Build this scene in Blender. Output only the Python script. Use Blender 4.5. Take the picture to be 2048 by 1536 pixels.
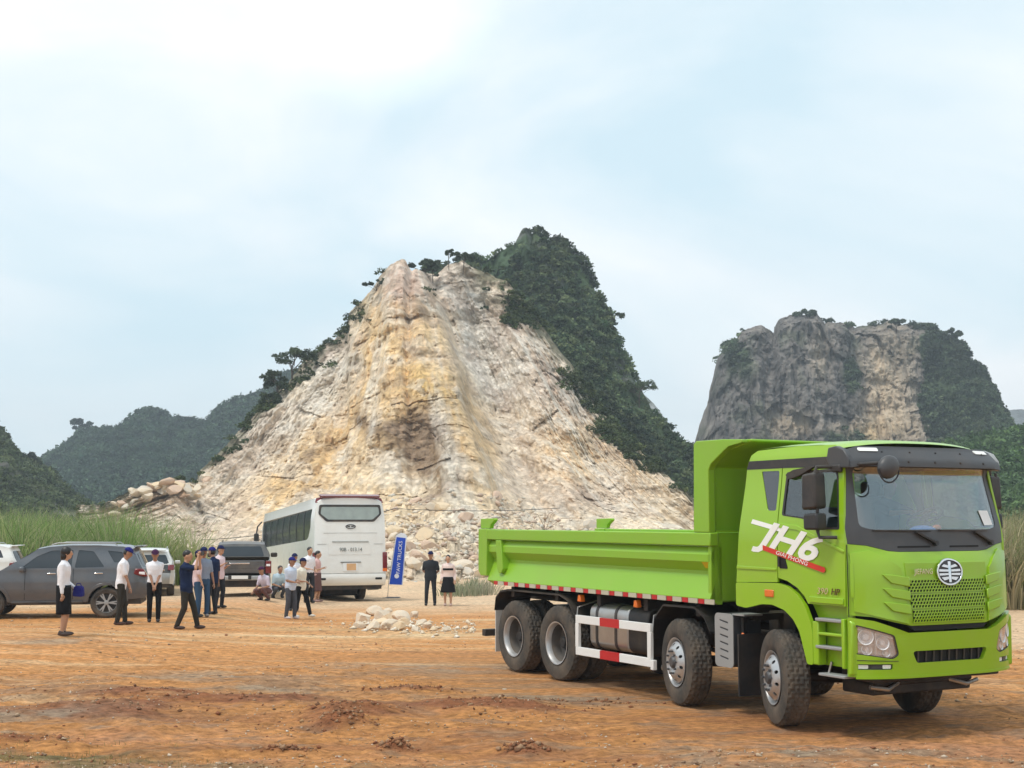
import bpy, bmesh, math, random
import numpy as np
from math import sin, cos, pi, radians, atan2, sqrt
from mathutils import Vector, Matrix
from mathutils.geometry import tessellate_polygon

for _o in list(bpy.data.objects):
    bpy.data.objects.remove(_o, do_unlink=True)
random.seed(7)
SC = bpy.context.scene
COL = SC.collection

# ------------------------------------------------------------------ camera
FOC, PITCH, CAMH = 2729.0, 0.098, 2.412          # focal length in photo pixels (2048 wide), pitch up, height
cam_d = bpy.data.cameras.new('camera')
cam_d.sensor_width = 36.0
cam_d.lens = FOC / 2048 * 36.0
cam_d.clip_start = 0.2
cam_d.clip_end = 9000
cam = bpy.data.objects.new('camera', cam_d)
cam.location = (0, 0, CAMH)
cam.rotation_euler = (pi / 2 + PITCH, 0, 0)
COL.objects.link(cam)
SC.camera = cam

# ------------------------------------------------------------------ world and sun
SUN_EL, SUN_AZ = radians(64), radians(-124)       # azimuth from +Y clockwise; behind the camera, to the left
world = bpy.data.worlds.new('World')
SC.world = world
world.use_nodes = True
wn, wl = world.node_tree.nodes, world.node_tree.links
wn.clear()
w_out = wn.new('ShaderNodeOutputWorld')
w_bg = wn.new('ShaderNodeBackground'); w_bg.inputs['Strength'].default_value = 0.080
sky = wn.new('ShaderNodeTexSky'); sky.sky_type = 'NISHITA'; sky.sun_disc = False
sky.sun_elevation = SUN_EL; sky.sun_rotation = SUN_AZ
sky.air_density = 1.0; sky.dust_density = 1.5; sky.ozone_density = 1.0
w_tc = wn.new('ShaderNodeTexCoord')
w_map = wn.new('ShaderNodeMapping'); w_map.inputs['Scale'].default_value = (1.0, 1.0, 2.2)
w_map.inputs['Location'].default_value = (0.35, 0.1, 0.0)
w_n1 = wn.new('ShaderNodeTexNoise'); w_n1.inputs['Scale'].default_value = 2.3
w_n1.inputs['Detail'].default_value = 7; w_n1.inputs['Roughness'].default_value = 0.5
w_n1.inputs['Distortion'].default_value = 0.5
w_r1 = wn.new('ShaderNodeValToRGB')
w_r1.color_ramp.elements[0].position = 0.36; w_r1.color_ramp.elements[0].color = (0.12, 0.12, 0.12, 1)
w_r1.color_ramp.elements[1].position = 0.60; w_r1.color_ramp.elements[1].color = (0.98, 0.98, 0.98, 1)
w_n2 = wn.new('ShaderNodeTexNoise'); w_n2.inputs['Scale'].default_value = 4.6
w_n2.inputs['Detail'].default_value = 6; w_n2.inputs['Roughness'].default_value = 0.55
w_r2 = wn.new('ShaderNodeValToRGB')
w_r2.color_ramp.elements[0].position = 0.36; w_r2.color_ramp.elements[0].color = (8.3, 8.9, 9.3, 1)
w_r2.color_ramp.elements[1].position = 0.66; w_r2.color_ramp.elements[1].color = (9.3, 9.6, 9.75, 1)
w_mix = wn.new('ShaderNodeMix'); w_mix.data_type = 'RGBA'
w_pale = wn.new('ShaderNodeMix'); w_pale.data_type = 'RGBA'; w_pale.inputs['Factor'].default_value = 0.86
w_pale.inputs[7].default_value = (6.3, 8.2, 9.1, 1)
wl.new(w_tc.outputs['Generated'], w_map.inputs['Vector'])
wl.new(w_map.outputs['Vector'], w_n1.inputs['Vector']); wl.new(w_map.outputs['Vector'], w_n2.inputs['Vector'])
wl.new(w_n1.outputs['Fac'], w_r1.inputs['Fac']); wl.new(w_n2.outputs['Fac'], w_r2.inputs['Fac'])
wl.new(sky.outputs['Color'], w_pale.inputs[6])
wl.new(w_r1.outputs['Color'], w_mix.inputs['Factor'])
wl.new(w_pale.outputs[2], w_mix.inputs[6]); wl.new(w_r2.outputs['Color'], w_mix.inputs[7])
# the thin bright spot in the cloud cover
w_dot = wn.new('ShaderNodeVectorMath'); w_dot.operation = 'DOT_PRODUCT'
_g = Vector((-0.104, 1.0, 0.405)).normalized(); w_dot.inputs[1].default_value = _g
w_nrm = wn.new('ShaderNodeVectorMath'); w_nrm.operation = 'NORMALIZE'
wl.new(w_tc.outputs['Generated'], w_nrm.inputs[0]); wl.new(w_nrm.outputs[0], w_dot.inputs[0])
w_mr = wn.new('ShaderNodeMapRange'); w_mr.interpolation_type = 'SMOOTHERSTEP'
w_mr.inputs['From Min'].default_value = 0.9945; w_mr.inputs['From Max'].default_value = 1.0
w_mr.inputs['To Min'].default_value = 0.0; w_mr.inputs['To Max'].default_value = 1.5
wl.new(w_dot.outputs['Value'], w_mr.inputs['Value'])
w_add = wn.new('ShaderNodeMix'); w_add.data_type = 'RGBA'; w_add.blend_type = 'ADD'; w_add.inputs['Factor'].default_value = 1
wl.new(w_mix.outputs[2], w_add.inputs[6]); wl.new(w_mr.outputs['Result'], w_add.inputs[7])
wl.new(w_add.outputs[2], w_bg.inputs['Color']); wl.new(w_bg.outputs['Background'], w_out.inputs['Surface'])

sun_d = bpy.data.lights.new('sun', 'SUN'); sun_d.energy = 1.5; sun_d.angle = radians(14)
sun_d.color = (1.0, 0.95, 0.87)
sun = bpy.data.objects.new('sun', sun_d); COL.objects.link(sun)
_sv = Vector((sin(SUN_AZ) * cos(SUN_EL), cos(SUN_AZ) * cos(SUN_EL), sin(SUN_EL)))
sun.rotation_euler = _sv.to_track_quat('Z', 'Y').to_euler()
sun.location = _sv * 60
SC.view_settings.view_transform = 'Standard'; SC.view_settings.look = 'None'
SC.view_settings.exposure = 0.55; SC.view_settings.gamma = 1.0
SC.view_settings.use_curve_mapping = False
SC.render.engine = 'CYCLES'
SC.cycles.max_bounces = 7; SC.cycles.diffuse_bounces = 3; SC.cycles.glossy_bounces = 3
SC.cycles.transparent_max_bounces = 14; SC.cycles.volume_bounces = 0
SC.cycles.use_denoising = True
SC.cycles.volume_step_rate = 4
HAZE = 0.0006

# ------------------------------------------------------------------ numpy noise
def _hash(ix, iy, iz, seed):
    h = (ix.astype(np.int64) * 374761393 + iy.astype(np.int64) * 668265263 + iz.astype(np.int64) * 2147483647 + seed * 974634777) & 0xffffffff
    h = ((h ^ (h >> 13)) * 1274126177) & 0xffffffff
    h = ((h ^ (h >> 16)) * 2246822519) & 0xffffffff
    return ((h ^ (h >> 15)) & 0xffffff) / float(0xffffff)
def vn(x, y, z=None, seed=0):
    x = np.asarray(x, float); y = np.asarray(y, float); z = np.zeros_like(x) if z is None else np.asarray(z, float)
    ix, iy, iz = np.floor(x), np.floor(y), np.floor(z)
    fx, fy, fz = x - ix, y - iy, z - iz
    ux, uy, uz = fx * fx * (3 - 2 * fx), fy * fy * (3 - 2 * fy), fz * fz * (3 - 2 * fz)
    r = 0
    for dx in (0, 1):
        for dy in (0, 1):
            for dz in (0, 1):
                w = (ux if dx else 1 - ux) * (uy if dy else 1 - uy) * (uz if dz else 1 - uz)
                r = r + w * _hash(ix + dx, iy + dy, iz + dz, seed)
    return r * 2 - 1
def fbm(x, y, z=None, oct=5, seed=0, rough=0.5, ridged=False):
    s = 0; a = 1; t = 0
    z = np.zeros_like(np.asarray(x, float)) if z is None else z
    for i in range(oct):
        n = vn(x * 2 ** i + i * 7.3, y * 2 ** i - i * 3.1, z * 2 ** i + i * 1.7, seed + i)
        if ridged: n = 1 - 2 * np.abs(n)
        s = s + a * n; t += a; a *= rough
    return s / t
def worley(x, y, z, seed=0):
    ix, iy, iz = np.floor(x), np.floor(y), np.floor(z)
    d1 = np.full(x.shape, 9.0); idv = np.zeros(x.shape)
    for dx in (-1, 0, 1):
        for dy in (-1, 0, 1):
            for dz in (-1, 0, 1):
                jx, jy, jz = ix + dx, iy + dy, iz + dz
                px = jx + _hash(jx, jy, jz, seed); py = jy + _hash(jx, jy, jz, seed + 11); pz = jz + _hash(jx, jy, jz, seed + 23)
                d = (px - x) ** 2 + (py - y) ** 2 + (pz - z) ** 2
                m = d < d1
                d1 = np.where(m, d, d1); idv = np.where(m, _hash(jx, jy, jz, seed + 37), idv)
    return np.sqrt(d1), idv
def sstep(a, b, x):
    t = np.clip((np.asarray(x, float) - a) / (b - a), 0, 1); return t * t * (3 - 2 * t)

# ------------------------------------------------------------------ camera rays (to stand things where the photo has them)
def ray(px, py):
    cx = (np.asarray(px, float) - 1024) / FOC; cz = -(np.asarray(py, float) - 768) / FOC
    return cx, cos(PITCH) - cz * sin(PITCH), sin(PITCH) + cz * cos(PITCH)
def gh0(x, y):
    """broad lie of the land"""
    x = np.asarray(x, float); y = np.asarray(y, float)
    h = 0.22 * np.exp(-((x + 9.6) / 3.6) ** 2 - ((y - 26.5) / 3.2) ** 2)
    h = h - 0.30 * sstep(30.5, 37.5, y) * sstep(-8.2, -5.4, x) * (1 - sstep(3, 9, x))
    h = h - 0.40 * sstep(44, 57, y) * sstep(-16, -8, x) * (1 - sstep(-4, 2, x))
    h = h - 0.22 * np.exp(-((x + 12.6) / 3.5) ** 2 - ((y - 47.5) / 4.5) ** 2)
    return h
def truckmask(x, y):
    d = (x - 1.6) * 0.474 - (y - 20.5) * 0.88; w = (x - 1.6) * 0.88 + (y - 20.5) * 0.474
    return np.exp(-(np.maximum(np.abs(d) - 4.6, 0) / 0.8) ** 2 - (np.maximum(np.abs(w) - 1.6, 0) / 0.8) ** 2)
# mounds and hollows of the churned foreground: x, y, rx, ry, height
MOUNDS = [(-4.9, 19.0, .8, .35, .10), (-3.9, 18.2, 1.3, .40, .13), (-1.95, 17.0, .55, .45, .20), (-2.0, 16.3, .3, .25, .16), (-.25, 17.6, 1.1, .45, .14),
          (-5.2, 17.3, 1.2, .5, .18), (-1.2, 14.6, .13, .12, .12), (0.15, 14.4, .22, .15, .09), (-2.35, 14.3, .28, .16, .08), (-5.6, 14.9, .8, .4, .07),
          (-1.5, 19.4, .6, .2, .06), (.9, 18.2, .9, .3, .07), (-4.2, 15.6, .4, .2, .05), (-.9, 16.2, .8, .3, .05), (2.2, 14.2, 1.2, .35, .05),
          (-6.3, 19.5, .8, .3, .10), (-3.0, 20.3, 1.2, .3, .05), (-7.3, 24.6, .9, .3, .06)]
def gh(x, y, fine=False):
    x = np.asarray(x, float); y = np.asarray(y, float)
    h = gh0(x, y)
    tm = 1 - truckmask(x, y)
    near = (1 - sstep(24, 40, y)) * tm
    for mx, my, rx, ry, mh in MOUNDS:
        h = h + mh * np.exp(-((x - mx) / rx) ** 2 - ((y - my) / ry) ** 2) * tm
    h = h + 0.05 * fbm(x * 0.35, y * 0.8, oct=3, seed=5) * near
    if fine:
        d = np.hypot(x, y)
        k = (1 - sstep(16, 30, d)) * tm + 0.15
        h = h + (0.085 * fbm(x * 1.1, y * 2.4, oct=6, seed=9, rough=.62) + 0.07 * np.maximum(fbm(x * 3.5, y * 5.5, oct=4, seed=19, rough=.65), 0)) * np.clip(k, 0, 1)
        h = h - 0.03 * sstep(0.1, .7, fbm(x * 0.8 + y * .3, y * 3.5, oct=2, seed=44)) * tm
    return h
def at(px, py, dz=0.0):
    """ground point seen at a photo pixel"""
    rx, ry, rz = ray(px, py)
    t = -CAMH / rz
    for _ in range(12):
        t = (float(gh(rx * t, ry * t)) + dz - CAMH) / rz
    return Vector((rx * t, ry * t, float(gh(rx * t, ry * t))))
def on(x, y): return Vector((x, y, float(gh(x, y))))
def depth_point(px, py, D):
    rx, ry, rz = ray(px, py); return Vector((rx / ry * D, D, CAMH + rz / ry * D))

# ------------------------------------------------------------------ materials
MATS = {}
def _tree(name):
    m = bpy.data.materials.new(name); m.use_nodes = True
    nt = m.node_tree; b = nt.nodes['Principled BSDF']
    return m, nt, b
def mat(name, col, rough=0.5, metal=0.0, var=0.12, scale=6.0, bump=0.0, bscale=40.0, coat=0.0, dust=0.0, dustcol=(0.42, 0.29, 0.17), spec=0.5):
    """painted / plain material: colour with fine variation, optional dust film and fine relief"""
    if name in MATS: return MATS[name]
    m, nt, b = _tree(name); N, L = nt.nodes, nt.links
    tc = N.new('ShaderNodeTexCoord')
    nz = N.new('ShaderNodeTexNoise'); nz.inputs['Scale'].default_value = scale; nz.inputs['Detail'].default_value = 6
    L.new(tc.outputs['Object'], nz.inputs['Vector'])
    mx = N.new('ShaderNodeMix'); mx.data_type = 'RGBA'
    mx.inputs[6].default_value = tuple(c * (1 - var) for c in col) + (1,)
    mx.inputs[7].default_value = tuple(min(1, c * (1 + var)) for c in col) + (1,)
    L.new(nz.outputs['Fac'], mx.inputs['Factor'])
    out = mx.outputs[2]
    rv = rough
    if dust > 0:
        n2 = N.new('ShaderNodeTexNoise'); n2.inputs['Scale'].default_value = 2.2; n2.inputs['Detail'].default_value = 9; n2.inputs['Roughness'].default_value = .65
        L.new(tc.outputs['Object'], n2.inputs['Vector'])
        rp = N.new('ShaderNodeMapRange'); rp.inputs['From Min'].default_value = .42; rp.inputs['From Max'].default_value = .75
        rp.inputs['To Max'].default_value = dust; L.new(n2.outputs['Fac'], rp.inputs['Value'])
        m2 = N.new('ShaderNodeMix'); m2.data_type = 'RGBA'; m2.inputs[7].default_value = dustcol + (1,)
        L.new(rp.outputs['Result'], m2.inputs['Factor']); L.new(out, m2.inputs[6]); out = m2.outputs[2]
        mr = N.new('ShaderNodeMapRange'); mr.inputs['To Min'].default_value = rough; mr.inputs['To Max'].default_value = min(1, rough + .45)
        L.new(rp.outputs['Result'], mr.inputs['Value']); L.new(mr.outputs['Result'], b.inputs['Roughness'])
    else:
        b.inputs['Roughness'].default_value = rough
    L.new(out, b.inputs['Base Color'])
    b.inputs['Metallic'].default_value = metal
    b.inputs['Specular IOR Level'].default_value = spec
    if coat: b.inputs['Coat Weight'].default_value = coat; b.inputs['Coat Roughness'].default_value = 0.06
    if bump:
        n3 = N.new('ShaderNodeTexNoise'); n3.inputs['Scale'].default_value = bscale; n3.inputs['Detail'].default_value = 5
        L.new(tc.outputs['Object'], n3.inputs['Vector'])
        bp = N.new('ShaderNodeBump'); bp.inputs['Strength'].default_value = bump; bp.inputs['Distance'].default_value = 0.02
        L.new(n3.outputs['Fac'], bp.inputs['Height']); L.new(bp.outputs['Normal'], b.inputs['Normal'])
    MATS[name] = m
    return m
def glass(name, tint, refl=0.08, clear=0.75):
    """thin window glass: part of the light passes, a fresnel reflection on top"""
    if name in MATS: return MATS[name]
    m = bpy.data.materials.new(name); m.use_nodes = True
    N, L = m.node_tree.nodes, m.node_tree.links; N.clear()
    o = N.new('ShaderNodeOutputMaterial'); tr = N.new('ShaderNodeBsdfTransparent'); gl = N.new('ShaderNodeBsdfGlossy')
    tr.inputs['Color'].default_value = tuple(t * clear for t in tint) + (1,)
    gl.inputs['Roughness'].default_value = 0.03; gl.inputs['Color'].default_value = (.95, .97, 1, 1)
    fr = N.new('ShaderNodeFresnel'); geo = N.new('ShaderNodeNewGeometry'); ir = N.new('ShaderNodeMapRange')   # same reflection on both faces of the thin pane
    ir.inputs['To Min'].default_value = 1.5; ir.inputs['To Max'].default_value = 1 / 1.5
    L.new(geo.outputs['Backfacing'], ir.inputs['Value']); L.new(ir.outputs['Result'], fr.inputs['IOR'])
    ad = N.new('ShaderNodeMath'); ad.operation = 'ADD'; ad.use_clamp = True; ad.inputs[1].default_value = refl
    mx = N.new('ShaderNodeMixShader')
    L.new(fr.outputs[0], ad.inputs[0]); L.new(ad.outputs[0], mx.inputs[0]); L.new(tr.outputs[0], mx.inputs[1]); L.new(gl.outputs[0], mx.inputs[2])
    L.new(mx.outputs[0], o.inputs['Surface'])
    MATS[name] = m
    return m
def attr_mat(name, rough=0.9, bump=0.3, bscale=1.2, detail=8, var=0.25, vscale=0.6, translucent=0.0, rnd=0.0, crack=0.0, bdist=0.5, stretch=(1, 1, 1)):
    """colour from the mesh's own colour attribute (the thing's real colour), with grain and relief added"""
    m, nt, b = _tree(name); N, L = nt.nodes, nt.links
    at_ = N.new('ShaderNodeAttribute'); at_.attribute_name = 'Col'
    tc = N.new('ShaderNodeTexCoord')
    mp = N.new('ShaderNodeMapping'); mp.inputs['Scale'].default_value = stretch
    L.new(tc.outputs['Object'], mp.inputs['Vector'])
    b.inputs['Roughness'].default_value = rough; b.inputs['Specular IOR Level'].default_value = 0.2
    out = at_.outputs['Color']
    if var:
        nz = N.new('ShaderNodeTexNoise'); nz.inputs['Scale'].default_value = vscale; nz.inputs['Detail'].default_value = detail; nz.inputs['Roughness'].default_value = .65
        L.new(mp.outputs['Vector'], nz.inputs['Vector'])
        mr = N.new('ShaderNodeMapRange'); mr.inputs['From Min'].default_value = .3; mr.inputs['From Max'].default_value = .7
        mr.inputs['To Min'].default_value = 1 - var; mr.inputs['To Max'].default_value = 1 + var
        L.new(nz.outputs['Fac'], mr.inputs['Value'])
        mm = N.new('ShaderNodeVectorMath'); mm.operation = 'SCALE'; L.new(out, mm.inputs[0]); L.new(mr.outputs['Result'], mm.inputs['Scale']); out = mm.outputs[0]
    L.new(out, b.inputs['Base Color'])
    if bump:
        n3 = N.new('ShaderNodeTexNoise'); n3.inputs['Scale'].default_value = bscale; n3.inputs['Detail'].default_value = detail; n3.inputs['Roughness'].default_value = .7
        L.new(mp.outputs['Vector'], n3.inputs['Vector'])
        h = n3.outputs['Fac']
        if crack:
            vo = N.new('ShaderNodeTexVoronoi'); vo.feature = 'DISTANCE_TO_EDGE'; vo.inputs['Scale'].default_value = bscale * .8
            ms = N.new('ShaderNodeVectorMath'); ms.operation = 'MULTIPLY_ADD'; ms.inputs[1].default_value = (1.5, 1.5, 1.5)
            L.new(n3.outputs['Color'], ms.inputs[0]); L.new(mp.outputs['Vector'], ms.inputs[2])
            L.new(ms.outputs[0], vo.inputs['Vector'])
            ma = N.new('ShaderNodeMapRange'); ma.inputs['From Max'].default_value = .12; ma.inputs['To Max'].default_value = crack
            L.new(vo.outputs['Distance'], ma.inputs['Value'])
            ad = N.new('ShaderNodeMath'); ad.operation = 'ADD'; L.new(h, ad.inputs[0]); L.new(ma.outputs['Result'], ad.inputs[1]); h = ad.outputs[0]
        bp = N.new('ShaderNodeBump'); bp.inputs['Strength'].default_value = bump; bp.inputs['Distance'].default_value = bdist
        L.new(h, bp.inputs['Height']); L.new(bp.outputs['Normal'], b.inputs['Normal'])
    if translucent:
        tl = N.new('ShaderNodeBsdfTranslucent'); L.new(out, tl.inputs['Color'])
        mx = N.new('ShaderNodeMixShader'); mx.inputs[0].default_value = translucent
        o = [n for n in N if n.type == 'OUTPUT_MATERIAL'][0]
        L.new(b.outputs[0], mx.inputs[1]); L.new(tl.outputs[0], mx.inputs[2]); L.new(mx.outputs[0], o.inputs['Surface'])
    return m

# ------------------------------------------------------------------ object helpers
def tag(o, label=None, cat=None, group=None, kind=None):
    if label: o['label'] = label
    if cat: o['category'] = cat
    if group: o['group'] = group
    if kind: o['kind'] = kind
    return o
def link(name, me, m=None, parent=None, smooth=35, bevel=0, segs=2, loc=None, rot=None):
    o = bpy.data.objects.new(name, me)
    if m is not None:
        for x in (m if isinstance(m, (list, tuple)) else [m]): me.materials.append(x)
    if smooth and len(me.polygons):
        me.polygons.foreach_set('use_smooth', [True] * len(me.polygons))
        if smooth < 180: me.set_sharp_from_angle(angle=radians(smooth))
    COL.objects.link(o)
    if parent: o.parent = parent
    if loc is not None: o.location = loc
    if rot is not None: o.rotation_euler = rot
    if bevel:
        b = o.modifiers.new('bevel', 'BEVEL'); b.width = bevel; b.segments = segs; b.limit_method = 'ANGLE'; b.angle_limit = radians(40)
    return o
def empty(name, loc, rz=0.0, rx=0.0, ry=0.0):
    o = bpy.data.objects.new(name, None); o.empty_display_size = .3
    COL.objects.link(o); o.location = loc; o.rotation_euler = (rx, ry, rz)
    return o
def copy_tree(o, parent=None):
    c = o.copy(); COL.objects.link(c)
    if parent: c.parent = parent
    for ch in list(o.children): copy_tree(ch, c)
    return c
def npmesh(name, V, F, col=None):
    me = bpy.data.meshes.new(name)
    V = np.ascontiguousarray(V, np.float32); F = np.ascontiguousarray(F, np.int32); k = F.shape[1]
    me.vertices.add(len(V)); me.vertices.foreach_set('co', V.ravel())
    me.loops.add(F.size); me.loops.foreach_set('vertex_index', F.ravel())
    me.polygons.add(len(F)); me.polygons.foreach_set('loop_start', np.arange(0, F.size, k, dtype=np.int32))
    me.update(calc_edges=True)
    if col is not None:
        a = me.color_attributes.new('Col', 'FLOAT_COLOR', 'POINT')
        c = np.ones((len(V), 4), np.float32); c[:, :3] = col; a.data.foreach_set('color', c.ravel())
    return me
class MB:
    """collects simple shapes into one mesh"""
    def __init__(s): s.v = []; s.f = []
    def add(s, V, F):
        n = len(s.v); s.v += [tuple(p) for p in V]; s.f += [tuple(i + n for i in f) for f in F]; return s
    def box(s, c, d, R=None):
        x, y, z = d[0] / 2, d[1] / 2, d[2] / 2
        P = [Vector(p) for p in ((-x, -y, -z), (x, -y, -z), (x, y, -z), (-x, y, -z), (-x, -y, z), (x, -y, z), (x, y, z), (-x, y, z))]
        if R is not None: P = [R @ p for p in P]
        return s.add([p + Vector(c) for p in P], [(0, 3, 2, 1), (4, 5, 6, 7), (0, 1, 5, 4), (1, 2, 6, 5), (2, 3, 7, 6), (3, 0, 4, 7)])
    def bar(s, a, b, w, h, up=(0, 0, 1)):
        a = Vector(a); b = Vector(b); d = (b - a); L = d.length; d.normalize(); u = Vector(up)
        if abs(d.dot(u)) > .98: u = Vector((1, 0, 0))
        y = u.cross(d).normalized(); z = d.cross(y)
        R = Matrix((d, y, z)).transposed()
        return s.box((a + b) / 2, (L, w, h), R)
    def prism(s, prof, ax, lo, hi):
        """profile polygon in the two other axes, extruded along axis ax"""
        n = len(prof); P = []
        for t in (lo, hi):
            for a, b in prof:
                P.append({0: (t, a, b), 1: (a, t, b), 2: (a, b, t)}[ax])
        F = [tuple(range(n))[::-1], tuple(range(n, 2 * n))] + [(i, (i + 1) % n, n + (i + 1) % n, n + i) for i in range(n)]
        return s.add(P, F)
    def sweep(s, pts, rads, n=10, cap=True, flat=1.0, up=(0, 0, 1)):
        P = [Vector(p) for p in pts]
        if not hasattr(rads, '__len__'): rads = [rads] * len(P)
        V = []; F = []; X = None
        for i, p in enumerate(P):
            d = (P[min(i + 1, len(P) - 1)] - P[max(i - 1, 0)]).normalized()
            if X is None:
                u = Vector(up) if abs(d.dot(Vector(up))) < .95 else Vector((1, 0, 0)); X = u.cross(d).normalized()
            else:
                X = (X - d * X.dot(d)).normalized()
            Y = d.cross(X)
            for k in range(n):
                a = 2 * pi * k / n; V.append(p + X * cos(a) * rads[i] + Y * sin(a) * rads[i] * flat)
        for i in range(len(P) - 1):
            for k in range(n):
                a, b = i * n + k, i * n + (k + 1) % n; F.append((a, b, b + n, a + n))
        if cap: F += [tuple(range(n))[::-1], tuple(range((len(P) - 1) * n, len(P) * n))]
        return s.add(V, F)
    def lathe(s, prof, n=32, axis='y', c=(0, 0, 0), close=True, a0=0.0, a1=2 * pi):
        """profile (r, t) turned round an axis through c"""
        full = abs(a1 - a0 - 2 * pi) < 1e-6; m = n if full else n + 1; V = []; F = []
        for r, t in prof:
            for k in range(m):
                a = a0 + (a1 - a0) * k / n; x, z = r * cos(a), r * sin(a)
                V.append({'y': (c[0] + x, c[1] + t, c[2] + z), 'x': (c[0] + t, c[1] + x, c[2] + z), 'z': (c[0] + x, c[1] + z, c[2] + t)}[axis])
        for i in range(len(prof) - 1):
            for k in range(n if full else m - 1):
                a, b = i * m + k, i * m + (k + 1) % m; F.append((a, b, b + m, a + m))
        return s.add(V, F)
    def ball(s, c, r, n=12, m=8, R=None):
        r = (r, r, r) if not hasattr(r, '__len__') else r
        V = [];F = []
        for i in range(m + 1):
            th = pi * i / m
            for k in range(n):
                a = 2 * pi * k / n; p = Vector((r[0] * sin(th) * cos(a), r[1] * sin(th) * sin(a), r[2] * cos(th)))
                if R is not None: p = R @ p
                V.append(p + Vector(c))
        for i in range(m):
            for k in range(n):
                a, b = i * n + k, i * n + (k + 1) % n; F.append((a, a + n, b + n, b))
        return s.add(V, F)
    def mesh(s, name):
        me = bpy.data.meshes.new(name); me.from_pydata(s.v, [], s.f)
        bm = bmesh.new(); bm.from_mesh(me); bmesh.ops.remove_doubles(bm, verts=bm.verts, dist=1e-5)
        bmesh.ops.recalc_face_normals(bm, faces=bm.faces); bm.to_mesh(me); bm.free(); me.update()
        return me
    def build(s, name, m, parent=None, **k): return link(name, s.mesh(name), m, parent, **k)

def plate(name, outline, holes, mapf, t, m, parent=None, cuts_a=(), cuts_b=(), smooth=30, bevel=0, **k):
    """2D outline with holes, cut along grid lines, laid on a surface: mapf(a, b, off) -> (x, y, z); t = thickness inwards"""
    loops = [[Vector((a, b, 0)) for a, b in outline]] + [[Vector((a, b, 0)) for a, b in h] for h in holes]
    tris = tessellate_polygon(loops); pts = [p for l in loops for p in l]
    bm = bmesh.new(); vs = [bm.verts.new(p) for p in pts]
    for tr in tris:
        try: bm.faces.new([vs[i] for i in tr])
        except ValueError: pass
    for ax, cs in ((0, cuts_a), (1, cuts_b)):
        for c in cs:
            co = Vector((c, 0, 0)) if ax == 0 else Vector((0, c, 0)); no = Vector((1, 0, 0)) if ax == 0 else Vector((0, 1, 0))
            bmesh.ops.bisect_plane(bm, geom=bm.verts[:] + bm.edges[:] + bm.faces[:], plane_co=co, plane_no=no, dist=1e-5)
    bm.verts.ensure_lookup_table(); bm.verts.index_update()
    ab = [(v.co.x, v.co.y) for v in bm.verts]; F = [[v.index for v in f.verts] for f in bm.faces]
    rim = [(e.verts[0].index, e.verts[1].index) for e in bm.edges if len(e.link_faces) == 1]
    bm.free()
    V = [mapf(a, b, 0.0) for a, b in ab]; n = len(V); FF = [tuple(f) for f in F]
    if t:
        V += [mapf(a, b, -t) for a, b in ab]; FF += [tuple(i + n for i in f[::-1]) for f in F] + [(a, b, b + n, a + n) for a, b in rim]
    me = bpy.data.meshes.new(name); me.from_pydata(V, [], FF)
    bm = bmesh.new(); bm.from_mesh(me); bmesh.ops.recalc_face_normals(bm, faces=bm.faces); bm.to_mesh(me); bm.free()
    return link(name, me, m, parent, smooth=smooth, bevel=bevel, **k)
def rrect(x0, z0, x1, z1, r=.03, n=4):
    P = []
    for cx, cz, a0 in ((x1 - r, z1 - r, 0), (x0 + r, z1 - r, pi / 2), (x0 + r, z0 + r, pi), (x1 - r, z0 + r, 1.5 * pi)):
        for i in range(n + 1):
            a = a0 + pi / 2 * i / n; P.append((cx + r * cos(a), cz + r * sin(a)))
    return P
def rpoly(pts, r=.04, n=3):
    """polygon with rounded corners"""
    P = []; N = len(pts)
    for i in range(N):
        p0, p, p1 = Vector(pts[i - 1]), Vector(pts[i]), Vector(pts[(i + 1) % N])
        a = (p0 - p); b = (p1 - p); ra = min(r, a.length * .45); rb = min(r, b.length * .45)
        A = p + a.normalized() * ra; B = p + b.normalized() * rb
        for k in range(n + 1):
            t = k / n; q = A * (1 - t) ** 2 + p * 2 * t * (1 - t) + B * t * t; P.append((q.x, q.y))
    return P
def inset(poly, d):
    c = Vector((sum(p[0] for p in poly) / len(poly), sum(p[1] for p in poly) / len(poly)))
    w = max(p[0] for p in poly) - min(p[0] for p in poly); h = max(p[1] for p in poly) - min(p[1] for p in poly)
    return [(c.x + (p[0] - c.x) * (1 - 2 * d / w), c.y + (p[1] - c.y) * (1 - 2 * d / h)) for p in poly]
def bridge(name, prof, half, m, parent=None, n=8, bulge=None, inner=0.0, **k):
    """surface across the width between the two sides: prof = [(x, z)...], half(x, z) = half width, bulge(x, z, q) -> (dx, dz), q = -1..1"""
    V = []; F = []
    for x, z in prof:
        h = half(x, z)
        for i in range(n + 1):
            q = -1 + 2 * i / n; q = math.copysign(abs(q) ** .8, q)
            dx, dz = bulge(x, z, q) if bulge else (0, 0)
            V.append((x + dx, q * h, z + dz))
    for j in range(len(prof) - 1):
        for i in range(n): a = j * (n + 1) + i; F.append((a, a + 1, a + n + 2, a + n + 1))
    me = bpy.data.meshes.new(name); me.from_pydata(V, [], F); me.update()
    o = link(name, me, m, parent, **k)
    return o
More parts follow.
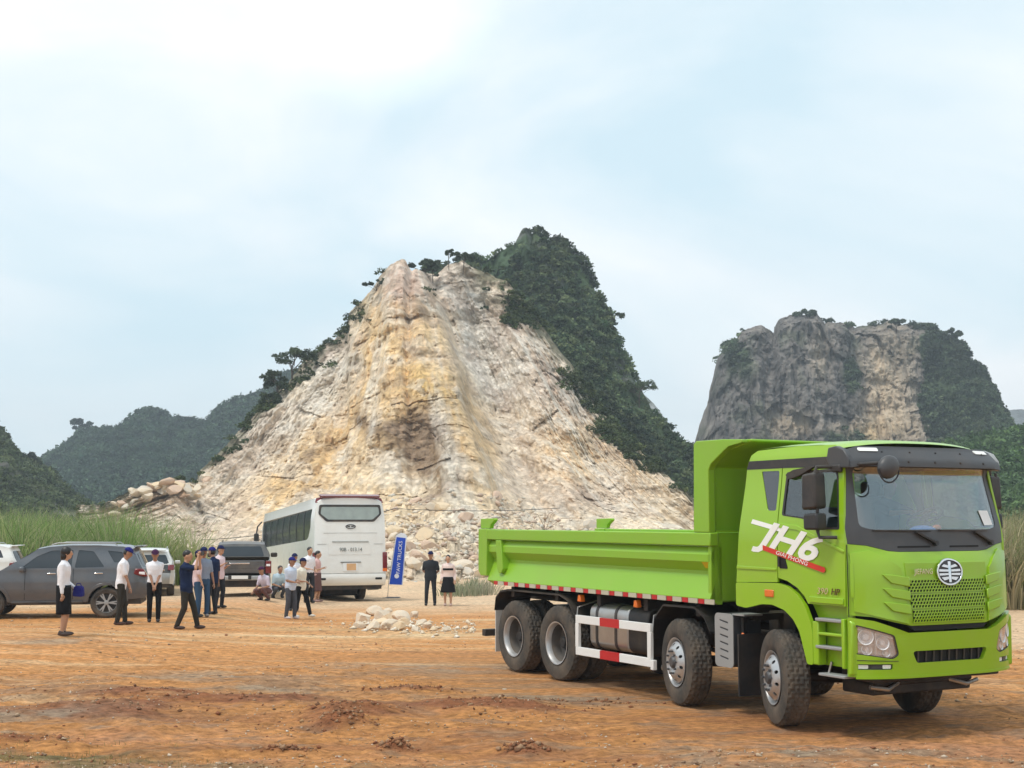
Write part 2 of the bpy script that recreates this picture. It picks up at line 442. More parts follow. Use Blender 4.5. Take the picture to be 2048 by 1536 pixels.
def text_mesh(name, s, size, m, parent, mtx, depth=0.003, shear=0.0, align='CENTER', sx=1.0, bold=0.0):
    c = bpy.data.curves.new(name, 'FONT'); c.body = s; c.size = size; c.extrude = depth; c.align_x = align; c.align_y = 'CENTER'; c.shear = shear; c.offset = bold
    c.resolution_u = 3
    o = bpy.data.objects.new('tmp', c); COL.objects.link(o)
    dg = bpy.context.evaluated_depsgraph_get(); me = bpy.data.meshes.new_from_object(o.evaluated_get(dg)); bpy.data.objects.remove(o)
    bpy.data.curves.remove(c)
    me.name = name; me.transform(mtx @ Matrix.Diagonal((sx, 1, 1, 1)))
    return link(name, me, m, parent, smooth=0)

# ================================================================== GROUND
def axis_coords(segs):
    out = [segs[0][0]]
    for a, b, st in segs:
        n = max(1, int(round((b - a) / st))); out += list(a + (b - a) * (np.arange(n) + 1) / n)
    return np.array(out)
gx = axis_coords([(-3000, -400, 520), (-400, -80, 40), (-80, -30, 5), (-30, -14, .5), (-14, -8, .10), (-8, 7, .05), (7, 12, .12), (12, 30, 1), (30, 80, 5), (80, 400, 40), (400, 3000, 520)])
gy = axis_coords([(-600, -40, 140), (-40, 8, 4), (8, 12, .5), (12, 23, .05), (23, 34, .10), (34, 60, .5), (60, 120, 4), (120, 400, 40), (400, 3500, 500)])
GX, GY = np.meshgrid(gx, gy)
nx, ny = len(gx), len(gy)
X, Y = GX.ravel(), GY.ravel()
Z = gh(X, Y, fine=True)
I = np.arange(nx * ny).reshape(ny, nx)
F = np.stack([I[:-1, :-1], I[:-1, 1:], I[1:, 1:], I[1:, :-1]], -1).reshape(-1, 4)
def mixc(a, b, t): t = np.asarray(t)[..., None]; return a * (1 - t) + b * t
def C(*c): return np.array(c, float)
# soil colours: packed orange earth, paler dust further out, red churned clods and grey gravel in front
w1 = fbm(X * .25 + 3, Y * .9, oct=5, seed=31, rough=.6); w2 = fbm(X * .6, Y * 2.2, oct=5, seed=57, rough=.6); w3 = fbm(X * 1.7, Y * 3.5, oct=4, seed=71, rough=.65)
D = np.hypot(X, Y)
w4 = fbm(X * 5.5, Y * 9, oct=3, seed=73, rough=.7)
col = np.tile(C(.62, .285, .10), (len(X), 1))
col = mixc(col, C(.62, .40, .20), sstep(-.1, .5, w1) * sstep(20, 30, D) * .8)
col = mixc(col, C(.36, .22, .13), sstep(-.05, .35, w2 + .35 * w3) * sstep(14.5, 16.5, D) * (1 - sstep(20, 25, D)) * .75)
col = mixc(col, C(.64, .30, .15), sstep(-.25, .3, w1 + .4 * w3) * (1 - sstep(15.5, 19, D)) * .85)
col = mixc(col, C(.36, .15, .07), sstep(.05, .4, -w1 + .5 * w2 + .3 * w3) * (1 - sstep(16.5, 20, D)) * .6)
col = mixc(col, C(.27, .20, .135), sstep(.0, .35, w3 + .4 * w1) * (1 - sstep(17, 22, D)) * .55)
for mx, my, rx, ry, mh in MOUNDS[:12]:
    g = np.exp(-((X - mx) / rx / 1.1) ** 2 - ((Y - my) / ry / 1.1) ** 2)
    col = mixc(col, C(.28, .10, .045) if mx < 0.2 else C(.27, .17, .115), np.clip(g * (1.3 + 1.6 * w3 + 1.2 * w2) - .12, 0, .85))
for gx_, gy_, rx, ry in ((-5.0, 21.0, 1.1, .45), (-8.3, 25.2, 1.0, .5), (-1.4, 22.5, 1.8, .7), (-3.2, 19.6, 1.3, .4), (1.0, 18.6, 1.8, .6), (-6.0, 16.5, 1.0, .8), (2.7, 14.3, 1.5, .5)):
    g = np.exp(-((X - gx_) / rx) ** 2 - ((Y - gy_) / ry) ** 2)
    col = mixc(col, C(.36, .28, .20), np.clip(g * (.6 + 1.6 * w3 + .8 * w4), 0, .75))
g = np.exp(-((X + 4.9) / 1.4) ** 2 - ((Y - 13.7) / .55) ** 2) + .6 * np.exp(-((X + 1.6) / 1.2) ** 2 - ((Y - 13.6) / .35) ** 2)
col = mixc(col, C(.17, .155, .06), np.clip(g * (.5 + 1.4 * w2 + w3), 0, .75))
for y0, wd, am in ((28.6, .75, 1.0), (31.4, .5, .6), (34.5, .8, .5), (25.8, .3, .35)):   # pale wheel-worn bands
    yy = Y - .1 * X - y0 - .5 * w1
    col = mixc(col, C(.78, .58, .34), np.exp(-(yy / wd) ** 2) * am * sstep(-12, -3, X) * (1 - sstep(0, 6, X)) * np.clip(.6 + w2, 0, 1))
ws = fbm(X * .10 + 2, (Y + .12 * X) * 3.2, oct=4, seed=83, rough=.6)
col = mixc(col, C(.80, .56, .33), sstep(.12, .5, ws) * .45 * sstep(17, 20, D))
col = mixc(col, C(.34, .19, .11), sstep(.15, .5, -ws) * .40 * sstep(15, 18, D))
col = mixc(col, C(.74, .56, .38), sstep(36, 46, D + 3 * w1) * .8)
col = mixc(col, C(.74, .53, .34), sstep(24, 27, Y + w1) * sstep(7, 10, X) * .9)
col = mixc(col, C(.10, .13, .045), sstep(70, 90, D) * .9)
col = col * (1 - .05 * (1 - sstep(21, 26, D)))[:, None]
col = col * (1 + .18 * w3 + .16 * w4 * (1 - sstep(22, 30, D)))[:, None]
g_mat = attr_mat('dirt', rough=.95, bump=1.0, bscale=14, detail=12, var=.50, vscale=9, bdist=.07, stretch=(.8, 1.6, 1.5))
gm = npmesh('ground', np.stack([X, Y, Z], 1), F, np.clip(col, 0.01, 1))
tag(link('ground', gm, g_mat, smooth=180), kind='structure')

# pebbles and clods lying on the dirt
def blob_stones(name, P, S, cols, m, seed=0, parent=None, kind='stuff', flat=.6):
    rng = np.random.default_rng(seed)
    base = np.array([(1, 0, 0), (-1, 0, 0), (0, 1, 0), (0, -1, 0), (0, 0, 1), (0, 0, -1)], float)
    fc = np.array([(0, 2, 4), (2, 1, 4), (1, 3, 4), (3, 0, 4), (2, 0, 5), (1, 2, 5), (3, 1, 5), (0, 3, 5)])
    n = len(P); V = base[None] * (0.6 + .8 * rng.random((n, 6, 1))) + rng.normal(0, .22, (n, 6, 3))
    V[:, :, 2] *= flat; a = rng.random(n) * 6.28
    ca, sa = np.cos(a)[:, None], np.sin(a)[:, None]
    V = np.stack([V[:, :, 0] * ca - V[:, :, 1] * sa, V[:, :, 0] * sa + V[:, :, 1] * ca, V[:, :, 2]], -1) * S[:, None, None] + P[:, None, :]
    F = (fc[None] + (np.arange(n) * 6)[:, None, None]).reshape(-1, 3)
    me = npmesh(name, V.reshape(-1, 3), F, np.repeat(cols, 6, 0))
    o = link(name, me, m, parent, smooth=0); o['kind'] = kind
    return o
rng = np.random.default_rng(3)
n = 30000
yy = 12.6 + 26 * rng.random(n) ** 1.9; xx = (rng.random(n) - .5) * 2 * (yy * .42 + .5)
keep = (fbm(xx * .8, yy * 1.6, oct=4, seed=88, rough=.6) > -.18 + .35 * rng.random(n)) & (truckmask(xx, yy) < .3)
xx, yy = xx[keep], yy[keep]; n = len(xx)
sz = .005 + .016 * rng.random(n) ** 3 + .022 * (rng.random(n) > .98)
pc = np.array([(.62, .50, .38), (.50, .36, .24), (.30, .20, .13), (.30, .13, .07), (.70, .62, .52), (.40, .25, .13)])[rng.choice(6, n, p=[.17, .2, .22, .2, .06, .15])]
m_st = attr_mat('pebble', rough=.9, bump=.3, bscale=30, var=.2, vscale=20)
tag(blob_stones('gravel', np.stack([xx, yy, gh(xx, yy, True) + sz * .25], 1), sz, pc, m_st, 1), kind='stuff')
# low churned clods along the mounds
nm = 1500; mi = rng.integers(0, 12, nm); mm = np.array(MOUNDS)[mi]
xx = mm[:, 0] + rng.normal(0, .62, nm) * mm[:, 2]; yy = mm[:, 1] + rng.normal(0, .6, nm) * mm[:, 3]
sz = .008 + .028 * rng.random(nm) ** 3
cc = np.array([(.27, .11, .055), (.33, .16, .08), (.20, .10, .055), (.36, .22, .13)])[rng.integers(0, 4, nm)]
tag(blob_stones('dirt_clods', np.stack([xx, yy, gh(xx, yy, True) + sz * .2], 1), sz, cc, m_st, 4, flat=.8), kind='stuff')

# ================================================================== LEAVES AND BLADES
def leaf_quads(P, S, cols, seed=0, up=.35, asp=.55, nrm=None):
    """leaf-sized faces, each with its own direction"""
    rng = np.random.default_rng(seed); n = len(P)
    a = rng.normal(0, 1, (n, 3)); a[:, 2] *= .8; a /= np.linalg.norm(a, axis=1)[:, None]
    b = rng.normal(0, 1, (n, 3)); b[:, 2] += up
    if nrm is not None: b += nrm * 1.2
    b = np.cross(a, b); b /= np.linalg.norm(b, axis=1)[:, None] + 1e-9
    A = a * S[:, None]; B = b * (S * asp)[:, None]
    V = np.stack([P - A, P - B * .9 + A * .1, P + A, P + B * .9 + A * .1], 1).reshape(-1, 3)
    F = np.arange(4 * n).reshape(n, 4)
    return V, F, np.repeat(cols, 4, 0)
leaf_m = attr_mat('leaf', rough=.6, bump=0, var=0, translucent=.25)
def crowns(centres, radii, per, leaf, base, seed=0, vz=.75, jitter=.25):
    """foliage of many crowns: leaves on broken shells round each centre, lighter and darker crowns"""
    rng = np.random.default_rng(seed); n = len(centres)
    k = np.maximum(6, (per * (radii / radii.mean()) ** 2).astype(int)); idx = np.repeat(np.arange(n), k); N = len(idx)
    d = rng.normal(0, 1, (N, 3)); d[:, 2] = np.abs(d[:, 2]) * 1.1 - .25; d /= np.linalg.norm(d, axis=1)[:, None]
    # sub clumps
    s = .72 + .35 * vn(d[:, 0] * 2.2 + idx * 3.1, d[:, 1] * 2.2 + idx * 1.7, d[:, 2] * 2.2, seed)
    r = radii[idx] * s * (0.75 + .3 * rng.random(N))
    P = centres[idx] + d * r[:, None] * np.array([1, 1, vz])
    tint = (1 + jitter * rng.normal(0, 1, n))[idx] * (1 + .16 * rng.normal(0, 1, N))
    cols = base[idx] * np.clip(tint, .45, 1.7)[:, None]
    return leaf_quads(P, leaf * (.6 + .8 * rng.random(N)), cols, seed + 1, nrm=d)

# ================================================================== HILLS
def interp_px(ctrl, xs):
    c = np.array(ctrl, float); return np.interp(xs, c[:, 0], c[:, 1])
def hill_mesh(name, sil, Dr, Df, zf, prof, ns, nt, relief, colour, m, rough_sil=4.0, back=40, seed=0, over=0.0, extent=None):
    """hillside in real metres: foot line at distance Df, ridge line at distance Dr standing where the photo has it"""
    x0, x1 = extent or (sil[0][0], sil[-1][0])
    px = np.linspace(x0, x1, ns); py = interp_px(sil, px)
    py = py + rough_sil * fbm(px / 22., px * 0, oct=5, seed=seed, rough=.6)
    Drs = Dr(px) if callable(Dr) else np.full(ns, float(Dr)); Dfs = Df(px) if callable(Df) else np.full(ns, float(Df))
    rx, ry, rz = ray(px, py); zr = CAMH + rz / ry * Drs; ax = rx / ry
    tf = np.linspace(0, 1, nt); tb = np.linspace(0, 1, 14)[1:]
    pf = np.array(prof)
    dfr = np.interp(tf, pf[:, 0], pf[:, 1]); zfr = np.interp(tf, pf[:, 0], pf[:, 2])
    Dm = Dfs[None] + (Drs - Dfs)[None] * dfr[:, None]; Zm = zf + (zr - zf)[None] * zfr[:, None]
    Db = Drs[None] + back * tb[:, None]; Zb = zr[None] - (zr - zf)[None] * (tb[:, None] ** 1.3)
    Dm = np.vstack([Dm, Db]); Zm = np.vstack([Zm, Zb]); T = np.concatenate([tf, 1 + tb])[:, None] * np.ones((1, ns)); PX = px[None] * np.ones((len(Dm), 1))
    AX = ax[None] * np.ones((len(Dm), 1))
    Xm = AX * Dm
    # relief: pushed towards or away from the viewer side of the slope, and up/down
    dd, dz = relief(PX, T, Xm, Dm, Zm)
    edge = np.clip(sstep(0, .04, T) , 0, 1)
    Dm = Dm + dd * edge; Zm = Zm + dz * edge
    V = np.stack([Xm, Dm, Zm], -1)
    I = np.arange(V.shape[0] * ns).reshape(V.shape[0], ns)
    F = np.stack([I[:-1, :-1], I[:-1, 1:], I[1:, 1:], I[1:, :-1]], -1).reshape(-1, 4)
    colr = colour(PX, T, V)
    me = npmesh(name, V.reshape(-1, 3), F, np.clip(colr.reshape(-1, 3), .005, .95))
    o = link(name, me, m, smooth=60)
    return o, V, PX, T
rock_m = attr_mat('quarry_rock', rough=.95, bump=.75, bscale=1.3, detail=12, var=.26, vscale=1.1, crack=.3, bdist=.45)
cliff_m = attr_mat('cliff_rock', rough=.95, bump=.8, bscale=.28, detail=12, var=.35, vscale=.22, crack=.5, bdist=1.6, stretch=(1, 1, .45))
wood_m = attr_mat('hill_green', rough=.95, bump=.7, bscale=.4, detail=8, var=.4, vscale=.15, bdist=1.5)

# --- the quarried face
Q_SIL = [(150, 1012), (225, 1003), (262, 982), (300, 966), (342, 955), (375, 968), (395, 962), (400, 945), (430, 915), (470, 868), (500, 838), (540, 797), (566, 765), (600, 712), (640, 672), (685, 648),
         (692, 618), (730, 588), (768, 545), (790, 525), (812, 524), (826, 548), (850, 532), (868, 528), (890, 508), (925, 508), (945, 520), (975, 532), (1010, 556), (1040, 585), (1070, 625), (1100, 668), (1140, 722),
         (1180, 790), (1220, 842), (1260, 880), (1300, 918), (1340, 955), (1375, 985), (1400, 1005), (1440, 1025), (1500, 1040)]
def q_axis(T):          # the buttress runs from the left summit down to the right
    return 800 + 150 * np.clip(1 - T, 0, 1) ** 1.1
def q_relief(PX, T, X, D, Z):
    phi = (PX - 815) / (60 + 620 * np.clip(1.04 - T, 0.02, 2))         # fan coordinate round the summit
    up = sstep(.12, .45, T)
    r = np.zeros_like(PX)
    r -= 9 * np.exp(-((PX - q_axis(T)) / (40 + 110 * (1 - T))) ** 2) * up * (1 - .5 * T)   # buttress
    r += 7 * np.exp(-((PX - q_axis(T) - 120 - 60 * (1 - T)) / 60) ** 2) * up * sstep(1.02, .7, T)        # pale chute right of it
    r += 4 * np.exp(-((PX - q_axis(T) + 150 + 120 * (1 - T)) / 55) ** 2) * up
    edge_ = 828 + 205 * np.clip(1 - T, 0, 1) ** .85 + 10 * fbm(T * 9, T * 0, oct=4, seed=161)
    r += 6.5 * sstep(-4, 22, PX - edge_) * sstep(230, 30, PX - edge_) * sstep(.10, .4, T)      # sharp edge of the buttress against the chute
    r += 7 * np.exp(-((PX - 845) / 50) ** 2 - ((T - .42) / .12) ** 2)   # overhung hollow
    r += 2.2 * sstep(.1, .5, fbm(X * .07 + .09 * Z, D * .05, Z * .05 - .05 * X, oct=4, seed=163)) * up
    r += 3 * np.exp(-((PX - 745) / 40) ** 2 - ((T - .42) / .05) ** 2)
    fd = sstep(1.0, .75, T)
    r += 2.0 * fbm(phi * 6, T * 2.5, oct=4, seed=101) * up * (.35 + .65 * fd)
    r += .55 * fbm(phi * 26 + T * 3, T * 9.0, oct=4, seed=111, ridged=True) * up * fd
    r += 3.0 * fbm(X * .09, D * .05, Z * .09, oct=4, seed=121)
    d1, i1 = worley(X * .16 + .13 * Z, D * .08, Z * .20 - .05 * X, seed=5); d2, i2 = worley(X * .75, D * .3, Z * .95 - .3 * X, seed=9)
    r += (i1 - .5) * .8 * up + (d1 - .5) * 1.6
    r += 1.7 * fbm(X * .2 + .06 * Z, D * .1, Z * .16, oct=6, seed=151, ridged=True, rough=.58) * up
    k = .35 + .65 * up
    r += ((i2 - .5) * .28 + (d2 - .5) * .5) * k
    r += .65 * fbm(X * .8 + .4 * Z, D * .4, Z * 1.0, oct=5, seed=131, rough=.7)
    z = .5 * fbm(X * .35, D * .35, oct=4, seed=141) * (1 - up) * 2 + (i2 - .5) * .5 * (1 - up) + .35 * (d2 < .3) * (1 - up)
    fade = 1 - .25 * sstep(.9, 1.0, T)
    return r * fade, z
def q_colour(PX, T, V):
    X, D, Z = V[..., 0], V[..., 1], V[..., 2]
    py = 768 - FOC * ((Z - CAMH) * cos(PITCH) - D * sin(PITCH)) / (D * cos(PITCH) + (Z - CAMH) * sin(PITCH))
    n1 = fbm(X * .12, D * .05, Z * .12, oct=5, seed=201, rough=.6); n2 = fbm(X * .5, D * .2, Z * .5, oct=5, seed=211, rough=.65)
    phi = (PX - 815) / (60 + 620 * np.clip(1.04 - T, 0.02, 2)); st = fbm(phi * 12, T * 3, oct=5, seed=221, rough=.6)
    _, ib = worley(X * .35, D * .2, Z * .5 + .2 * X, seed=15)
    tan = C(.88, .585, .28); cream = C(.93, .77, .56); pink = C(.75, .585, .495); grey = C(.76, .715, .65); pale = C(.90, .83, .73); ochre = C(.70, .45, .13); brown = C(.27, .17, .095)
    c = np.tile(cream, PX.shape + (1,))
    def G(cx, cy, sx, sy, rot=0.0):
        a, b = PX - cx, py - cy; ca, sa = cos(rot), sin(rot); u, v = a * ca + b * sa, -a * sa + b * ca
        return np.exp(-(u / sx) ** 2 - (v / sy) ** 2)
    c = mixc(c, pink, np.clip(sstep(690, 520, PX - .35 * (py - 900)) * .5 + .4 * n1, 0, .75))
    c = mixc(c, grey, np.clip(G(690, 760, 60, 90, -.9) + G(580, 850, 50, 110, .9) * .6, 0, .7))
    c = mixc(c, tan, np.clip(1.35 * G(800, 720, 85, 190) + G(590, 950, 130, 60, -.75) * .9 + G(690, 840, 130, 45, -.8) * .6 + 1.1 * G(945, 860, 50, 200, -.32) + G(680, 1010, 160, 60) * .4 + .2 * n1, 0, .9))
    c = mixc(c, pink * C(.92, .84, .84), np.clip(G(800, 560, 55, 55) * .9 + G(905, 560, 70, 60) * .6 + G(640, 690, 60, 26, -.7) * .7, 0, .8))
    c = mixc(c, grey * C(.98, 1.02, 1.05), np.clip(G(945, 660, 42, 130, -.25) * .95 + G(1010, 760, 60, 120, -.45) * .7, 0, .85))
    c = mixc(c, pale, np.clip(G(1010, 780, 40, 160, -.42) * .8 + G(1040, 940, 60, 80) * .5 + .2 * st, 0, .8))
    c = mixc(c, pink * .88, np.clip(G(1110, 770, 55, 120, -.55) * .7 + G(1170, 990, 130, 45) * .6 + G(1030, 620, 45, 50, -.5) * .8, 0, .75))
    c = mixc(c, tan * C(1, .95, .9), np.clip(G(1120, 900, 120, 60, .5) * .5, 0, .5))
    c = mixc(c, ochre, np.clip((G(845, 770, 48, 42) * .75 + G(905, 800, 40, 60) * .35) * (.7 + n2), 0, .8))
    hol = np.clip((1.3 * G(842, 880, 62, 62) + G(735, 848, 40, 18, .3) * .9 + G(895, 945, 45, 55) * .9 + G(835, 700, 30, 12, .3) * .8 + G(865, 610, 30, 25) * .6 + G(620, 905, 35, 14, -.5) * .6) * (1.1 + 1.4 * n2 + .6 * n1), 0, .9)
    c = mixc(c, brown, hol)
    c = mixc(c, C(.42, .30, .20), np.clip(sstep(.05, .5, n2) * .5 + sstep(.05, .5, st) * .35, 0, .6))
    n3 = fbm(X * 1.1, D * .5, Z * 1.1, oct=4, seed=231, rough=.7); c = mixc(c, C(.36, .25, .17), sstep(.15, .5, n3) * .35)
    c = mixc(c, C(.93, .86, .74), np.clip(sstep(.05, .5, -st) * .5 + sstep(.1, .5, -n2) * .35, 0, .7))
    c = mixc(c, C(.48, .37, .32), np.clip(sstep(.60, .95, ib) * .25, 0, 1))
    c = mixc(c, C(.84, .78, .70), np.clip(sstep(.32, .1, ib) * .35, 0, 1))
    # brush creeping over the rim
    rim = sstep(.86, 1.0, T) * sstep(-.3, .15, n2) * (sstep(740, 560, PX) + sstep(935, 975, PX) * .9 + .35)
    c = mixc(c, C(.13, .13, .075), np.clip(rim, 0, .8))
    return c
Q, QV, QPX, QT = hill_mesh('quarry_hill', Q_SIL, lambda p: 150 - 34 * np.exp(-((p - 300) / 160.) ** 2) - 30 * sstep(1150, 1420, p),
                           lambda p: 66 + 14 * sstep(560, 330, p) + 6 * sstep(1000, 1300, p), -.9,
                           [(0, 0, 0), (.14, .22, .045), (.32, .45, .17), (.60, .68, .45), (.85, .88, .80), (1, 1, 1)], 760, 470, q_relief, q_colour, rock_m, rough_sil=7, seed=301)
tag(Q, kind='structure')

# --- the green karst behind it
K_SIL = [(640, 900), (760, 700), (835, 560), (860, 540), (905, 522), (950, 520), (975, 522), (1000, 510), (1015, 500), (1030, 490), (1042, 466), (1052, 458), (1064, 470), (1072, 456), (1090, 462), (1098, 484), (1112, 480), (1130, 488),
         (1150, 508), (1166, 520), (1178, 545), (1192, 580), (1206, 600), (1218, 632), (1222, 660), (1238, 690), (1255, 722), (1275, 762), (1292, 792), (1310, 825), (1335, 862), (1362, 890), (1395, 905), (1450, 950), (1560, 1010)]
def k_relief(PX, T, X, D, Z):
    up = sstep(.05, .3, T)
    r = 5 * fbm(X * .06, D * .03, Z * .05, oct=4, seed=401) + 3.0 * fbm(X * .16, D * .06, Z * .07, oct=4, seed=411, ridged=True)
    r += 1.4 * np.abs(fbm(X * .45, D * .3, Z * .45, oct=3, seed=421)) * -2
    return r * up, .8 * fbm(X * .3, D * .3, Z * .3, oct=3, seed=431) * up
def k_colour(PX, T, V):
    X, D, Z = V[..., 0], V[..., 1], V[..., 2]
    n = fbm(X * .12, D * .06, Z * .09, oct=5, seed=441, rough=.6); n2 = fbm(X * .5, D * .3, Z * .22, oct=4, seed=451)
    c = mixc(np.tile(C(.06, .095, .05), PX.shape + (1,)), C(.10, .14, .065), sstep(-.3, .4, n))
    bare = sstep(.10, .5, n2 + .25 * n) * sstep(.35, .8, T) * .7
    return mixc(c, C(.20, .20, .19), bare)
K, KV, KPX, KT = hill_mesh('karst_hill', K_SIL, lambda p: 195 - 25 * sstep(1200, 1450, p), lambda p: 128 - 0 * p, -1, [(0, 0, 0), (.35, .42, .28), (.7, .75, .66), (1, 1, 1)],
                           420, 260, k_relief, k_colour, wood_m, rough_sil=5, seed=461)
tag(K, kind='structure')
# pale limestone shoulder right behind it
S_SIL = [(1230, 900), (1270, 782), (1290, 790), (1308, 806), (1330, 838), (1350, 868), (1364, 888), (1400, 945), (1440, 1000)]
def s_relief(PX, T, X, D, Z): return 3 * fbm(X * .1, D * .1, Z * .06, oct=5, seed=471, ridged=True), 0 * X
def s_colour(PX, T, V): return mixc(np.tile(C(.42, .43, .42), PX.shape + (1,)), C(.16, .18, .13), sstep(0, .4, fbm(V[..., 0] * .2, V[..., 1] * .1, V[..., 2] * .2, oct=4, seed=481)))
o, *_ = hill_mesh('limestone_hill', S_SIL, 240, 200, -1, [(0, 0, 0), (1, 1, 1)], 120, 90, s_relief, s_colour, cliff_m, rough_sil=3, seed=491)
tag(o, kind='structure')

# --- the cliff-sided tower hill on the right
R_SIL = [(1340, 1010), (1372, 930), (1392, 880), (1402, 845), (1415, 812), (1420, 780), (1428, 745), (1434, 712), (1450, 688), (1462, 690), (1480, 664), (1498, 658), (1520, 650), (1534, 660), (1546, 668), (1556, 640), (1580, 632), (1605, 627),
         (1632, 630), (1650, 645), (1668, 640), (1700, 638), (1722, 646), (1745, 645), (1768, 644), (1792, 632), (1815, 645), (1850, 647), (1872, 652), (1902, 664), (1930, 682), (1942, 712), (1955, 728), (1975, 752), (1992, 782),
         (2003, 820), (2020, 842), (2060, 900), (2120, 960), (2200, 1020)]
def r_relief(PX, T, X, D, Z):
    up = sstep(.03, .2, T)
    r = 7 * fbm(X * .035, Z * .012, oct=3, seed=501) + 4.5 * fbm(X * .10, Z * .02, oct=4, seed=511, ridged=True)
    r += 2.4 * fbm(X * .35, D * .1, Z * .14, oct=5, seed=521, ridged=True, rough=.6) + 1.8 * fbm(X * .6, D * .3, Z * .5, oct=4, seed=531, rough=.65)
    _, i = worley(X * .16, D * .05, Z * .10, seed=33); r += (i - .5) * 3
    return r * up, .6 * fbm(X * .2, D * .2, Z * .2, oct=3, seed=541) * up
def veg_r(PX, T, V):
    X, D, Z = V[..., 0], V[..., 1], V[..., 2]
    py = 768 - FOC * ((Z - CAMH) * cos(PITCH) - D * sin(PITCH)) / (D * cos(PITCH) + (Z - CAMH) * sin(PITCH))
    n = fbm(X * .07, D * .05, Z * .06, oct=5, seed=551, rough=.6)
    def G(cx, cy, sx, sy): return np.exp(-((PX - cx) / sx) ** 2 - ((py - cy) / sy) ** 2)
    v = sstep(1845, 1880, PX + 60 * n) * sstep(640, 655, py) + sstep(.965, 1, T) * .45 + G(1495, 745, 55, 60) * .8 + G(1710, 760, 28, 50) * .9 + G(1460, 700, 40, 30) * .6 + G(1900, 690, 40, 30)
    v = v + G(1600, 870, 150, 22) * .35
    return np.clip(v + .9 * n - .18, 0, 1), n, py
def r_colour(PX, T, V):
    v, n, py = veg_r(PX, T, V); X, D, Z = V[..., 0], V[..., 1], V[..., 2]
    n2 = fbm(X * .34, D * .1, Z * .055, oct=5, seed=561, rough=.65)
    def G(cx, cy, sx, sy): return np.exp(-((PX - cx) / sx) ** 2 - ((py - cy) / sy) ** 2)
    c = mixc(np.tile(C(.18, .162, .15), PX.shape + (1,)), C(.32, .28, .245), sstep(-.1, .5, n2))
    c = mixc(c, C(.10, .12, .07), sstep(.1, .5, fbm(X * .22, D * .1, Z * .12, oct=5, seed=565, rough=.65)) * .55)
    c = mixc(c, C(.10, .10, .095), sstep(0, .5, -n2) * .7)
    tanm = np.clip((G(1790, 740, 45, 70) + G(1785, 850, 55, 60) * 1.1 + G(1575, 850, 40, 30) * .7 + G(1700, 858, 50, 14) * .5 + G(1640, 720, 25, 50) * .35) * (.9 + .9 * n2), 0, .9)
    c = mixc(c, C(.60, .47, .33), tanm)
    c = mixc(c, C(.56, .40, .20), np.clip(G(1790, 870, 60, 22) + G(1600, 850, 18, 20) * .5, 0, .6) * sstep(-.2, .3, n))
    return mixc(c, C(.06, .085, .04), sstep(.25, .6, v))
R_, RV, RPX, RT = hill_mesh('cliff_hill', R_SIL, lambda p: 315 - 0 * p, lambda p: 268 - 40 * sstep(1860, 2050, p), -1, [(0, 0, 0), (.12, .30, .12), (.9, .8, .93), (1, 1, 1)], 520, 300,
                            r_relief, r_colour, cliff_m, rough_sil=6, seed=571, back=60)
tag(R_, kind='structure')
# grey hill far off at the right edge
o, *_ = hill_mesh('far_hill', [(1960, 900), (1990, 826), (2010, 820), (2040, 818), (2090, 826), (2160, 850), (2260, 1000)], 700, 600, -1, [(0, 0, 0), (1, 1, 1)], 90, 50,
                  lambda PX, T, X, D, Z: (5 * fbm(X * .03, Z * .03, oct=4, seed=575), 0 * X), lambda PX, T, V: np.tile(C(.17, .18, .18), PX.shape + (1,)), cliff_m, rough_sil=3, seed=577)
tag(o, kind='structure')
# --- wooded slope low on the right
def f_relief(PX, T, X, D, Z): return 2.5 * fbm(X * .1, D * .05, Z * .1, oct=4, seed=581), 1.0 * fbm(X * .25, D * .25, oct=3, seed=583)
def f_colour(PX, T, V): return mixc(np.tile(C(.05, .085, .032), PX.shape + (1,)), C(.085, .12, .045), sstep(-.3, .4, fbm(V[..., 0] * .1, V[..., 1] * .1, V[..., 2] * .1, oct=3, seed=585)))
W_, WV, WPX, WT = hill_mesh('wooded_slope', [(1480, 1030), (1600, 990), (1750, 950), (1880, 905), (1960, 885), (2000, 878), (2048, 872), (2150, 850), (2300, 880), (2420, 1000)], 210, 120, -1, [(0, 0, 0), (.5, .5, .42), (1, 1, 1)],
                            260, 120, f_relief, f_colour, wood_m, rough_sil=4, seed=587)
tag(W_, kind='structure')
# --- far green hills on the left
L_SIL = [(30, 990), (55, 945), (78, 925), (90, 912), (112, 898), (135, 892), (152, 880), (164, 868), (200, 868), (238, 864), (255, 856), (262, 842), (285, 828), (306, 822), (322, 828), (334, 842), (350, 850), (372, 850), (385, 848), (400, 852), (420, 846),
         (432, 830), (448, 820), (470, 810), (492, 800), (515, 792), (535, 780), (560, 760), (620, 740), (700, 800), (800, 1000)]
def l_relief(PX, T, X, D, Z):
    return (9 * fbm(X * .02, D * .01, Z * .02, oct=4, seed=601) + 4 * fbm(X * .08, D * .05, Z * .08, oct=3, seed=603)), 2.2 * fbm(X * .12, D * .12, Z * .12, oct=3, seed=605)
def l_colour(PX, T, V):
    n = fbm(V[..., 0] * .03, V[..., 1] * .03, V[..., 2] * .03, oct=4, seed=607)
    c = mixc(np.tile(C(.022, .042, .024), PX.shape + (1,)), C(.04, .062, .03), sstep(-.3, .4, n))
    return mixc(c, C(.16, .16, .16), sstep(.15, .5, fbm(V[..., 0] * .08, V[..., 1] * .02, V[..., 2] * .03, oct=4, seed=608) - .3 * sstep(160, 260, PX)) * .35)
LH, LV, LPX, LT = hill_mesh('forested_hill', L_SIL, 480, 330, -1, [(0, 0, 0), (.5, .5, .45), (1, 1, 1)], 380, 170, l_relief, l_colour, wood_m, rough_sil=4, seed=609, back=120)
tag(LH, kind='structure')
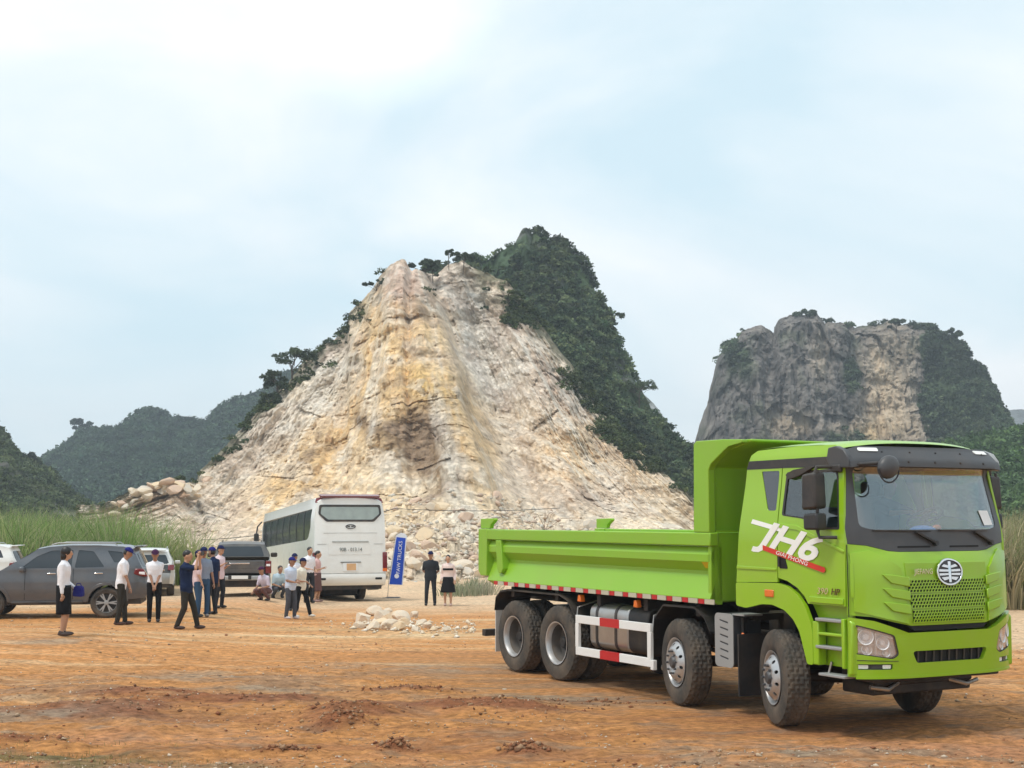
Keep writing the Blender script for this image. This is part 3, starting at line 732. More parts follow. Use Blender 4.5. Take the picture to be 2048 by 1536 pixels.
N_SIL = [(-420, 640), (-200, 700), (-60, 795), (-8, 856), (10, 868), (22, 892), (42, 912), (66, 926), (82, 935), (96, 950), (112, 968), (130, 984), (160, 1004), (210, 1030)]
def n_colour(PX, T, V):
    n = fbm(V[..., 0] * .08, V[..., 1] * .05, V[..., 2] * .08, oct=5, seed=611)
    c = mixc(np.tile(C(.06, .075, .04), PX.shape + (1,)), C(.09, .10, .05), sstep(-.3, .4, n))
    return mixc(c, C(.23, .21, .20), sstep(.0, .35, n) * sstep(.95, .6, T))
NH, NV, NPX, NT = hill_mesh('rocky_hill', N_SIL, 230, 150, -1, [(0, 0, 0), (.4, .5, .42), (1, 1, 1)], 240, 150,
                            lambda PX, T, X, D, Z: (4 * fbm(X * .06, D * .03, Z * .05, oct=5, seed=613, ridged=True), 1.5 * fbm(X * .2, D * .2, Z * .2, oct=3, seed=615)), n_colour, cliff_m, rough_sil=5, seed=617, back=80)
tag(NH, kind='structure')

# --- tree cover on the hills (far woods that read as one mass)
def cover(name, parts):
    Vs, Fs, Cs = [], [], []; n0 = 0
    for V, F, Cc in parts: Vs.append(V); Fs.append(F + n0); Cs.append(Cc); n0 += len(V)
    me = npmesh(name, np.vstack(Vs), np.vstack(Fs), np.clip(np.vstack(Cs), .004, .6))
    return tag(link(name, me, leaf_m, smooth=0), kind='stuff')
def pick(V, mask, n, seed):
    rng = np.random.default_rng(seed); w = mask.ravel().astype(float); P = V.reshape(-1, 3)
    a = np.zeros(V.shape[:2]); e1 = np.linalg.norm(V[1:, :-1] - V[:-1, :-1], axis=-1); e2 = np.linalg.norm(V[:-1, 1:] - V[:-1, :-1], axis=-1); a[:-1, :-1] = e1 * e2
    w = w * a.ravel(); i = rng.choice(len(P), n, p=w / w.sum()); return P[i], i, rng
def basecol(n, rng, a, b): t = rng.random(n)[:, None] ** 1.3; return C(*a) * (1 - t) + C(*b) * t
kn = fbm(KV[..., 0] * .12, KV[..., 1] * .06, KV[..., 2] * .09, oct=4, seed=701)
P, i, rg = pick(KV, np.clip(.55 + 1.6 * kn, .03, 1) * (KT > .02) * (KT < 1.15) * (KPX > 850), 4200, 702)
cover('karst_woodland', [crowns(P + C(0, -.2, .1), .4 + .9 * rg.random(len(P)), 30, .25, basecol(len(P), rg, (.055, .095, .05), (.16, .19, .085)) * (.9 + 1.3 * fbm(P[:, 0] * .14, P[:, 1] * .1, P[:, 2] * .10, oct=3, seed=704)).clip(.45, 1.7)[:, None], 703, jitter=.35)])
rim = (QT > .86) & (QT < 1.05)
nq = fbm(QV[..., 0] * .3, QV[..., 1] * .1, QV[..., 2] * .3, oct=4, seed=711)
mask = rim * np.clip(.12 + nq, 0, 1) * (sstep(775, 640, QPX) * .8 * sstep(440, 560, QPX) + .12 + 1.1 * sstep(985, 1030, QPX)) + ((QT > .7) & (QT < 1.05)) * sstep(980, 1060, QPX) * sstep(1420, 1380, QPX) * np.clip(nq + .05, 0, 1) * sstep(.74, .97, QT) * 2.2
P, i, rg = pick(QV, mask, 780, 712)
cover('rim_brush', [crowns(P + C(0, -.2, .1), .3 + .6 * rg.random(len(P)) ** 1.5, 34, .17, basecol(len(P), rg, (.045, .07, .028), (.11, .13, .05)), 713, jitter=.25)])
vr, _, _ = veg_r(RPX, RT, RV)
P, i, rg = pick(RV, sstep(.28, .7, vr) * (RT < 1.1), 4200, 722)
cover('cliff_woodland', [crowns(P + C(0, -.4, .0), .5 + 1.1 * rg.random(len(P)), 22, .38, basecol(len(P), rg, (.06, .095, .05), (.13, .16, .08)) * (.9 + 1.2 * fbm(P[:, 0] * .1, P[:, 1] * .1, P[:, 2] * .08, oct=3, seed=724)).clip(.5, 1.6)[:, None], 723, jitter=.3)])
P, i, rg = pick(WV, (WT > .05) & (WPX > 1900), 1500, 732)
cover('slope_woodland', [crowns(P + C(0, 0, .8), 1.0 + 1.6 * rg.random(len(P)), 44, .34, basecol(len(P), rg, (.06, .11, .04), (.12, .19, .065)), 733, jitter=.25)])
P, i, rg = pick(LV, (LT > .05) & (LT < 1.15) & (LPX > 40) & (LPX < 640), 4800, 742)
cover('far_forest', [crowns(P + C(0, 0, .6), 1.2 + 2.0 * rg.random(len(P)), 20, .62, basecol(len(P), rg, (.035, .07, .04), (.07, .115, .055)), 743, jitter=.3)])
nn = fbm(NV[..., 0] * .08, NV[..., 1] * .05, NV[..., 2] * .08, oct=5, seed=611)
P, i, rg = pick(NV, (NT > .02) * (NT < 1.1) * np.clip(.35 - 1.6 * nn, 0, 1) * (NPX > -60), 1900, 752)
cover('near_woodland', [crowns(P + C(0, 0, .1), .6 + .9 * rg.random(len(P)), 30, .28, basecol(len(P), rg, (.06, .09, .04), (.14, .17, .07)), 753, jitter=.25)])

# ================================================================== TALL GRASS
grass_m = attr_mat('grass_blade', rough=.6, bump=0, var=0, translucent=.35)
def blades(name, P, H, Wd, cols, seed=0, bend=.45, clump=None, segs=4):
    rng = np.random.default_rng(seed); n = len(P); a = rng.random(n) * 6.283; dx, dy = np.cos(a), np.sin(a)
    b = bend * (.3 + rng.random(n)) * H
    if clump is not None: dx, dy = clump[:, 0] * .8 + dx * .5, clump[:, 1] * .8 + dy * .5
    fa = rng.random(n) * 3.14159; wx, wy = np.cos(fa) * Wd, np.sin(fa) * Wd
    rows = []
    for k in range(segs + 1):
        t = k / segs; w = (1 - t ** 1.6) * .5 + .02
        cx = P[:, 0] + dx * b * t ** 2.2; cy = P[:, 1] + dy * b * t ** 2.2; cz = P[:, 2] + H * (t - .28 * (b / H) * t ** 3)
        rows.append(np.stack([cx - wx * w, cy - wy * w, cz], 1)); rows.append(np.stack([cx + wx * w, cy + wy * w, cz], 1))
    V = np.stack(rows, 1); m = 2 * (segs + 1)
    f = np.array([(2 * k, 2 * k + 1, 2 * k + 3, 2 * k + 2) for k in range(segs)])
    F = (f[None] + (np.arange(n) * m)[:, None, None]).reshape(-1, 4)
    cc = np.repeat(cols[:, None, :], m, 1)
    return V.reshape(-1, 3), F, cc.reshape(-1, 3)
def reeds(name, n_cl, xr, yr, hr, per, cols, wd, seed, mask=None, grp=None):
    rng = np.random.default_rng(seed); cx = rng.uniform(*xr, n_cl); cy = rng.uniform(*yr, n_cl)
    if mask is not None: k = mask(cx, cy); cx, cy = cx[k], cy[k]
    n_cl = len(cx); idx = np.repeat(np.arange(n_cl), per); N = len(idx); off = rng.normal(0, .28, (N, 2))
    h = rng.uniform(*hr, n_cl)[idx] * (.55 + .5 * rng.random(N)); P = np.stack([cx[idx] + off[:, 0], cy[idx] + off[:, 1], np.zeros(N)], 1); P[:, 2] = gh(P[:, 0], P[:, 1])
    c = np.array(cols)[rng.integers(0, len(cols), n_cl)][idx] * (1 + .2 * rng.normal(0, 1, N))[:, None].clip(.5, 1.6)
    V, F, Cc = blades(name, P, h, wd, c, seed + 1, clump=off * 3.0, bend=.62)
    me = npmesh(name, V, F, np.clip(Cc, .01, .8)); return tag(link(name, me, grass_m, smooth=180), kind='stuff')
reeds('tall_grass', 1700, (-27, -10.2), (49, 66), (1.0, 3.5), 32, [(.21, .32, .08), (.27, .37, .11), (.15, .25, .06), (.38, .40, .18), (.42, .40, .24)], .04, 801,
      mask=lambda x, y: (x / y < -.236 - .012 * np.sin(y * 2.1)) & ((x / y < -.27) | (y < 56)) & (fbm(x * .45, y * .3, oct=3, seed=77) > -.25) & ~((x > -14.2) & (x < -10.6) & (y < 53)))
reeds('low_grass', 420, (-24, -10.2), (47, 58), (.6, 1.7), 30, [(.30, .36, .12), (.42, .41, .20), (.22, .29, .09)], .035, 803, mask=lambda x, y: (x / y < -.222) & ~((x > -14.0) & (x < -10.8) & (y < 53)))
reeds('dry_grass', 1700, (11.5, 22), (33, 62), (1.6, 3.2), 26, [(.36, .32, .18), (.28, .29, .13), (.42, .36, .22), (.2, .24, .09)], .04, 805, mask=lambda x, y: (x / y > .29) & (y > 36 + .25 * (x - 12)))
reeds('foot_brush', 48, (-3.2, 1.2), (50, 56), (.35, .85), 40, [(.30, .32, .22), (.38, .36, .26), (.24, .28, .16)], .035, 807, mask=lambda x, y: (x / y > -.047) & (x / y < -.018))
reeds('weeds', 60, (-6.4, -2.9), (13.3, 14.6), (.03, .09), 14, [(.20, .21, .08), (.25, .22, .10), (.14, .16, .05)], .006, 809)

# ================================================================== MATERIALS FOR THINGS
M_green = mat('truck_green', (.275, .50, .010), rough=.32, var=.04, scale=1.5, coat=.35, dust=.10)
M_green_in = mat('truck_green_box', (.235, .47, .018), rough=.42, var=.05, scale=1.2, coat=.12, dust=.10)
M_black = mat('black_plastic', (.022, .023, .026), rough=.5, var=.2, dust=.12)
M_grey_pl = mat('grey_plastic', (.055, .058, .064), rough=.45, var=.1, dust=.05)
M_chas = mat('chassis_black', (.012, .012, .013), rough=.6, var=.3, dust=.15)
M_rub = mat('tyre_rubber', (.045, .042, .038), rough=.9, var=.3, scale=14, dust=.75, dustcol=(.20, .15, .105), bump=.2, bscale=60)
M_rim = mat('silver_rim', (.50, .51, .52), rough=.38, metal=.65, var=.12, dust=.2)
M_steel = mat('brushed_steel', (.46, .46, .45), rough=.32, metal=.8, var=.15, dust=.25)
M_alu = mat('grey_aluminium', (.36, .37, .37), rough=.5, metal=.3, var=.08, dust=.1)
M_white = mat('white_paint', (.80, .80, .78), rough=.4, var=.04, dust=.08)
M_red = mat('red_reflector', (.50, .012, .02), rough=.3, var=.1)
M_dred = mat('dark_red_lens', (.16, .008, .012), rough=.15, var=.1, coat=.6)
M_amber = mat('amber_lens', (.75, .16, .015), rough=.25, var=.1, coat=.5)
M_beige = mat('tape_white', (.50, .47, .36), rough=.5, var=.1)
M_chrome = mat('chrome', (.75, .76, .77), rough=.12, metal=1.0, var=.05)
M_lamp = mat('lamp_reflector', (.92, .93, .95), rough=.3, metal=.0, var=.12, scale=30)
M_dark = mat('dark_gap', (.008, .008, .009), rough=.8, var=.1)
M_seat = mat('seat_fabric', (.10, .10, .11), rough=.9, var=.2)
M_paper = mat('white_paper', (.82, .84, .84), rough=.8, var=.03)
M_letter = mat('letter_white', (.86, .87, .84), rough=.45, var=.02)
M_redstripe = mat('stripe_red', (.62, .035, .015), rough=.45, var=.03)
M_yel = mat('yellow_sticker', (.70, .48, .01), rough=.5, var=.05)
M_glass = glass('windscreen_glass', (.90, .96, .95), .10, .96)
M_glass_s = glass('side_glass', (.65, .72, .72), .07, .85)
M_glass_d = glass('dark_glass', (.20, .24, .25), .10, .7)
M_clear = glass('lamp_glass', (1, 1, 1), .14, .97)

# ================================================================== THE GREEN DUMP TRUCK   (x forward, y left, z up)
TY = .494; TO = Vector((3.035 + cos(TY) * 1.22, 16.202 + sin(TY) * 1.22, 0))
truck = empty('dump_truck', (TO.x, TO.y, 0), rz=TY - pi / 2)
tag(truck, 'bright green eight wheeled dump truck parked on the orange dirt', 'dump truck')
Tm = Matrix.Translation(TO) @ Matrix.Rotation(TY - pi / 2, 4, 'Z')
def tw(x, y, z): return Tm @ Vector((x, y, z))
U1, U2, U3, U4 = 0.0, -1.943, -5.016, -6.367

# ---- wheels
def tyre_mesh(w=.305, R=.56, r=.30, lug=True):
    """tyre with shoulder, sidewall and cut tread blocks; outer face at y = 0, going to y = +w"""
    n = 132; prof = []
    sw = [(r, .035), (r + .03, .012), (r + .10, 0.0), (R - .09, .004), (R - .035, .018)]
    tread = [.034 + (w - .068) * k / 12 for k in range(13)]
    prof = [(a, b, 0) for a, b in sw] + [(R - (.006 if 0 < k < 12 else .018), t, 1 + k) for k, t in enumerate(tread)] + [(a, w - b, 0) for a, b in sw[::-1]]
    V = []; F = []; m = len(prof)
    for i in range(n):
        a = 2 * pi * i / n
        for rr, t, k in prof:
            if k and lug:
                kk = k - 1; ph = (i + (2 if kk % 4 in (1, 2) else 0)) % 4
                groove = kk in (3, 6, 9)
                if groove: rr -= .011
                elif ph < 1: rr -= .017
                if kk in (0, 12) and (i % 4) < 2: rr -= .008
            V.append((rr * cos(a), t, rr * sin(a)))
    for i in range(n):
        for j in range(m - 1):
            A, B = i * m + j, ((i + 1) % n) * m + j; F.append((A, A + 1, B + 1, B))
    me = bpy.data.meshes.new('tyre'); me.from_pydata(V, [], F); me.update(); return me
tyre_me = tyre_mesh(); tyre_me.materials.append(M_rub)
tyre_me.polygons.foreach_set('use_smooth', [True] * len(tyre_me.polygons)); tyre_me.set_sharp_from_angle(angle=radians(28))
# steel rim with the disc bulging out (steered axles)
def disc_map(rc):
    def f(a, b, off):
        r = sqrt(a * a + b * b); t = np.interp(r, [0, .10, .13, .17, .20, .26], [-.03, -.03, -.045, -.05, -.035, .02])
        return (a, t - off, b)
    return f
def circ(cx, cy, r, n=12): return [(cx + r * cos(2 * pi * i / n), cy + r * sin(2 * pi * i / n)) for i in range(n)]
front_rim = MB().lathe([(.305, .02), (.315, .0), (.30, .004), (.285, .03), (.27, .06), (.262, .10), (.262, .26)], 40)
front_rim_me = front_rim.mesh('rim'); front_rim_me.materials.append(M_rim)
_o = plate('rim_disc', circ(0, 0, .262, 48), [circ(0, 0, .085, 20)] + [circ(.222 * cos(2 * pi * (i + .5) / 10), .222 * sin(2 * pi * (i + .5) / 10), .022, 10) for i in range(10)],
           disc_map(0), .01, M_rim, cuts_a=[-.2, -.15, -.1, -.05, 0, .05, .1, .15, .2], cuts_b=[-.2, -.15, -.1, -.05, 0, .05, .1, .15, .2], smooth=50)
disc_me = _o.data; bpy.data.objects.remove(_o)
hub_b = MB().lathe([(.0, -.065), (.06, -.065), (.075, -.05), (.085, -.02), (.085, .06)], 20)
for i in range(10):
    a = 2 * pi * i / 10; hub_b.lathe([(0, -.075), (.014, -.075), (.016, -.04), (.016, -.02)], 6, c=(.145 * cos(a), 0, .145 * sin(a)))
hub_me = hub_b.mesh('hub'); hub_me.materials.append(M_grey_pl)
# dished rim (rear dual wheels)
dish_me = MB().lathe([(.305, .02), (.318, 0), (.300, .003), (.285, .03), (.275, .08), (.262, .16), (.255, .22), (.22, .235), (.17, .24), (.15, .23)], 40).mesh('rim'); dish_me.materials.append(M_rim); dish_me.materials.append(mat('rim_inside', (.10, .10, .10), rough=.6, metal=.3, var=.3, dust=.3))
for p_ in dish_me.polygons:
    if .045 < p_.center.y and sqrt(p_.center.x ** 2 + p_.center.z ** 2) < .276: p_.material_index = 1
dhub_b = MB().lathe([(.0, .10), (.07, .10), (.085, .12), (.095, .22), (.15, .235)], 20)
for i in range(10):
    a = 2 * pi * i / 10; dhub_b.lathe([(0, .195), (.015, .195), (.017, .24)], 6, c=(.128 * cos(a), 0, .128 * sin(a)))
dhub_me = dhub_b.mesh('hub'); dhub_me.materials.append(M_chas)
back_me = MB().lathe([(.0, .24), (.26, .24), (.262, .26)], 30).mesh('drum'); back_me.materials.append(M_chas)
for me in (front_rim_me, disc_me, hub_me, dish_me, dhub_me, back_me):
    me.polygons.foreach_set('use_smooth', [True] * len(me.polygons)); me.set_sharp_from_angle(angle=radians(40))
def put(name, me, parent, **k):
    o = bpy.data.objects.new(name, me); COL.objects.link(o); o.parent = parent
    for a, b in k.items(): setattr(o, a, b)
    return o
def wheel(x, side, front, steer=0.0, roll=0.0):
    """side -1 = near (right hand) side"""
    y = side * 1.22
    w = empty('wheel', (x, y, .56), rz=(0 if side < 0 else pi) + steer); w.parent = truck; w.rotation_euler.y = 0
    spin = roll
    put('tyre', tyre_me, w, rotation_euler=(0, spin, 0))
    if front:
        put('rim', front_rim_me, w); put('wheel_disc', disc_me, w, rotation_euler=(0, spin, 0)); put('hub', hub_me, w, rotation_euler=(0, spin, 0)); put('brake_drum', back_me, w)
    else:
        put('rim', dish_me, w); put('hub', dhub_me, w, rotation_euler=(0, spin, 0))
        put('inner_tyre', tyre_me, w, location=(0, .335, 0), rotation_euler=(0, spin + .2, 0)); put('brake_drum', back_me, w)
    return w
for s in (-1, 1):
    wheel(U1, s, True, -radians(21 if s < 0 else 19), .3 + s); wheel(U2, s, True, -radians(13), .9 + s)
    wheel(U3, s, False, 0, .1 + s); wheel(U4, s, False, 0, .5 + s)

# ---- chassis
ch = MB()
for s in (-1, 1): ch.box((-3.1, s * .43, .86), (8.6, .09, .28))
for x in (-7.2, -5.7, -4.2, -3.0, -1.0, .2, 1.1): ch.box((x, 0, .86), (.12, .84, .22))
ch.build('chassis_frame', M_chas, truck, bevel=.008)
ax = MB()
for u in (U1, U2, U3, U4): ax.sweep([(u, -.85, .56), (u, 0, .56 - (.05 if u > -2.5 else 0)), (u, .85, .56)], [.07, .085, .07], 10)
for u in (U3, U4): ax.ball((u, 0, .56), (.24, .22, .24))
for s in (-1, 1):
    for u in (U1, U2): ax.bar((u - .75, s * .43, .70), (u, s * .43, .64), .09, .04); ax.bar((u + .75, s * .43, .70), (u, s * .43, .64), .09, .04)
    ax.bar((U4 - .6, s * .5, .62), (U3 + .6, s * .5, .62), .1, .12)
ax.sweep([(-1.0, .1, .75), (-3.0, .05, .68), (-5.0, 0, .6)], .07, 10)
ax.build('axles', M_chas, truck, smooth=40)
en = MB(); en.box((.35, 0, .95), (1.5, .86, .72)); en.box((.95, 0, .62), (.5, 1.5, .14)); en.box((-.75, 0, .95), (.5, .9, .6)); en.sweep([(-.2, -.55, 1.1), (-.2, .55, 1.1)], .14)
en.box((.92, 0, .60), (.5, 1.5, .30)); en.box((.4, 0, .66), (1.4, .9, .3))  # plain dark boxes, added to darken the shaded space under bumper and cab
en.build('engine', M_chas, truck, bevel=.02)
for s in (-1, 1): MB().sweep([(1.15, s * .30, .60), (1.25, s * .6, .52), (1.2, s * .82, .55)], .025, 8).build('steering_rod', M_steel, truck)

# ---- tipper body: side walls pressed in two folds
YB = 1.20
def wall(s):
    b = MB()
    prof = [(YB - .12, 1.33), (YB + .01, 1.40), (YB - .115, 1.70), (YB - .115, 1.745), (YB - .02, 1.865), (YB - .02, 1.955), (YB - .075, 2.055), (YB - .19, 2.055), (YB - .19, 1.33)]
    prof = [(s * a, z) for a, z in prof]
    b.prism(prof, 0, -7.28, -1.20)
    return b.build('side_wall', M_green_in, truck, smooth=0, bevel=.006)
for s in (-1, 1):
    wall(s)
    MB().box((-4.35, s * (YB - .055), 2.145), (6.35, .135, .17)).build('top_rail', M_green_in, truck, bevel=.015)
    # end post at the tailgate with its foot
    MB().prism([(-7.58, 1.55), (-7.50, 1.47), (-7.28, 1.47), (-7.28, 2.235), (-7.58, 2.235)], 1, s * (YB - .15), s * (YB + .022)).build('corner_post', M_green_in, truck, bevel=.01)
    MB().prism([(-6.98, 2.055), (-6.80, 2.055), (-6.72, 1.60), (-6.78, 1.53), (-6.88, 1.53), (-6.92, 1.60)], 1, s * (YB - .12), s * (YB + .016)).build('brace_post', M_green_in, truck, bevel=.01)
    MB().prism([(-7.60, 2.24), (-7.60, 2.40), (-7.12, 2.41), (-7.10, 2.38), (-7.24, 2.30), (-7.26, 2.24)], 1, s * (YB - .10), s * (YB - .03)).build('hinge_ear', M_green_in, truck, bevel=.008)
    # headboard side cheek, flaring forward at the top under the rock guard
    plate('headboard_cheek', [(-1.52, 2.232), (-1.19, 2.232), (-1.19, 3.02), (-1.14, 3.09), (-.86, 3.25), (-.76, 3.30), (-.50, 3.335), (-.50, 3.37), (-.9, 3.39), (-1.44, 3.395), (-1.50, 3.36)], [],
          lambda a, b, o, s=s: (a, s * (YB + .010 + o), b), .10, M_green_in, truck, bevel=.01)
MB().box((-1.235, 0, 1.80), (.07, 2.36, .86)).build('front_bulkhead', M_green_in, truck, bevel=.01)
MB().prism([(-1.46, 2.235), (-1.24, 2.235), (-1.22, 3.05), (-.92, 3.25), (-.45, 3.345), (-.45, 3.375), (-1.44, 3.385)], 1, -YB + .095, YB - .095).build('headboard', M_green_in, truck, bevel=.012)
MB().box((-1.205, 0, 2.25), (.02, 2.2, .03)).build('weld_seam', M_green_in, truck)
MB().box((-4.3, 0, 1.38), (6.1, 2.0, .05)).build('box_floor', M_green_in, truck)
MB().box((-7.44, 0, 1.80), (.08, 2.1, .80)).build('tailgate', M_green_in, truck, bevel=.01)
b = MB()
for s in (-1, 1): b.box((-4.3, s * .45, 1.22), (6.0, .1, .26))
for x in (-6.6, -5.2, -4.0, -2.8, -1.6): b.box((x, 0, 1.24), (.1, 2.2, .16))
b.build('sub_frame', M_chas, truck, bevel=.006)
plate('yellow_label', rrect(-1.40, 1.78, -1.23, 1.86, .01), [], lambda a, b, o: (a, -(YB - .115 + (b - 1.745) / .12 * .095 + .008 + o), b), .004, M_yel, truck)
# retro-reflective strip under the box: pale tape with red blocks
for k in range(17):
    x = -7.05 + k * .350
    MB().box((x + .235, -(YB - .0), 1.368), (.20, .012, .062)).build('reflective_tape', M_beige, truck)
    MB().box((x + .065, -(YB - .0), 1.368), (.12, .013, .060)).build('red_reflector', M_red, truck)
for x in (-4.42, -2.94):
    MB().prism([(x - .03, 1.30), (x + .03, 1.30), (x + .05, 1.20), (x - .05, 1.20)], 1, -YB + .02, -YB + .10).build('marker_lamp', M_amber, truck, bevel=.01)
# mudguards over the wheels
def guard(name, pts, y0, y1, t=.025, m=None):
    b = MB()
    for s in (-1, 1):
        P = [Vector(p) for p in pts]; n = len(P); V = []
        for off in (0, -t):
            for yy in (y0, y1):
                for p in P: V.append((p.x, s * yy, p.y + off))
        F = []
        for i in range(n - 1):
            F += [(i, i + 1, n + i + 1, n + i), (2 * n + i, 3 * n + i, 3 * n + i + 1, 2 * n + i + 1), (i, 2 * n + i, 2 * n + i + 1, i + 1), (n + i, n + i + 1, 3 * n + i + 1, 3 * n + i)]
        b2 = MB().add(V, F); b2.build(name, m or M_chas, truck, smooth=0)
guard('mudguard', [(-7.04, .95), (-7.0, 1.14), (-6.84, 1.25), (-6.6, 1.285), (-4.95, 1.285), (-4.72, 1.22), (-4.5, 1.0)], .55, 1.2)
guard('mudguard', [(-2.62, .82), (-2.45, 1.10), (-2.24, 1.285), (-1.55, 1.29), (-1.34, 1.18), (-1.22, 1.0)], .6, 1.2)
pf = mat('pale_flap', (.62, .60, .56), rough=.7, var=.08, dust=.4)
for s in (-1, 1):
    MB().box((-7.06, s * .86, .60), (.02, .62, .68)).build('mud_flap', pf, truck)
    MB().box((-.64, s * .93, .64), (.02, .56, .74)).build('mud_flap', M_black, truck)
MB().box((-7.52, 0, .53), (.12, 2.30, .11)).build('rear_bumper_bar', M_chas, truck, bevel=.01)
b = MB()
for s in (-1, 1): b.bar((-7.3, s * .43, .85), (-7.52, s * .5, .55), .06, .06)
b.build('bumper_bracket', M_chas, truck)
# side guard frame, white with red blocks
for s in (-1, 1):
    g = MB(); Yg = s * 1.215
    for z in (.955, .50): g.box((-3.455, Yg, z), (1.93, .05, .115))
    for x in (-4.385, -2.525): g.box((x, Yg, .727), (.085, .05, .345))
    g.build('side_guard', M_white, truck, bevel=.006)
    MB().box((-2.45, Yg + s * .0, .475), (.07, .06, .13)).build('guard_end', M_white, truck, bevel=.006)
    for z in (.955, .50):
        MB().box((-3.50, Yg + s * .003, z), (.50, .052, .116)).build('red_reflector', M_red, truck)
    b = MB()
    for x in (-4.43, -2.47): b.sweep([(x, Yg, .9), (x, Yg * .98, 1.12), (x + .05, Yg * .7, 1.22)], .012, 6)
    b.build('guard_stay', M_steel, truck)
# fuel tank with straps
def tank_prof(r=.16):
    return rpoly([(-.64, .55), (-1.12, .55), (-1.12, 1.19), (-.64, 1.19)], r, 6)
MB().prism(tank_prof(), 0, -4.22, -3.22).build('fuel_tank', M_steel, truck, smooth=50, bevel=.02)
MB().prism([(y * .995, z) for y, z in tank_prof()], 0, -3.215, -2.72).build('battery_box', M_chas, truck, smooth=50, bevel=.02)
for x in (-4.02, -3.52):
    c = tank_prof(); cy = sum(p[0] for p in c) / len(c); cz = sum(p[1] for p in c) / len(c)
    MB().prism([(cy + (p[0] - cy) * 1.025, cz + (p[1] - cz) * 1.02) for p in c], 0, x - .03, x + .03).build('tank_strap', M_black, truck, smooth=50)
MB().prism([(-y, z) for y, z in tank_prof()], 0, -4.2, -2.7).build('air_tank', M_chas, truck, smooth=50)
b = MB(); b.sweep([(-2.6, -.95, .42), (-2.2, -.9, .40)], .05, 10); b.sweep([(-3.4, -.8, .40), (-3.25, -.8, .40)], .04, 10); b.build('drain_valve', M_steel, truck)
# exhaust shield with slanted slots
sl = []
for k in range(6):
    z = .68 + k * .088; sl.append(rpoly([(-1.07, z + .045), (-1.07, z + .025), (-.90, z - .005 + .0), (-.90, z + .02)], .008, 2))
plate('exhaust_shield', rrect(-1.17, .585, -.80, 1.24, .06), sl, lambda a, b, o: (a, -1.16 - o, b), .012, M_alu, truck, bevel=.004)
MB().prism(rrect(-1.165, .59, -.805, 1.235, .06), 1, -1.15, -.72).build('silencer', M_grey_pl, truck, bevel=.01)
MB().box((-.72, -1.0, 1.235), (.24, .28, .02)).build('shield_bracket', M_alu, truck)
MB().ball((-.66, -1.12, .99), (.03, .02, .035)).build('marker_lamp', M_amber, truck)
b = MB(); b.bar((-.72, -1.05, 1.2), (-.72, -1.05, .75), .06, .05); b.bar((-.75, -.9, 1.2), (-.75, .9, 1.2), .1, .08); b.build('cab_bracket', M_chas, truck)

# ---- cab: one set of surfaces; half width narrows above the belt, the nose bulges forward in the middle
def hw(x, z):
    h = 1.235 - .10 * float(sstep(2.15, 3.1, z)) - .055 * float(sstep(3.08, 3.3, z))
    return h - .012 * float(sstep(0, 1.3, x))
def side_map(s):
    return lambda a, b, o: (a, s * (hw(a, b) + o), b)
def front_u(y, z):
    zz = [.66, 1.20, 1.32, 1.92, 2.05, 2.14, 2.30, 2.90, 3.0, 3.22, 3.30]
    c = np.interp(z, zz, [1.56, 1.60, 1.61, 1.585, 1.50, 1.485, 1.46, 1.30, 1.33, 1.30, 1.22])
    e = np.interp(z, zz, [1.28, 1.30, 1.30, 1.30, 1.29, 1.29, 1.28, 1.18, 1.20, 1.16, 1.08])
    q = min(1, abs(y) / 1.215)
    p = np.interp(z, [1.2, 2.1, 2.9], [4.2, 3.6, 3.4])
    return float(e + (c - e) * (1 - q ** p))
def front_map(a, b, o):
    """a = y across the nose (left positive), b = z, o = outwards"""
    y = max(-1.212, min(1.212, a)) * hw(1.3, b) / 1.223
    du = (front_u(a + .01, b) - front_u(a - .01, b)) / .02
    n = Vector((1, -du, .12 if b < 2.1 else .28)).normalized()
    return (front_u(a, b) + n.x * o, y + n.y * o, b + n.z * o * .5)
CA = [-1.15, -1.05, -.95, -.8, -.6, -.4, -.2, 0, .2, .4, .6, .8, .95, 1.05, 1.15]
CBz = [1.2, 1.32, 1.5, 1.7, 1.9, 2.05, 2.14, 2.22, 2.3, 2.4, 2.55, 2.7, 2.8, 2.9, 2.98, 3.05, 3.12, 3.18, 3.24]
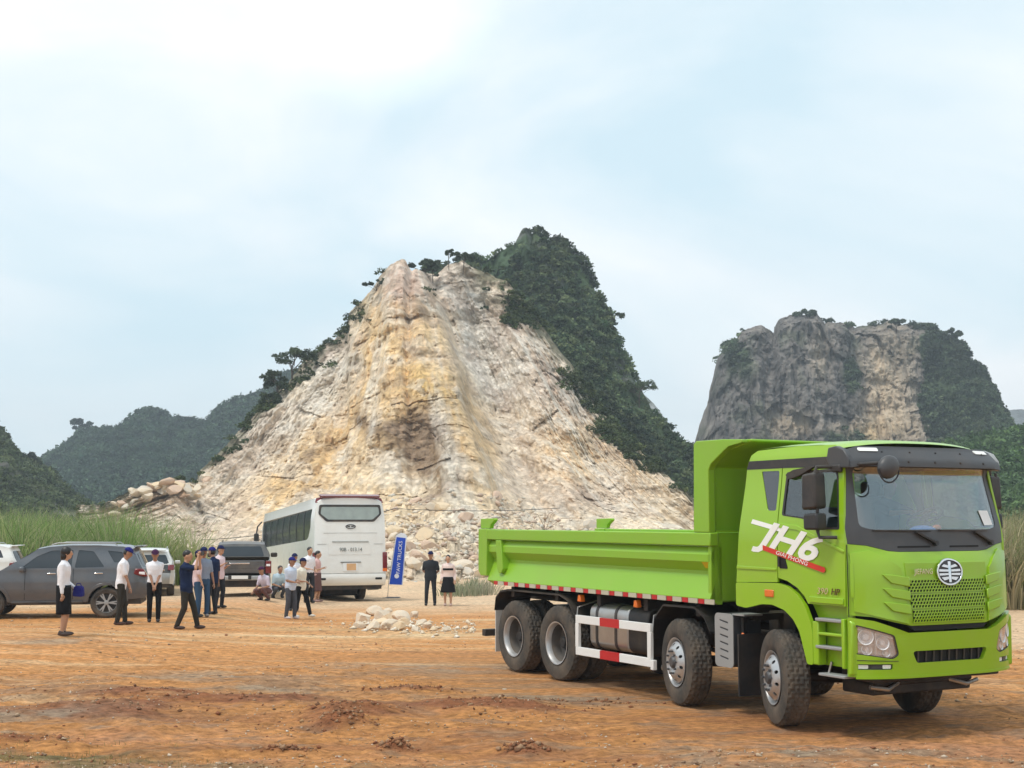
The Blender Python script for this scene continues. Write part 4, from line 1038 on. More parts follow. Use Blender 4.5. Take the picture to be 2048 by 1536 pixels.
for s in (-1, 1):
    rw = rpoly([(-.22, 2.97), (.115, 2.97), (.115, 2.50), (-.04, 2.50)], .03)
    plate('cab_quarter', [(-.62, 1.64), (.155, 1.67), (.158, 3.0), (-.50, 3.0), (-.53, 2.5)], [rw], side_map(s), .03, M_green, truck, cuts_a=[-.4, -.2, 0], cuts_b=CBz[3:])
    plate('quarter_window', rw, [], lambda a, b, o, s=s: (a, s * (hw(a, b) - .008 + o), b), .004, M_glass_d, truck)
    dw = rpoly([(.245, 2.45), (.265, 2.93), (1.08, 2.95), (1.115, 2.88), (1.20, 2.30), (.88, 2.30), (.78, 2.385), (.55, 2.42)], .03)
    dr = plate('door', [(.17, 1.72), (.33, 1.69), (.50, 1.62), (.62, 1.53), (.68, 1.45), (1.285, 1.45), (1.305, 2.12), (1.20, 2.98), (.173, 3.0)], [dw], side_map(s), .03, M_green, truck,
               cuts_a=[.4, .6, .8, 1.0, 1.2], cuts_b=CBz[2:])
    plate('window_glass', dw, [], lambda a, b, o, s=s: (a, s * (hw(a, b) - .01 + o), b), .004, M_glass_s, dr)
    wf = inset(dw, -.016)
    plate('window_seal', wf, [inset(dw, .012)], lambda a, b, o, s=s: (a, s * (hw(a, b) + .003 + o), b), .02, M_black, dr)
    plate('door_handle', rpoly([(.195, 2.0), (.29, 1.985), (.345, 1.83), (.20, 1.83)], .02), [], lambda a, b, o, s=s: (a, s * (hw(a, b) + .006 + o), b), .012, M_dark, dr)
    MB().bar((.21, s * (hw(.2, 1.9) + .02), 1.97), (.21, s * (hw(.2, 1.9) + .02), 1.85), .02, .02).build('door_handle_grip', M_black, dr)
    # pressed belt line and lower sill
    plate('belt_moulding', [(.20, 2.30), (.20, 2.355), (.52, 2.33), (.74, 2.25), (1.29, 2.06), (1.29, 2.03), (.72, 2.20), (.5, 2.28)], [], lambda a, b, o, s=s: (a, s * (hw(a, b) + .012 + o), b), .012, M_green, dr, bevel=.01)
    plate('sill_moulding', [(-.60, 1.80), (.14, 1.80), (.14, 1.83), (-.60, 1.84)], [], lambda a, b, o, s=s: (a, s * (hw(a, b) + .012 + o), b), .012, M_green, truck, bevel=.008)
    MB().box((.985, s * (hw(1, 1.49) + .006), 1.50), (.56, .02, .07)).build('sill_moulding', M_green, dr, bevel=.008)
    # black strip under the roof
    plate('roof_strip', [(-.50, 3.0), (1.17, 2.995), (1.15, 3.105), (-.46, 3.10)], [], lambda a, b, o, s=s: (a, s * (hw(a, b) + .004 + o), b), .02, M_black, truck, cuts_a=[0, .5])
    plate('roof_side', [(-.46, 3.10), (1.12, 3.105), (1.02, 3.235), (.4, 3.25), (-.34, 3.225), (-.44, 3.17)], [], side_map(s), .02, M_green, truck, cuts_a=[-.2, 0, .2, .4, .6, .8], cuts_b=[3.13, 3.16, 3.19, 3.22])
    # wheel arch
    arch = [(-.62, 1.635), (.16, 1.66), (.34, 1.63), (.50, 1.55), (.64, 1.42), (.735, 1.24), (.76, 1.10), (.76, .775), (.66, .775), (.60, .95), (.535, 1.13), (.43, 1.26), (.28, 1.355), (.06, 1.405), (-.14, 1.40), (-.30, 1.365), (-.44, 1.34), (-.62, 1.36)]
    plate('wheel_arch', rpoly(arch, .03), [], lambda a, b, o, s=s: (a, s * (1.245 + o + .03 * sin(max(0, min(1, (b - 1.3) / .3)) * pi) * 0), b), .05, M_green, truck, bevel=.018, cuts_b=[1.15])
    inner = MB(); pts = [(-.62, 1.33), (-.44, 1.33), (-.14, 1.39), (.06, 1.395), (.28, 1.345), (.43, 1.25), (.535, 1.12), (.60, .94), (.66, .78)]
    V = []; F = []
    for yy in (1.235, .62):
        for a, b_ in pts: V.append((a, s * yy, b_))
    nn_ = len(pts); F = [(i, i + 1, nn_ + i + 1, nn_ + i) for i in range(nn_ - 1)]
    inner.add(V, F).build('arch_liner', M_dark, truck, smooth=60)
    MB().box((.02, s * 1.252, 1.535), (.16, .02, .085)).build('side_indicator', M_amber, truck, bevel=.01)
    # step well and steps
    plate('step_panel', [(.70, .775), (1.27, .775), (1.27, 1.455), (.60, 1.455), (.70, 1.3)], [], lambda a, b, o, s=s: (a, s * (1.10 + o), b), .03, M_green, truck)
    MB().box((1.245, s * 1.19, 1.045), (.05, .10, .54)).build('step_column', M_green, truck, bevel=.012)
    MB().box((.80, s * 1.18, 1.02), (.10, .12, .48)).build('step_column', M_green, truck, bevel=.012)
    MB().box((1.02, s * 1.185, 1.13), (.46, .10, .035)).build('step_lip', M_green, truck, bevel=.01)
    for z in (1.285, .985): MB().box((1.02, s * 1.185, z), (.42, .13, .035)).build('step', M_alu, truck, bevel=.008)
    MB().box((1.06, s * 1.17, .685), (.42, .16, .03)).build('hanging_step', M_alu, truck, bevel=.006)
    b = MB()
    for x in (.93, 1.24): b.bar((x, s * 1.12, .82), (x - .03, s * 1.14, .69), .05, .02)
    b.build('step_bracket', M_steel, truck)
# rear wall, roof, floor
MB().box((-.52, 0, 2.0), (.04, 2.36, .9)).build('cab_rear_wall', M_green, truck, bevel=.02)
plate('cab_rear_upper', [(-1.12, 2.45), (1.12, 2.45), (1.10, 3.12), (-1.10, 3.12)], [rpoly([(-.75, 2.55), (.75, 2.55), (.75, 2.98), (-.75, 2.98)], .05)], lambda a, b, o: (-.50 - o, a, b), .03, M_green, truck)
MB().box((.35, 0, 1.62), (1.7, 2.3, .05)).build('cab_floor', M_chas, truck)
bridge('roof', [(-.50, 3.05), (-.455, 3.17), (-.35, 3.235), (0, 3.25), (.4, 3.252), (.8, 3.245), (1.02, 3.225), (1.12, 3.19)], lambda x, z: hw(x, z) - .0, M_green, truck, n=16,
       bulge=lambda x, z, q: (.08 * float(sstep(.6, 1.1, x)) * (1 - abs(q) ** 3), .075 * (1 - abs(q) ** 2.6)), smooth=60)
# windscreen frame, glass, sun visor
ws_o = [(-1.212, 2.10), (-.7, 2.05), (.7, 2.05), (1.212, 2.10), (1.212, 3.02), (-1.212, 3.02)]
ws_o = [(-1.212, 2.135), (-1.0, 2.115), (-.75, 2.055), (-.62, 2.045), (.62, 2.045), (.75, 2.055), (1.0, 2.115), (1.212, 2.135), (1.212, 3.03), (-1.212, 3.03)]
ws_h = rpoly([(-1.06, 2.32), (-.9, 2.285), (.9, 2.285), (1.06, 2.32), (1.10, 2.98), (-1.10, 2.98)], .05)
plate('windscreen_frame', ws_o, [ws_h], front_map, .035, M_grey_pl, truck, cuts_a=CA, cuts_b=CBz[5:15], smooth=40)
plate('windscreen', ws_h, [], lambda a, b, o: front_map(a, b, o - .006), .004, M_glass, truck, cuts_a=CA, cuts_b=CBz[8:15], smooth=60)
for s in (-1, 1):
    plate('wiper_recess', rrect(.15 if s > 0 else -.62, 2.085, .62 if s > 0 else -.15, 2.105, .008), [], lambda a, b, o: front_map(a, b, o + .004), .004, M_dark, truck, cuts_a=CA)
for y0, y1 in ((-.50, -.05), (.42, .95)):
    b = MB(); p0 = Vector(front_map(y0 + .42, 2.13, .03)); p1 = Vector(front_map(y0 + .05, 2.25, .03)); p2 = Vector(front_map(y0 - .42, 2.275, .025)); p3 = Vector(front_map(y0 + .36, 2.265, .03))
    b.bar(p0, (p1 * .7 + p3 * .3), .045, .02); b.sweep([p2, (p2 + p3) / 2 + Vector((.02, 0, 0)), p3], .010, 6); b.build('wiper', M_black, truck)
    MB().sweep([front_map(y0 + .42, 2.13, .0), front_map(y0 + .42, 2.13, .05)], .03, 8).build('wiper_pivot', M_black, truck)
vis = [(-1.212, 2.97), (-1.1, 2.985), (1.1, 2.985), (1.212, 2.97), (1.212, 3.17), (1.05, 3.215), (-1.05, 3.215), (-1.212, 3.17)]
def visor_map(a, b, o):
    p = front_map(a, b, o); k = float(np.interp(b, [2.99, 3.06, 3.12, 3.20], [.15, .14, .095, .035]))
    return (p[0] + k, p[1] * (1 + .035), p[2])
plate('sun_visor', vis, [], visor_map, .015, M_grey_pl, truck, cuts_a=CA, cuts_b=[3.03, 3.06, 3.09, 3.12, 3.16], smooth=50)
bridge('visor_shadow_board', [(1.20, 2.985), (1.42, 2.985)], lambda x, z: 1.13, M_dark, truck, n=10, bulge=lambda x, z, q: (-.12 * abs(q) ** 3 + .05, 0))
for s in (-1, 1):
    MB().prism([(1.02, 2.975), (1.34, 2.965), (1.325, 3.08), (1.25, 3.17), (1.12, 3.215), (1.0, 3.20), (.97, 3.08)], 1, s * 1.09, s * 1.172).build('visor_end', M_grey_pl if s < 0 else M_alu, truck, bevel=.012)
    plate('marker_light', rrect(.80 if s > 0 else -1.06, 3.155, 1.06 if s > 0 else -.80, 3.195, .015), [], lambda a, b, o: visor_map(a, b, o + .012), .012, M_letter, truck, cuts_a=CA)
for k in range(5): MB().ball(visor_map(-.85 + k * .42, 3.04, .002), (.008, .016, .016), 8, 6).build('visor_screw', M_black, truck)
for k in range(5): MB().ball(visor_map(-.75 + k * .42, 3.15, .002), (.008, .014, .014), 8, 6).build('visor_screw', M_black, truck)
# nose panel
nose = [(-1.212, 1.36), (-1.0, 1.34), (-.80, 1.29), (-.56, 1.24), (.56, 1.24), (.80, 1.29), (1.0, 1.34), (1.212, 1.36), (1.212, 2.13), (1.0, 2.11), (.75, 2.05), (.62, 2.04), (-.62, 2.04), (-.75, 2.05), (-1.0, 2.11), (-1.212, 2.13)]
plate('front_panel', nose, [], front_map, .03, M_green, truck, cuts_a=CA, cuts_b=CBz[2:6], smooth=40)
for s in (-1, 1):
    plate('cheek_panel', [(s * .60, 1.26), (s * .86, 1.32), (s * 1.16, 1.40), (s * 1.18, 2.03), (s * .98, 2.06), (s * .80, 1.97), (s * .67, 1.86), (s * .64, 1.60)], [], lambda a, b, o: front_map(a, b, o + .022), .03, M_green, truck, cuts_a=CA, bevel=.012, cuts_b=[1.5, 1.7, 1.9])
    for k, z in enumerate((1.38, 1.53, 1.68)):
        plate('air_deflector', [(s * .58, z + .085), (s * .58, z - .02), (s * .80, z + .02), (s * .90, z + .12), (s * .80, z + .115)], [], lambda a, b, o: front_map(a, b, o + .040), .02, M_green, truck, cuts_a=CA, bevel=.010)
    plate('side_vent', rrect(min(s * 1.185, s * 1.155), 1.55, max(s * 1.185, s * 1.155), 1.93, .01), [], lambda a, b, o: front_map(a, b, o + .028), .01, M_dark if s > 0 else M_green, truck)
plate('badge_recess', rpoly([(-.60, 1.74), (.60, 1.74), (.62, 1.93), (-.62, 1.93)], .03), [], lambda a, b, o: front_map(a, b, o + .006), .01, M_green, truck, cuts_a=CA, bevel=.004)
# perforated grille: three bands of slotted mesh over a dark backing
for z0, z1, w in ((1.60, 1.735, .58), (1.43, 1.575, .56), (1.275, 1.405, .54)):
    plate('grille_backing', [(-w, z0), (w, z0), (w, z1), (-w, z1)], [], lambda a, b, o: front_map(a, b, o + .006), .004, M_dark, truck, cuts_a=CA)
    V = []; F = []; nr = 4; dz = (z1 - z0) / nr; nc = 26; dy = 2 * w / nc
    b = MB()
    def q(a0, b0, a1, b1, a2, b2, a3, b3, off=.016):
        n0 = len(V)
        for a_, b_ in ((a0, b0), (a1, b1), (a2, b2), (a3, b3)): V.append(front_map(a_, b_, off))
        for a_, b_ in ((a0, b0), (a1, b1), (a2, b2), (a3, b3)): V.append(front_map(a_, b_, off - .010))
        F.extend([(n0, n0 + 1, n0 + 2, n0 + 3), (n0, n0 + 4, n0 + 5, n0 + 1), (n0 + 2, n0 + 6, n0 + 7, n0 + 3), (n0 + 1, n0 + 5, n0 + 6, n0 + 2), (n0 + 3, n0 + 7, n0 + 4, n0)])
    for r in range(nr + 1):
        zc = z0 + r * dz
        for c_ in range(nc): q(-w + c_ * dy, zc - .005, -w + (c_ + 1) * dy, zc - .005, -w + (c_ + 1) * dy, zc + .005, -w + c_ * dy, zc + .005)
    for r in range(nr):
        zc = z0 + r * dz
        for c_ in range(nc):
            a0 = -w + (c_ + (.5 if r % 2 else 0)) * dy; q(a0 - .007, zc, a0 + .007, zc, a0 + .020, zc + dz, a0 + .006, zc + dz, .0155)
    MB().add(V, F).build('grille_mesh', M_green, truck, smooth=0)
plate('lower_slot', rpoly([(-.60, 1.235), (-.52, 1.185), (.52, 1.185), (.60, 1.235)], .01), [], lambda a, b, o: front_map(a, b, o + .004), .02, M_dark, truck, cuts_a=CA)
# round emblem: ring, numeral one and wing bars
def ring_mesh(cy, cz, ry, rz_, w, off, name, m, parent, n=36):
    outer = [(cy + ry * cos(2 * pi * i / n), cz + rz_ * sin(2 * pi * i / n)) for i in range(n)]
    inn = [(cy + (ry - w) * cos(2 * pi * i / n), cz + (rz_ - w) * sin(2 * pi * i / n)) for i in range(n)]
    return plate(name, outer, [inn], lambda a, b, o: front_map(a, b, o + off), .02, m, parent, bevel=.006)
em = ring_mesh(0, 1.815, .195, .150, .020, .045, 'emblem', M_chrome, truck)
plate('emblem_ground', [(.18 * cos(2 * pi * i / 28), 1.815 + .135 * sin(2 * pi * i / 28)) for i in range(28)], [], lambda a, b, o: front_map(a, b, o + .028), .02, M_grey_pl, em)
em_m = [rpoly([(-.015, 1.70), (.015, 1.70), (.018, 1.93), (-.018, 1.93)], .004)]
for s in (-1, 1):
    em_m += [rpoly([(s * .018, 1.885), (s * .075, 1.90), (s * .105, 1.875), (s * .018, 1.858)], .004), rpoly([(s * .018, 1.84), (s * .135, 1.845), (s * .14, 1.82), (s * .018, 1.817)], .004),
             rpoly([(s * .018, 1.80), (s * .14, 1.80), (s * .135, 1.775), (s * .018, 1.78)], .004), rpoly([(s * .018, 1.762), (s * .11, 1.755), (s * .075, 1.72), (s * .018, 1.735)], .004)]
em_m = [[(a * 1.17, b) for a, b in p_] for p_ in em_m]
for p_ in em_m: plate('emblem_bar', p_, [], lambda a, b, o: front_map(a, b, o + .042), .012, M_chrome, em)
Rf = Matrix(((0, 0, 1, 0), (1, 0, 0, 0), (0, 1, 0, 0), (0, 0, 0, 1)))      # text x -> +y, y -> z, normal -> +x
lx, ly, _z = front_map(-.38, 1.82, .03)
text_mesh('front_lettering', 'JIEFANG', .085, M_chrome, truck, Matrix.Translation((lx + .002, -.385, 1.825)) @ Matrix.Rotation(.02, 4, 'Z') @ Rf, .004, sx=.90)
# bumper
bp = [(-1.212, .70), (-1.0, .68), (1.0, .68), (1.212, .70), (1.212, 1.335), (1.0, 1.30), (.82, 1.235), (.62, 1.165), (-.62, 1.165), (-.82, 1.235), (-1.0, 1.30), (-1.212, 1.335)]
hl = {s: rpoly([(s * 1.165, 1.262), (s * 1.17, .945), (s * .80, .885), (s * .73, .93), (s * .79, 1.145)], .03) for s in (-1, 1)}
fg = {s: rrect(min(s * 1.15, s * .80), .775, max(s * 1.15, s * .80), .835, .015) for s in (-1, 1)}
ik = rpoly([(-.50, .835), (.50, .835), (.555, .94), (.54, .965), (-.54, .965), (-.555, .94)], .03)
bm_map = lambda a, b, o: front_map(a, b, o + .035)
bump = plate('bumper', bp, [hl[-1], hl[1], fg[-1], fg[1], ik], bm_map, .06, M_green, truck, cuts_a=CA, cuts_b=[.8, .9, 1.0, 1.1, 1.2], smooth=40, bevel=.012)
for s in (-1, 1):
    MB().prism([(1.30, .70), (1.375, .72), (1.385, 1.28), (1.30, 1.335)], 1, s * 1.13, s * 1.225).build('bumper_corner', M_green, bump, bevel=.02)
plate('intake_backing', inset(ik, -.02), [], lambda a, b, o: bm_map(a, b, o - .05), .01, M_dark, bump, cuts_a=CA)
for k in range(9):
    a0 = -.46 + k * .115; plate('intake_fin', [(a0 - .012, .84), (a0 + .012, .84), (a0 + .012, .96), (a0 - .012, .96)], [], lambda a, b, o: bm_map(a, b, o - .03), .01, M_black, bump)
plate('lower_lip', [(-1.15, .675), (1.15, .675), (1.15, .70), (-1.15, .70)], [], lambda a, b, o: bm_map(a, b, o + .008), .05, M_green, bump, cuts_a=CA)
MB().box((1.27, 0, .66), (.30, 1.9, .07)).build('lower_valance', M_chas, truck, bevel=.02)
for s in (-1, 1):
    h = plate('headlight', inset(hl[s], -.012), [], lambda a, b, o: bm_map(a, b, o - .045), .01, mat('lamp_bowl', (.80, .81, .83), rough=.35, var=.1), truck, cuts_a=CA)
    plate('lamp_surround', inset(hl[s], -.008), [inset(hl[s], .014)], lambda a, b, o: bm_map(a, b, o - .004), .05, M_black, h, cuts_a=CA)
    for (cy, cz, rr) in ((1.07, 1.125, .085), (.91, 1.06, .075), (1.06, .99, .058), (.87, .955, .045)):
        c0 = Vector(bm_map(s * cy, cz, -.045)); nrm = (Vector(bm_map(s * cy, cz, .0)) - c0).normalized()
        b = MB(); q_ = nrm.to_track_quat('X', 'Z').to_matrix()
        V = []; F = []; n_ = 20
        for r_, t_ in ((rr, .03), (rr * .96, .034), (rr * .85, .01), (rr * .5, -.01), (rr * .42, .0), (rr * .38, .022), (0, .028)):
            for i in range(n_): V.append(c0 + q_ @ Vector((t_, r_ * cos(2 * pi * i / n_), r_ * sin(2 * pi * i / n_))))
        for j in range(6):
            for i in range(n_): F.append((j * n_ + i, j * n_ + (i + 1) % n_, (j + 1) * n_ + (i + 1) % n_, (j + 1) * n_ + i))
        b.add(V, F).build('lamp_reflector', M_lamp, h, smooth=50)
    for (a0, b0, a1, b1) in ((1.155, 1.06, .82, 1.02), (.985, 1.17, .975, .94), (1.155, .975, .80, .925), (1.15, 1.215, .80, 1.11)):
        MB().bar(bm_map(s * a0, b0, -.028), bm_map(s * a1, b1, -.028), .018, .018).build('lamp_trim', M_lamp, h)
    plate('lamp_lens', inset(hl[s], .004), [], lambda a, b, o: bm_map(a, b, o - .012), .003, M_clear, h, cuts_a=CA)
    f = plate('fog_light', inset(fg[s], -.006), [], lambda a, b, o: bm_map(a, b, o - .03), .01, M_grey_pl, truck, cuts_a=CA)
    for k in range(3):
        c_ = s * (.86 + .115 * k); plate('fog_reflector', rrect(c_ - .045, .785, c_ + .045, .825, .01), [], lambda a, b, o: bm_map(a, b, o - .022), .01, M_lamp if k != 1 else M_grey_pl, f)
plate('corner_trim', [(-1.14, .872), (-.74, .86), (-.74, .866), (-1.14, .880)], [], lambda a, b, o: bm_map(a, b, o + .004), .006, M_black, bump, cuts_a=CA)
# panel joint running from the belt down the nose corner
plate('panel_joint', [(-1.205, 1.34), (-1.198, 1.34), (-1.198, 2.12), (-1.205, 2.12)], [], lambda a, b, o: front_map(a, b, o + .026), .006, M_dark, truck)
# mirrors
def mirror(s):
    r = empty('side_mirror', (0, 0, 0)); r.parent = truck
    ym = s * (hw(1.0, 2.7) + .21)
    MB().prism(rpoly([(.86, 2.50), (.87, 2.90), (1.08, 2.92), (1.10, 2.52)], .04), 1, ym - .085, ym + .085).build('mirror_housing', M_black, r, bevel=.03, segs=3)
    MB().prism(rpoly([(.88, 2.28), (.875, 2.46), (1.10, 2.47), (1.11, 2.28)], .035), 1, ym - .08, ym + .08).build('wide_mirror_housing', M_black, r, bevel=.03, segs=3)
    MB().box((.865, ym, 2.71), (.006, .13, .32)).build('mirror_glass', M_chrome, r)
    b = MB()
    b.sweep([(1.0, ym, 2.90), (1.0, ym - s * .03, 2.98), (1.08, s * hw(1.1, 2.98), 2.985)], .022, 8); b.sweep([(1.02, ym, 2.30), (1.06, ym, 2.20), (1.20, s * (hw(1.2, 2.2) + .02), 2.20)], .020, 8)
    b.sweep([(1.06, ym + s * .02, 2.95), (1.07, ym + s * .03, 2.6), (1.06, ym + s * .02, 2.25)], .018, 8)
    b.build('mirror_arm', M_black, r)
    MB().box((1.13, s * (hw(1.1, 2.97) + .03), 2.965), (.14, .06, .09)).build('mirror_mount', M_black, r, bevel=.02)
    MB().prism(rpoly([(.28, 2.92), (.32, 2.86), (.52, 2.90), (.78, 2.995), (.74, 3.0), (.42, 2.97)], .02), 1, s * (hw(.5, 2.9) + .003), s * (hw(.5, 2.9) + .05)).build('rain_shield', M_black, r, bevel=.01)
for s in (-1, 1): mirror(s)
fm = empty('front_mirror', (0, 0, 0)); fm.parent = truck
p = Vector(front_map(-.86, 2.98, .30)); 
MB().ball(p + Vector((.02, 0, -.05)), (.085, .15, .125), 16, 10, Matrix.Rotation(.5, 3, 'X')).build('mirror_bowl', M_grey_pl, fm)
MB().sweep([front_map(-1.16, 3.0, .02), front_map(-1.1, 2.98, .18), p + Vector((-.02, -.02, 0))], .022, 8).build('mirror_arm', M_black, fm)
MB().sweep([p + Vector((.03, .15 * cos(a) , -.06 + .16 * sin(a))) for a in [pi * (1.02 + .94 * i / 12) for i in range(13)]], .009, 6).build('mirror_hoop', M_black, fm)
# inside of the cab
M_lining = mat('cab_lining', (.40, .41, .41), rough=.9, var=.06)
plate('rear_lining', [(-1.10, 2.0), (1.10, 2.0), (1.08, 3.10), (-1.08, 3.10)], [rpoly([(-.75, 2.55), (.75, 2.55), (.75, 2.98), (-.75, 2.98)], .05)], lambda a, b, o: (-.462 - o, a, b), .01, M_lining, truck)
MB().box((.3, 0, 3.15), (1.45, 2.1, .02)).build('roof_lining', M_lining, truck)
MB().box((.98, 0, 2.06), (.45, 2.1, .32)).build('dashboard', M_grey_pl, truck, bevel=.05, segs=3)
for y in (-.62, .62):
    MB().box((-.02, y, 2.02), (.50, .52, .16)).build('seat', M_seat, truck, bevel=.05); MB().box((-.24, y, 2.38), (.14, .50, .62)).build('seat_back', M_seat, truck, bevel=.05)
    MB().box((-.26, y, 2.78), (.10, .28, .18)).build('headrest', M_seat, truck, bevel=.04)
sw = empty('steering_wheel', (.66, .62, 2.42), ry=-.55); sw.parent = truck
V = []; F = []
for i in range(28):
    a = 2 * pi * i / 28
    for k in range(8): b_ = 2 * pi * k / 8; V.append(((.22 + .017 * cos(b_)) * cos(a), (.22 + .017 * cos(b_)) * sin(a), .017 * sin(b_)))
for i in range(28):
    for k in range(8): F.append((i * 8 + k, ((i + 1) % 28) * 8 + k, ((i + 1) % 28) * 8 + (k + 1) % 8, i * 8 + (k + 1) % 8))
MB().add(V, F).build('wheel_rim', M_black, sw, smooth=180)
b = MB(); b.ball((0, 0, 0), (.07, .07, .03)); b.bar((0, -.21, 0), (0, .21, 0), .03, .015); b.bar((0, 0, 0), (.21, 0, 0), .03, .015); b.build('wheel_spokes', M_black, sw)
MB().sweep([(.66, .62, 2.40), (.85, .62, 2.10)], .03).build('steering_column', M_black, truck)
blue_m = mat('blue_cloth', (.10, .22, .62), rough=.8, var=.3)
MB().ball((1.14, .10, 2.27), (.09, .20, .06), 14, 8).build('blue_bundle', blue_m, truck)
MB().ball((1.10, .36, 2.30), (.04, .07, .04), 10, 6).build('orange_trinket', M_amber, truck)
plate('windscreen_paper', [(.80, 2.33), (.98, 2.335), (.95, 2.50), (.76, 2.50)], [], lambda a, b, o: front_map(a, b, o + .003), .002, M_paper, truck)
# lettering on the door
Rs = Matrix(((1, 0, 0, 0), (0, 0, -1, 0), (0, 1, 0, 0), (0, 0, 0, 1)))      # text x -> +x, y -> z, normal -> -y
ysd = -(1.235 + .004)
tilt = Matrix.Rotation(radians(-11), 4, 'Z')
text_mesh('door_decal', 'JH6', .43, M_letter, truck, Matrix.Translation((.33, ysd + .002, 2.14)) @ Rs @ tilt, .002, shear=.45, sx=1.55, bold=.012)
plate('decal_bar', [(-.30, 2.40), (.26, 2.30), (.24, 2.25), (-.33, 2.35)], [], lambda a, b, o: (a, -(hw(a, b) + .005 + o), b), .002, M_letter, truck, cuts_b=[2.3])
plate('decal_stripe', [(-.10, 2.095), (.98, 1.865), (.995, 1.83), (.96, 1.805), (-.10, 2.035)], [], lambda a, b, o: (a, -(1.2365 + o + .004), b), .002, M_redstripe, truck)
text_mesh('stripe_lettering', 'GIẢI PHÓNG', .066, M_letter, truck, Matrix.Translation((.42, ysd - .004, 1.954)) @ Rs @ Matrix.Rotation(radians(-12.4), 4, 'Z'), .001, shear=.2, sx=1.5)
text_mesh('power_badge', '390', .10, M_chrome, truck, Matrix.Translation((.93, ysd - .0, 1.60)) @ Rs, .003, shear=.2, sx=1.2)
text_mesh('power_badge_letters', 'HP', .10, mat('badge_dark', (.10, .02, .01), rough=.4), truck, Matrix.Translation((1.14, ysd - .0, 1.60)) @ Rs, .003, shear=.2, sx=1.1)

# ================================================================== LIMESTONE BOULDERS
def rock_mesh(seed, name='boulder', sub=3, flat=.72):
    bm = bmesh.new(); bmesh.ops.create_icosphere(bm, subdivisions=sub, radius=1.0); rng = np.random.default_rng(seed)
    P = np.array([v.co[:] for v in bm.verts]); nrm = rng.normal(0, 1, (11, 3)); nrm /= np.linalg.norm(nrm, axis=1)[:, None]; dd = .50 + .36 * rng.random(11)
    for k in range(11):                      # broken faces
        h = P @ nrm[k] - dd[k]; P = P - np.where(h > 0, h, 0)[:, None] * nrm[k]
    P = P * (1 + .07 * fbm(P[:, 0] * 2, P[:, 1] * 2, P[:, 2] * 2, oct=4, seed=seed))[:, None]
    P[:, 2] *= flat; P[:, 0] *= 1.1
    for v, p in zip(bm.verts, P): v.co = p
    me = bpy.data.meshes.new(name); bm.to_mesh(me); bm.free(); return me
def stone_mat(name, c):
    return mat(name, c, rough=.95, var=.22, scale=2.2, bump=.9, bscale=5, dust=.5, dustcol=(.62, .44, .25), spec=.2)
RM = [stone_mat('limestone_pale', (.68, .58, .46)), stone_mat('limestone_cream', (.70, .55, .38)), stone_mat('limestone_pink', (.60, .44, .34)), stone_mat('limestone_grey', (.58, .53, .46))]
rocks = []
for k in range(10):
    me = rock_mesh(900 + k); me.polygons.foreach_set('use_smooth', [True] * len(me.polygons)); me.set_sharp_from_angle(angle=radians(14)); me.materials.append(RM[k % 4]); rocks.append(me)
rg = np.random.default_rng(55)
wgt = sstep(.0, .03, QT) * sstep(.34, .16, QT) * (.12 + 1.0 * np.exp(-((QPX - 860) / 90.) ** 2) + .35 * sstep(1150, 1300, QPX) + .5 * np.exp(-((QPX - 370) / 60.) ** 2)) * sstep(1400, 1380, QPX)
P, ii, _ = pick(QV, wgt, 230, 56)
for k, p in enumerate(P):
    s = .20 + .55 * rg.random() ** 2.6
    o = bpy.data.objects.new('boulder', rocks[int(rg.integers(0, 10))]); COL.objects.link(o); o.parent = Q
    o.location = (p[0], p[1] - .2 * s, p[2] + .22 * s); o.scale = (s, s * (.8 + .4 * rg.random()), s * (.8 + .3 * rg.random())); o.rotation_euler = (rg.normal(0, .35), rg.normal(0, .35), rg.random() * 6.28)
P, ii, _ = pick(QV, sstep(.0, .02, QT) * sstep(.34, .12, QT), 7500, 57)
cc = np.array([(.74, .64, .52), (.66, .52, .38), (.55, .42, .33), (.60, .55, .47)])[rg.integers(0, 4, len(P))]
sz = .07 + .24 * rg.random(len(P)) ** 3
tag(blob_stones('rubble', P + np.stack([0 * sz, -.1 * sz, .25 * sz], 1), sz, cc, m_st, 58), kind='stuff')
# low spoil bank of stones on the skyline at the left, over the grass
for k in range(60):
    px = 226 + 190 * rg.random(); py = interp_px(Q_SIL, px) + 6 + 24 * rg.random(); D_ = 117 - 5 * rg.random()
    p = depth_point(px, py, D_); s = .25 + .42 * rg.random()
    o = bpy.data.objects.new('boulder', rocks[int(rg.integers(0, 10))]); COL.objects.link(o); o.parent = Q; o.location = p; o.scale = (s * 1.3, s, s * .8); o.rotation_euler = (rg.normal(0, .3), rg.normal(0, .3), rg.random() * 6)

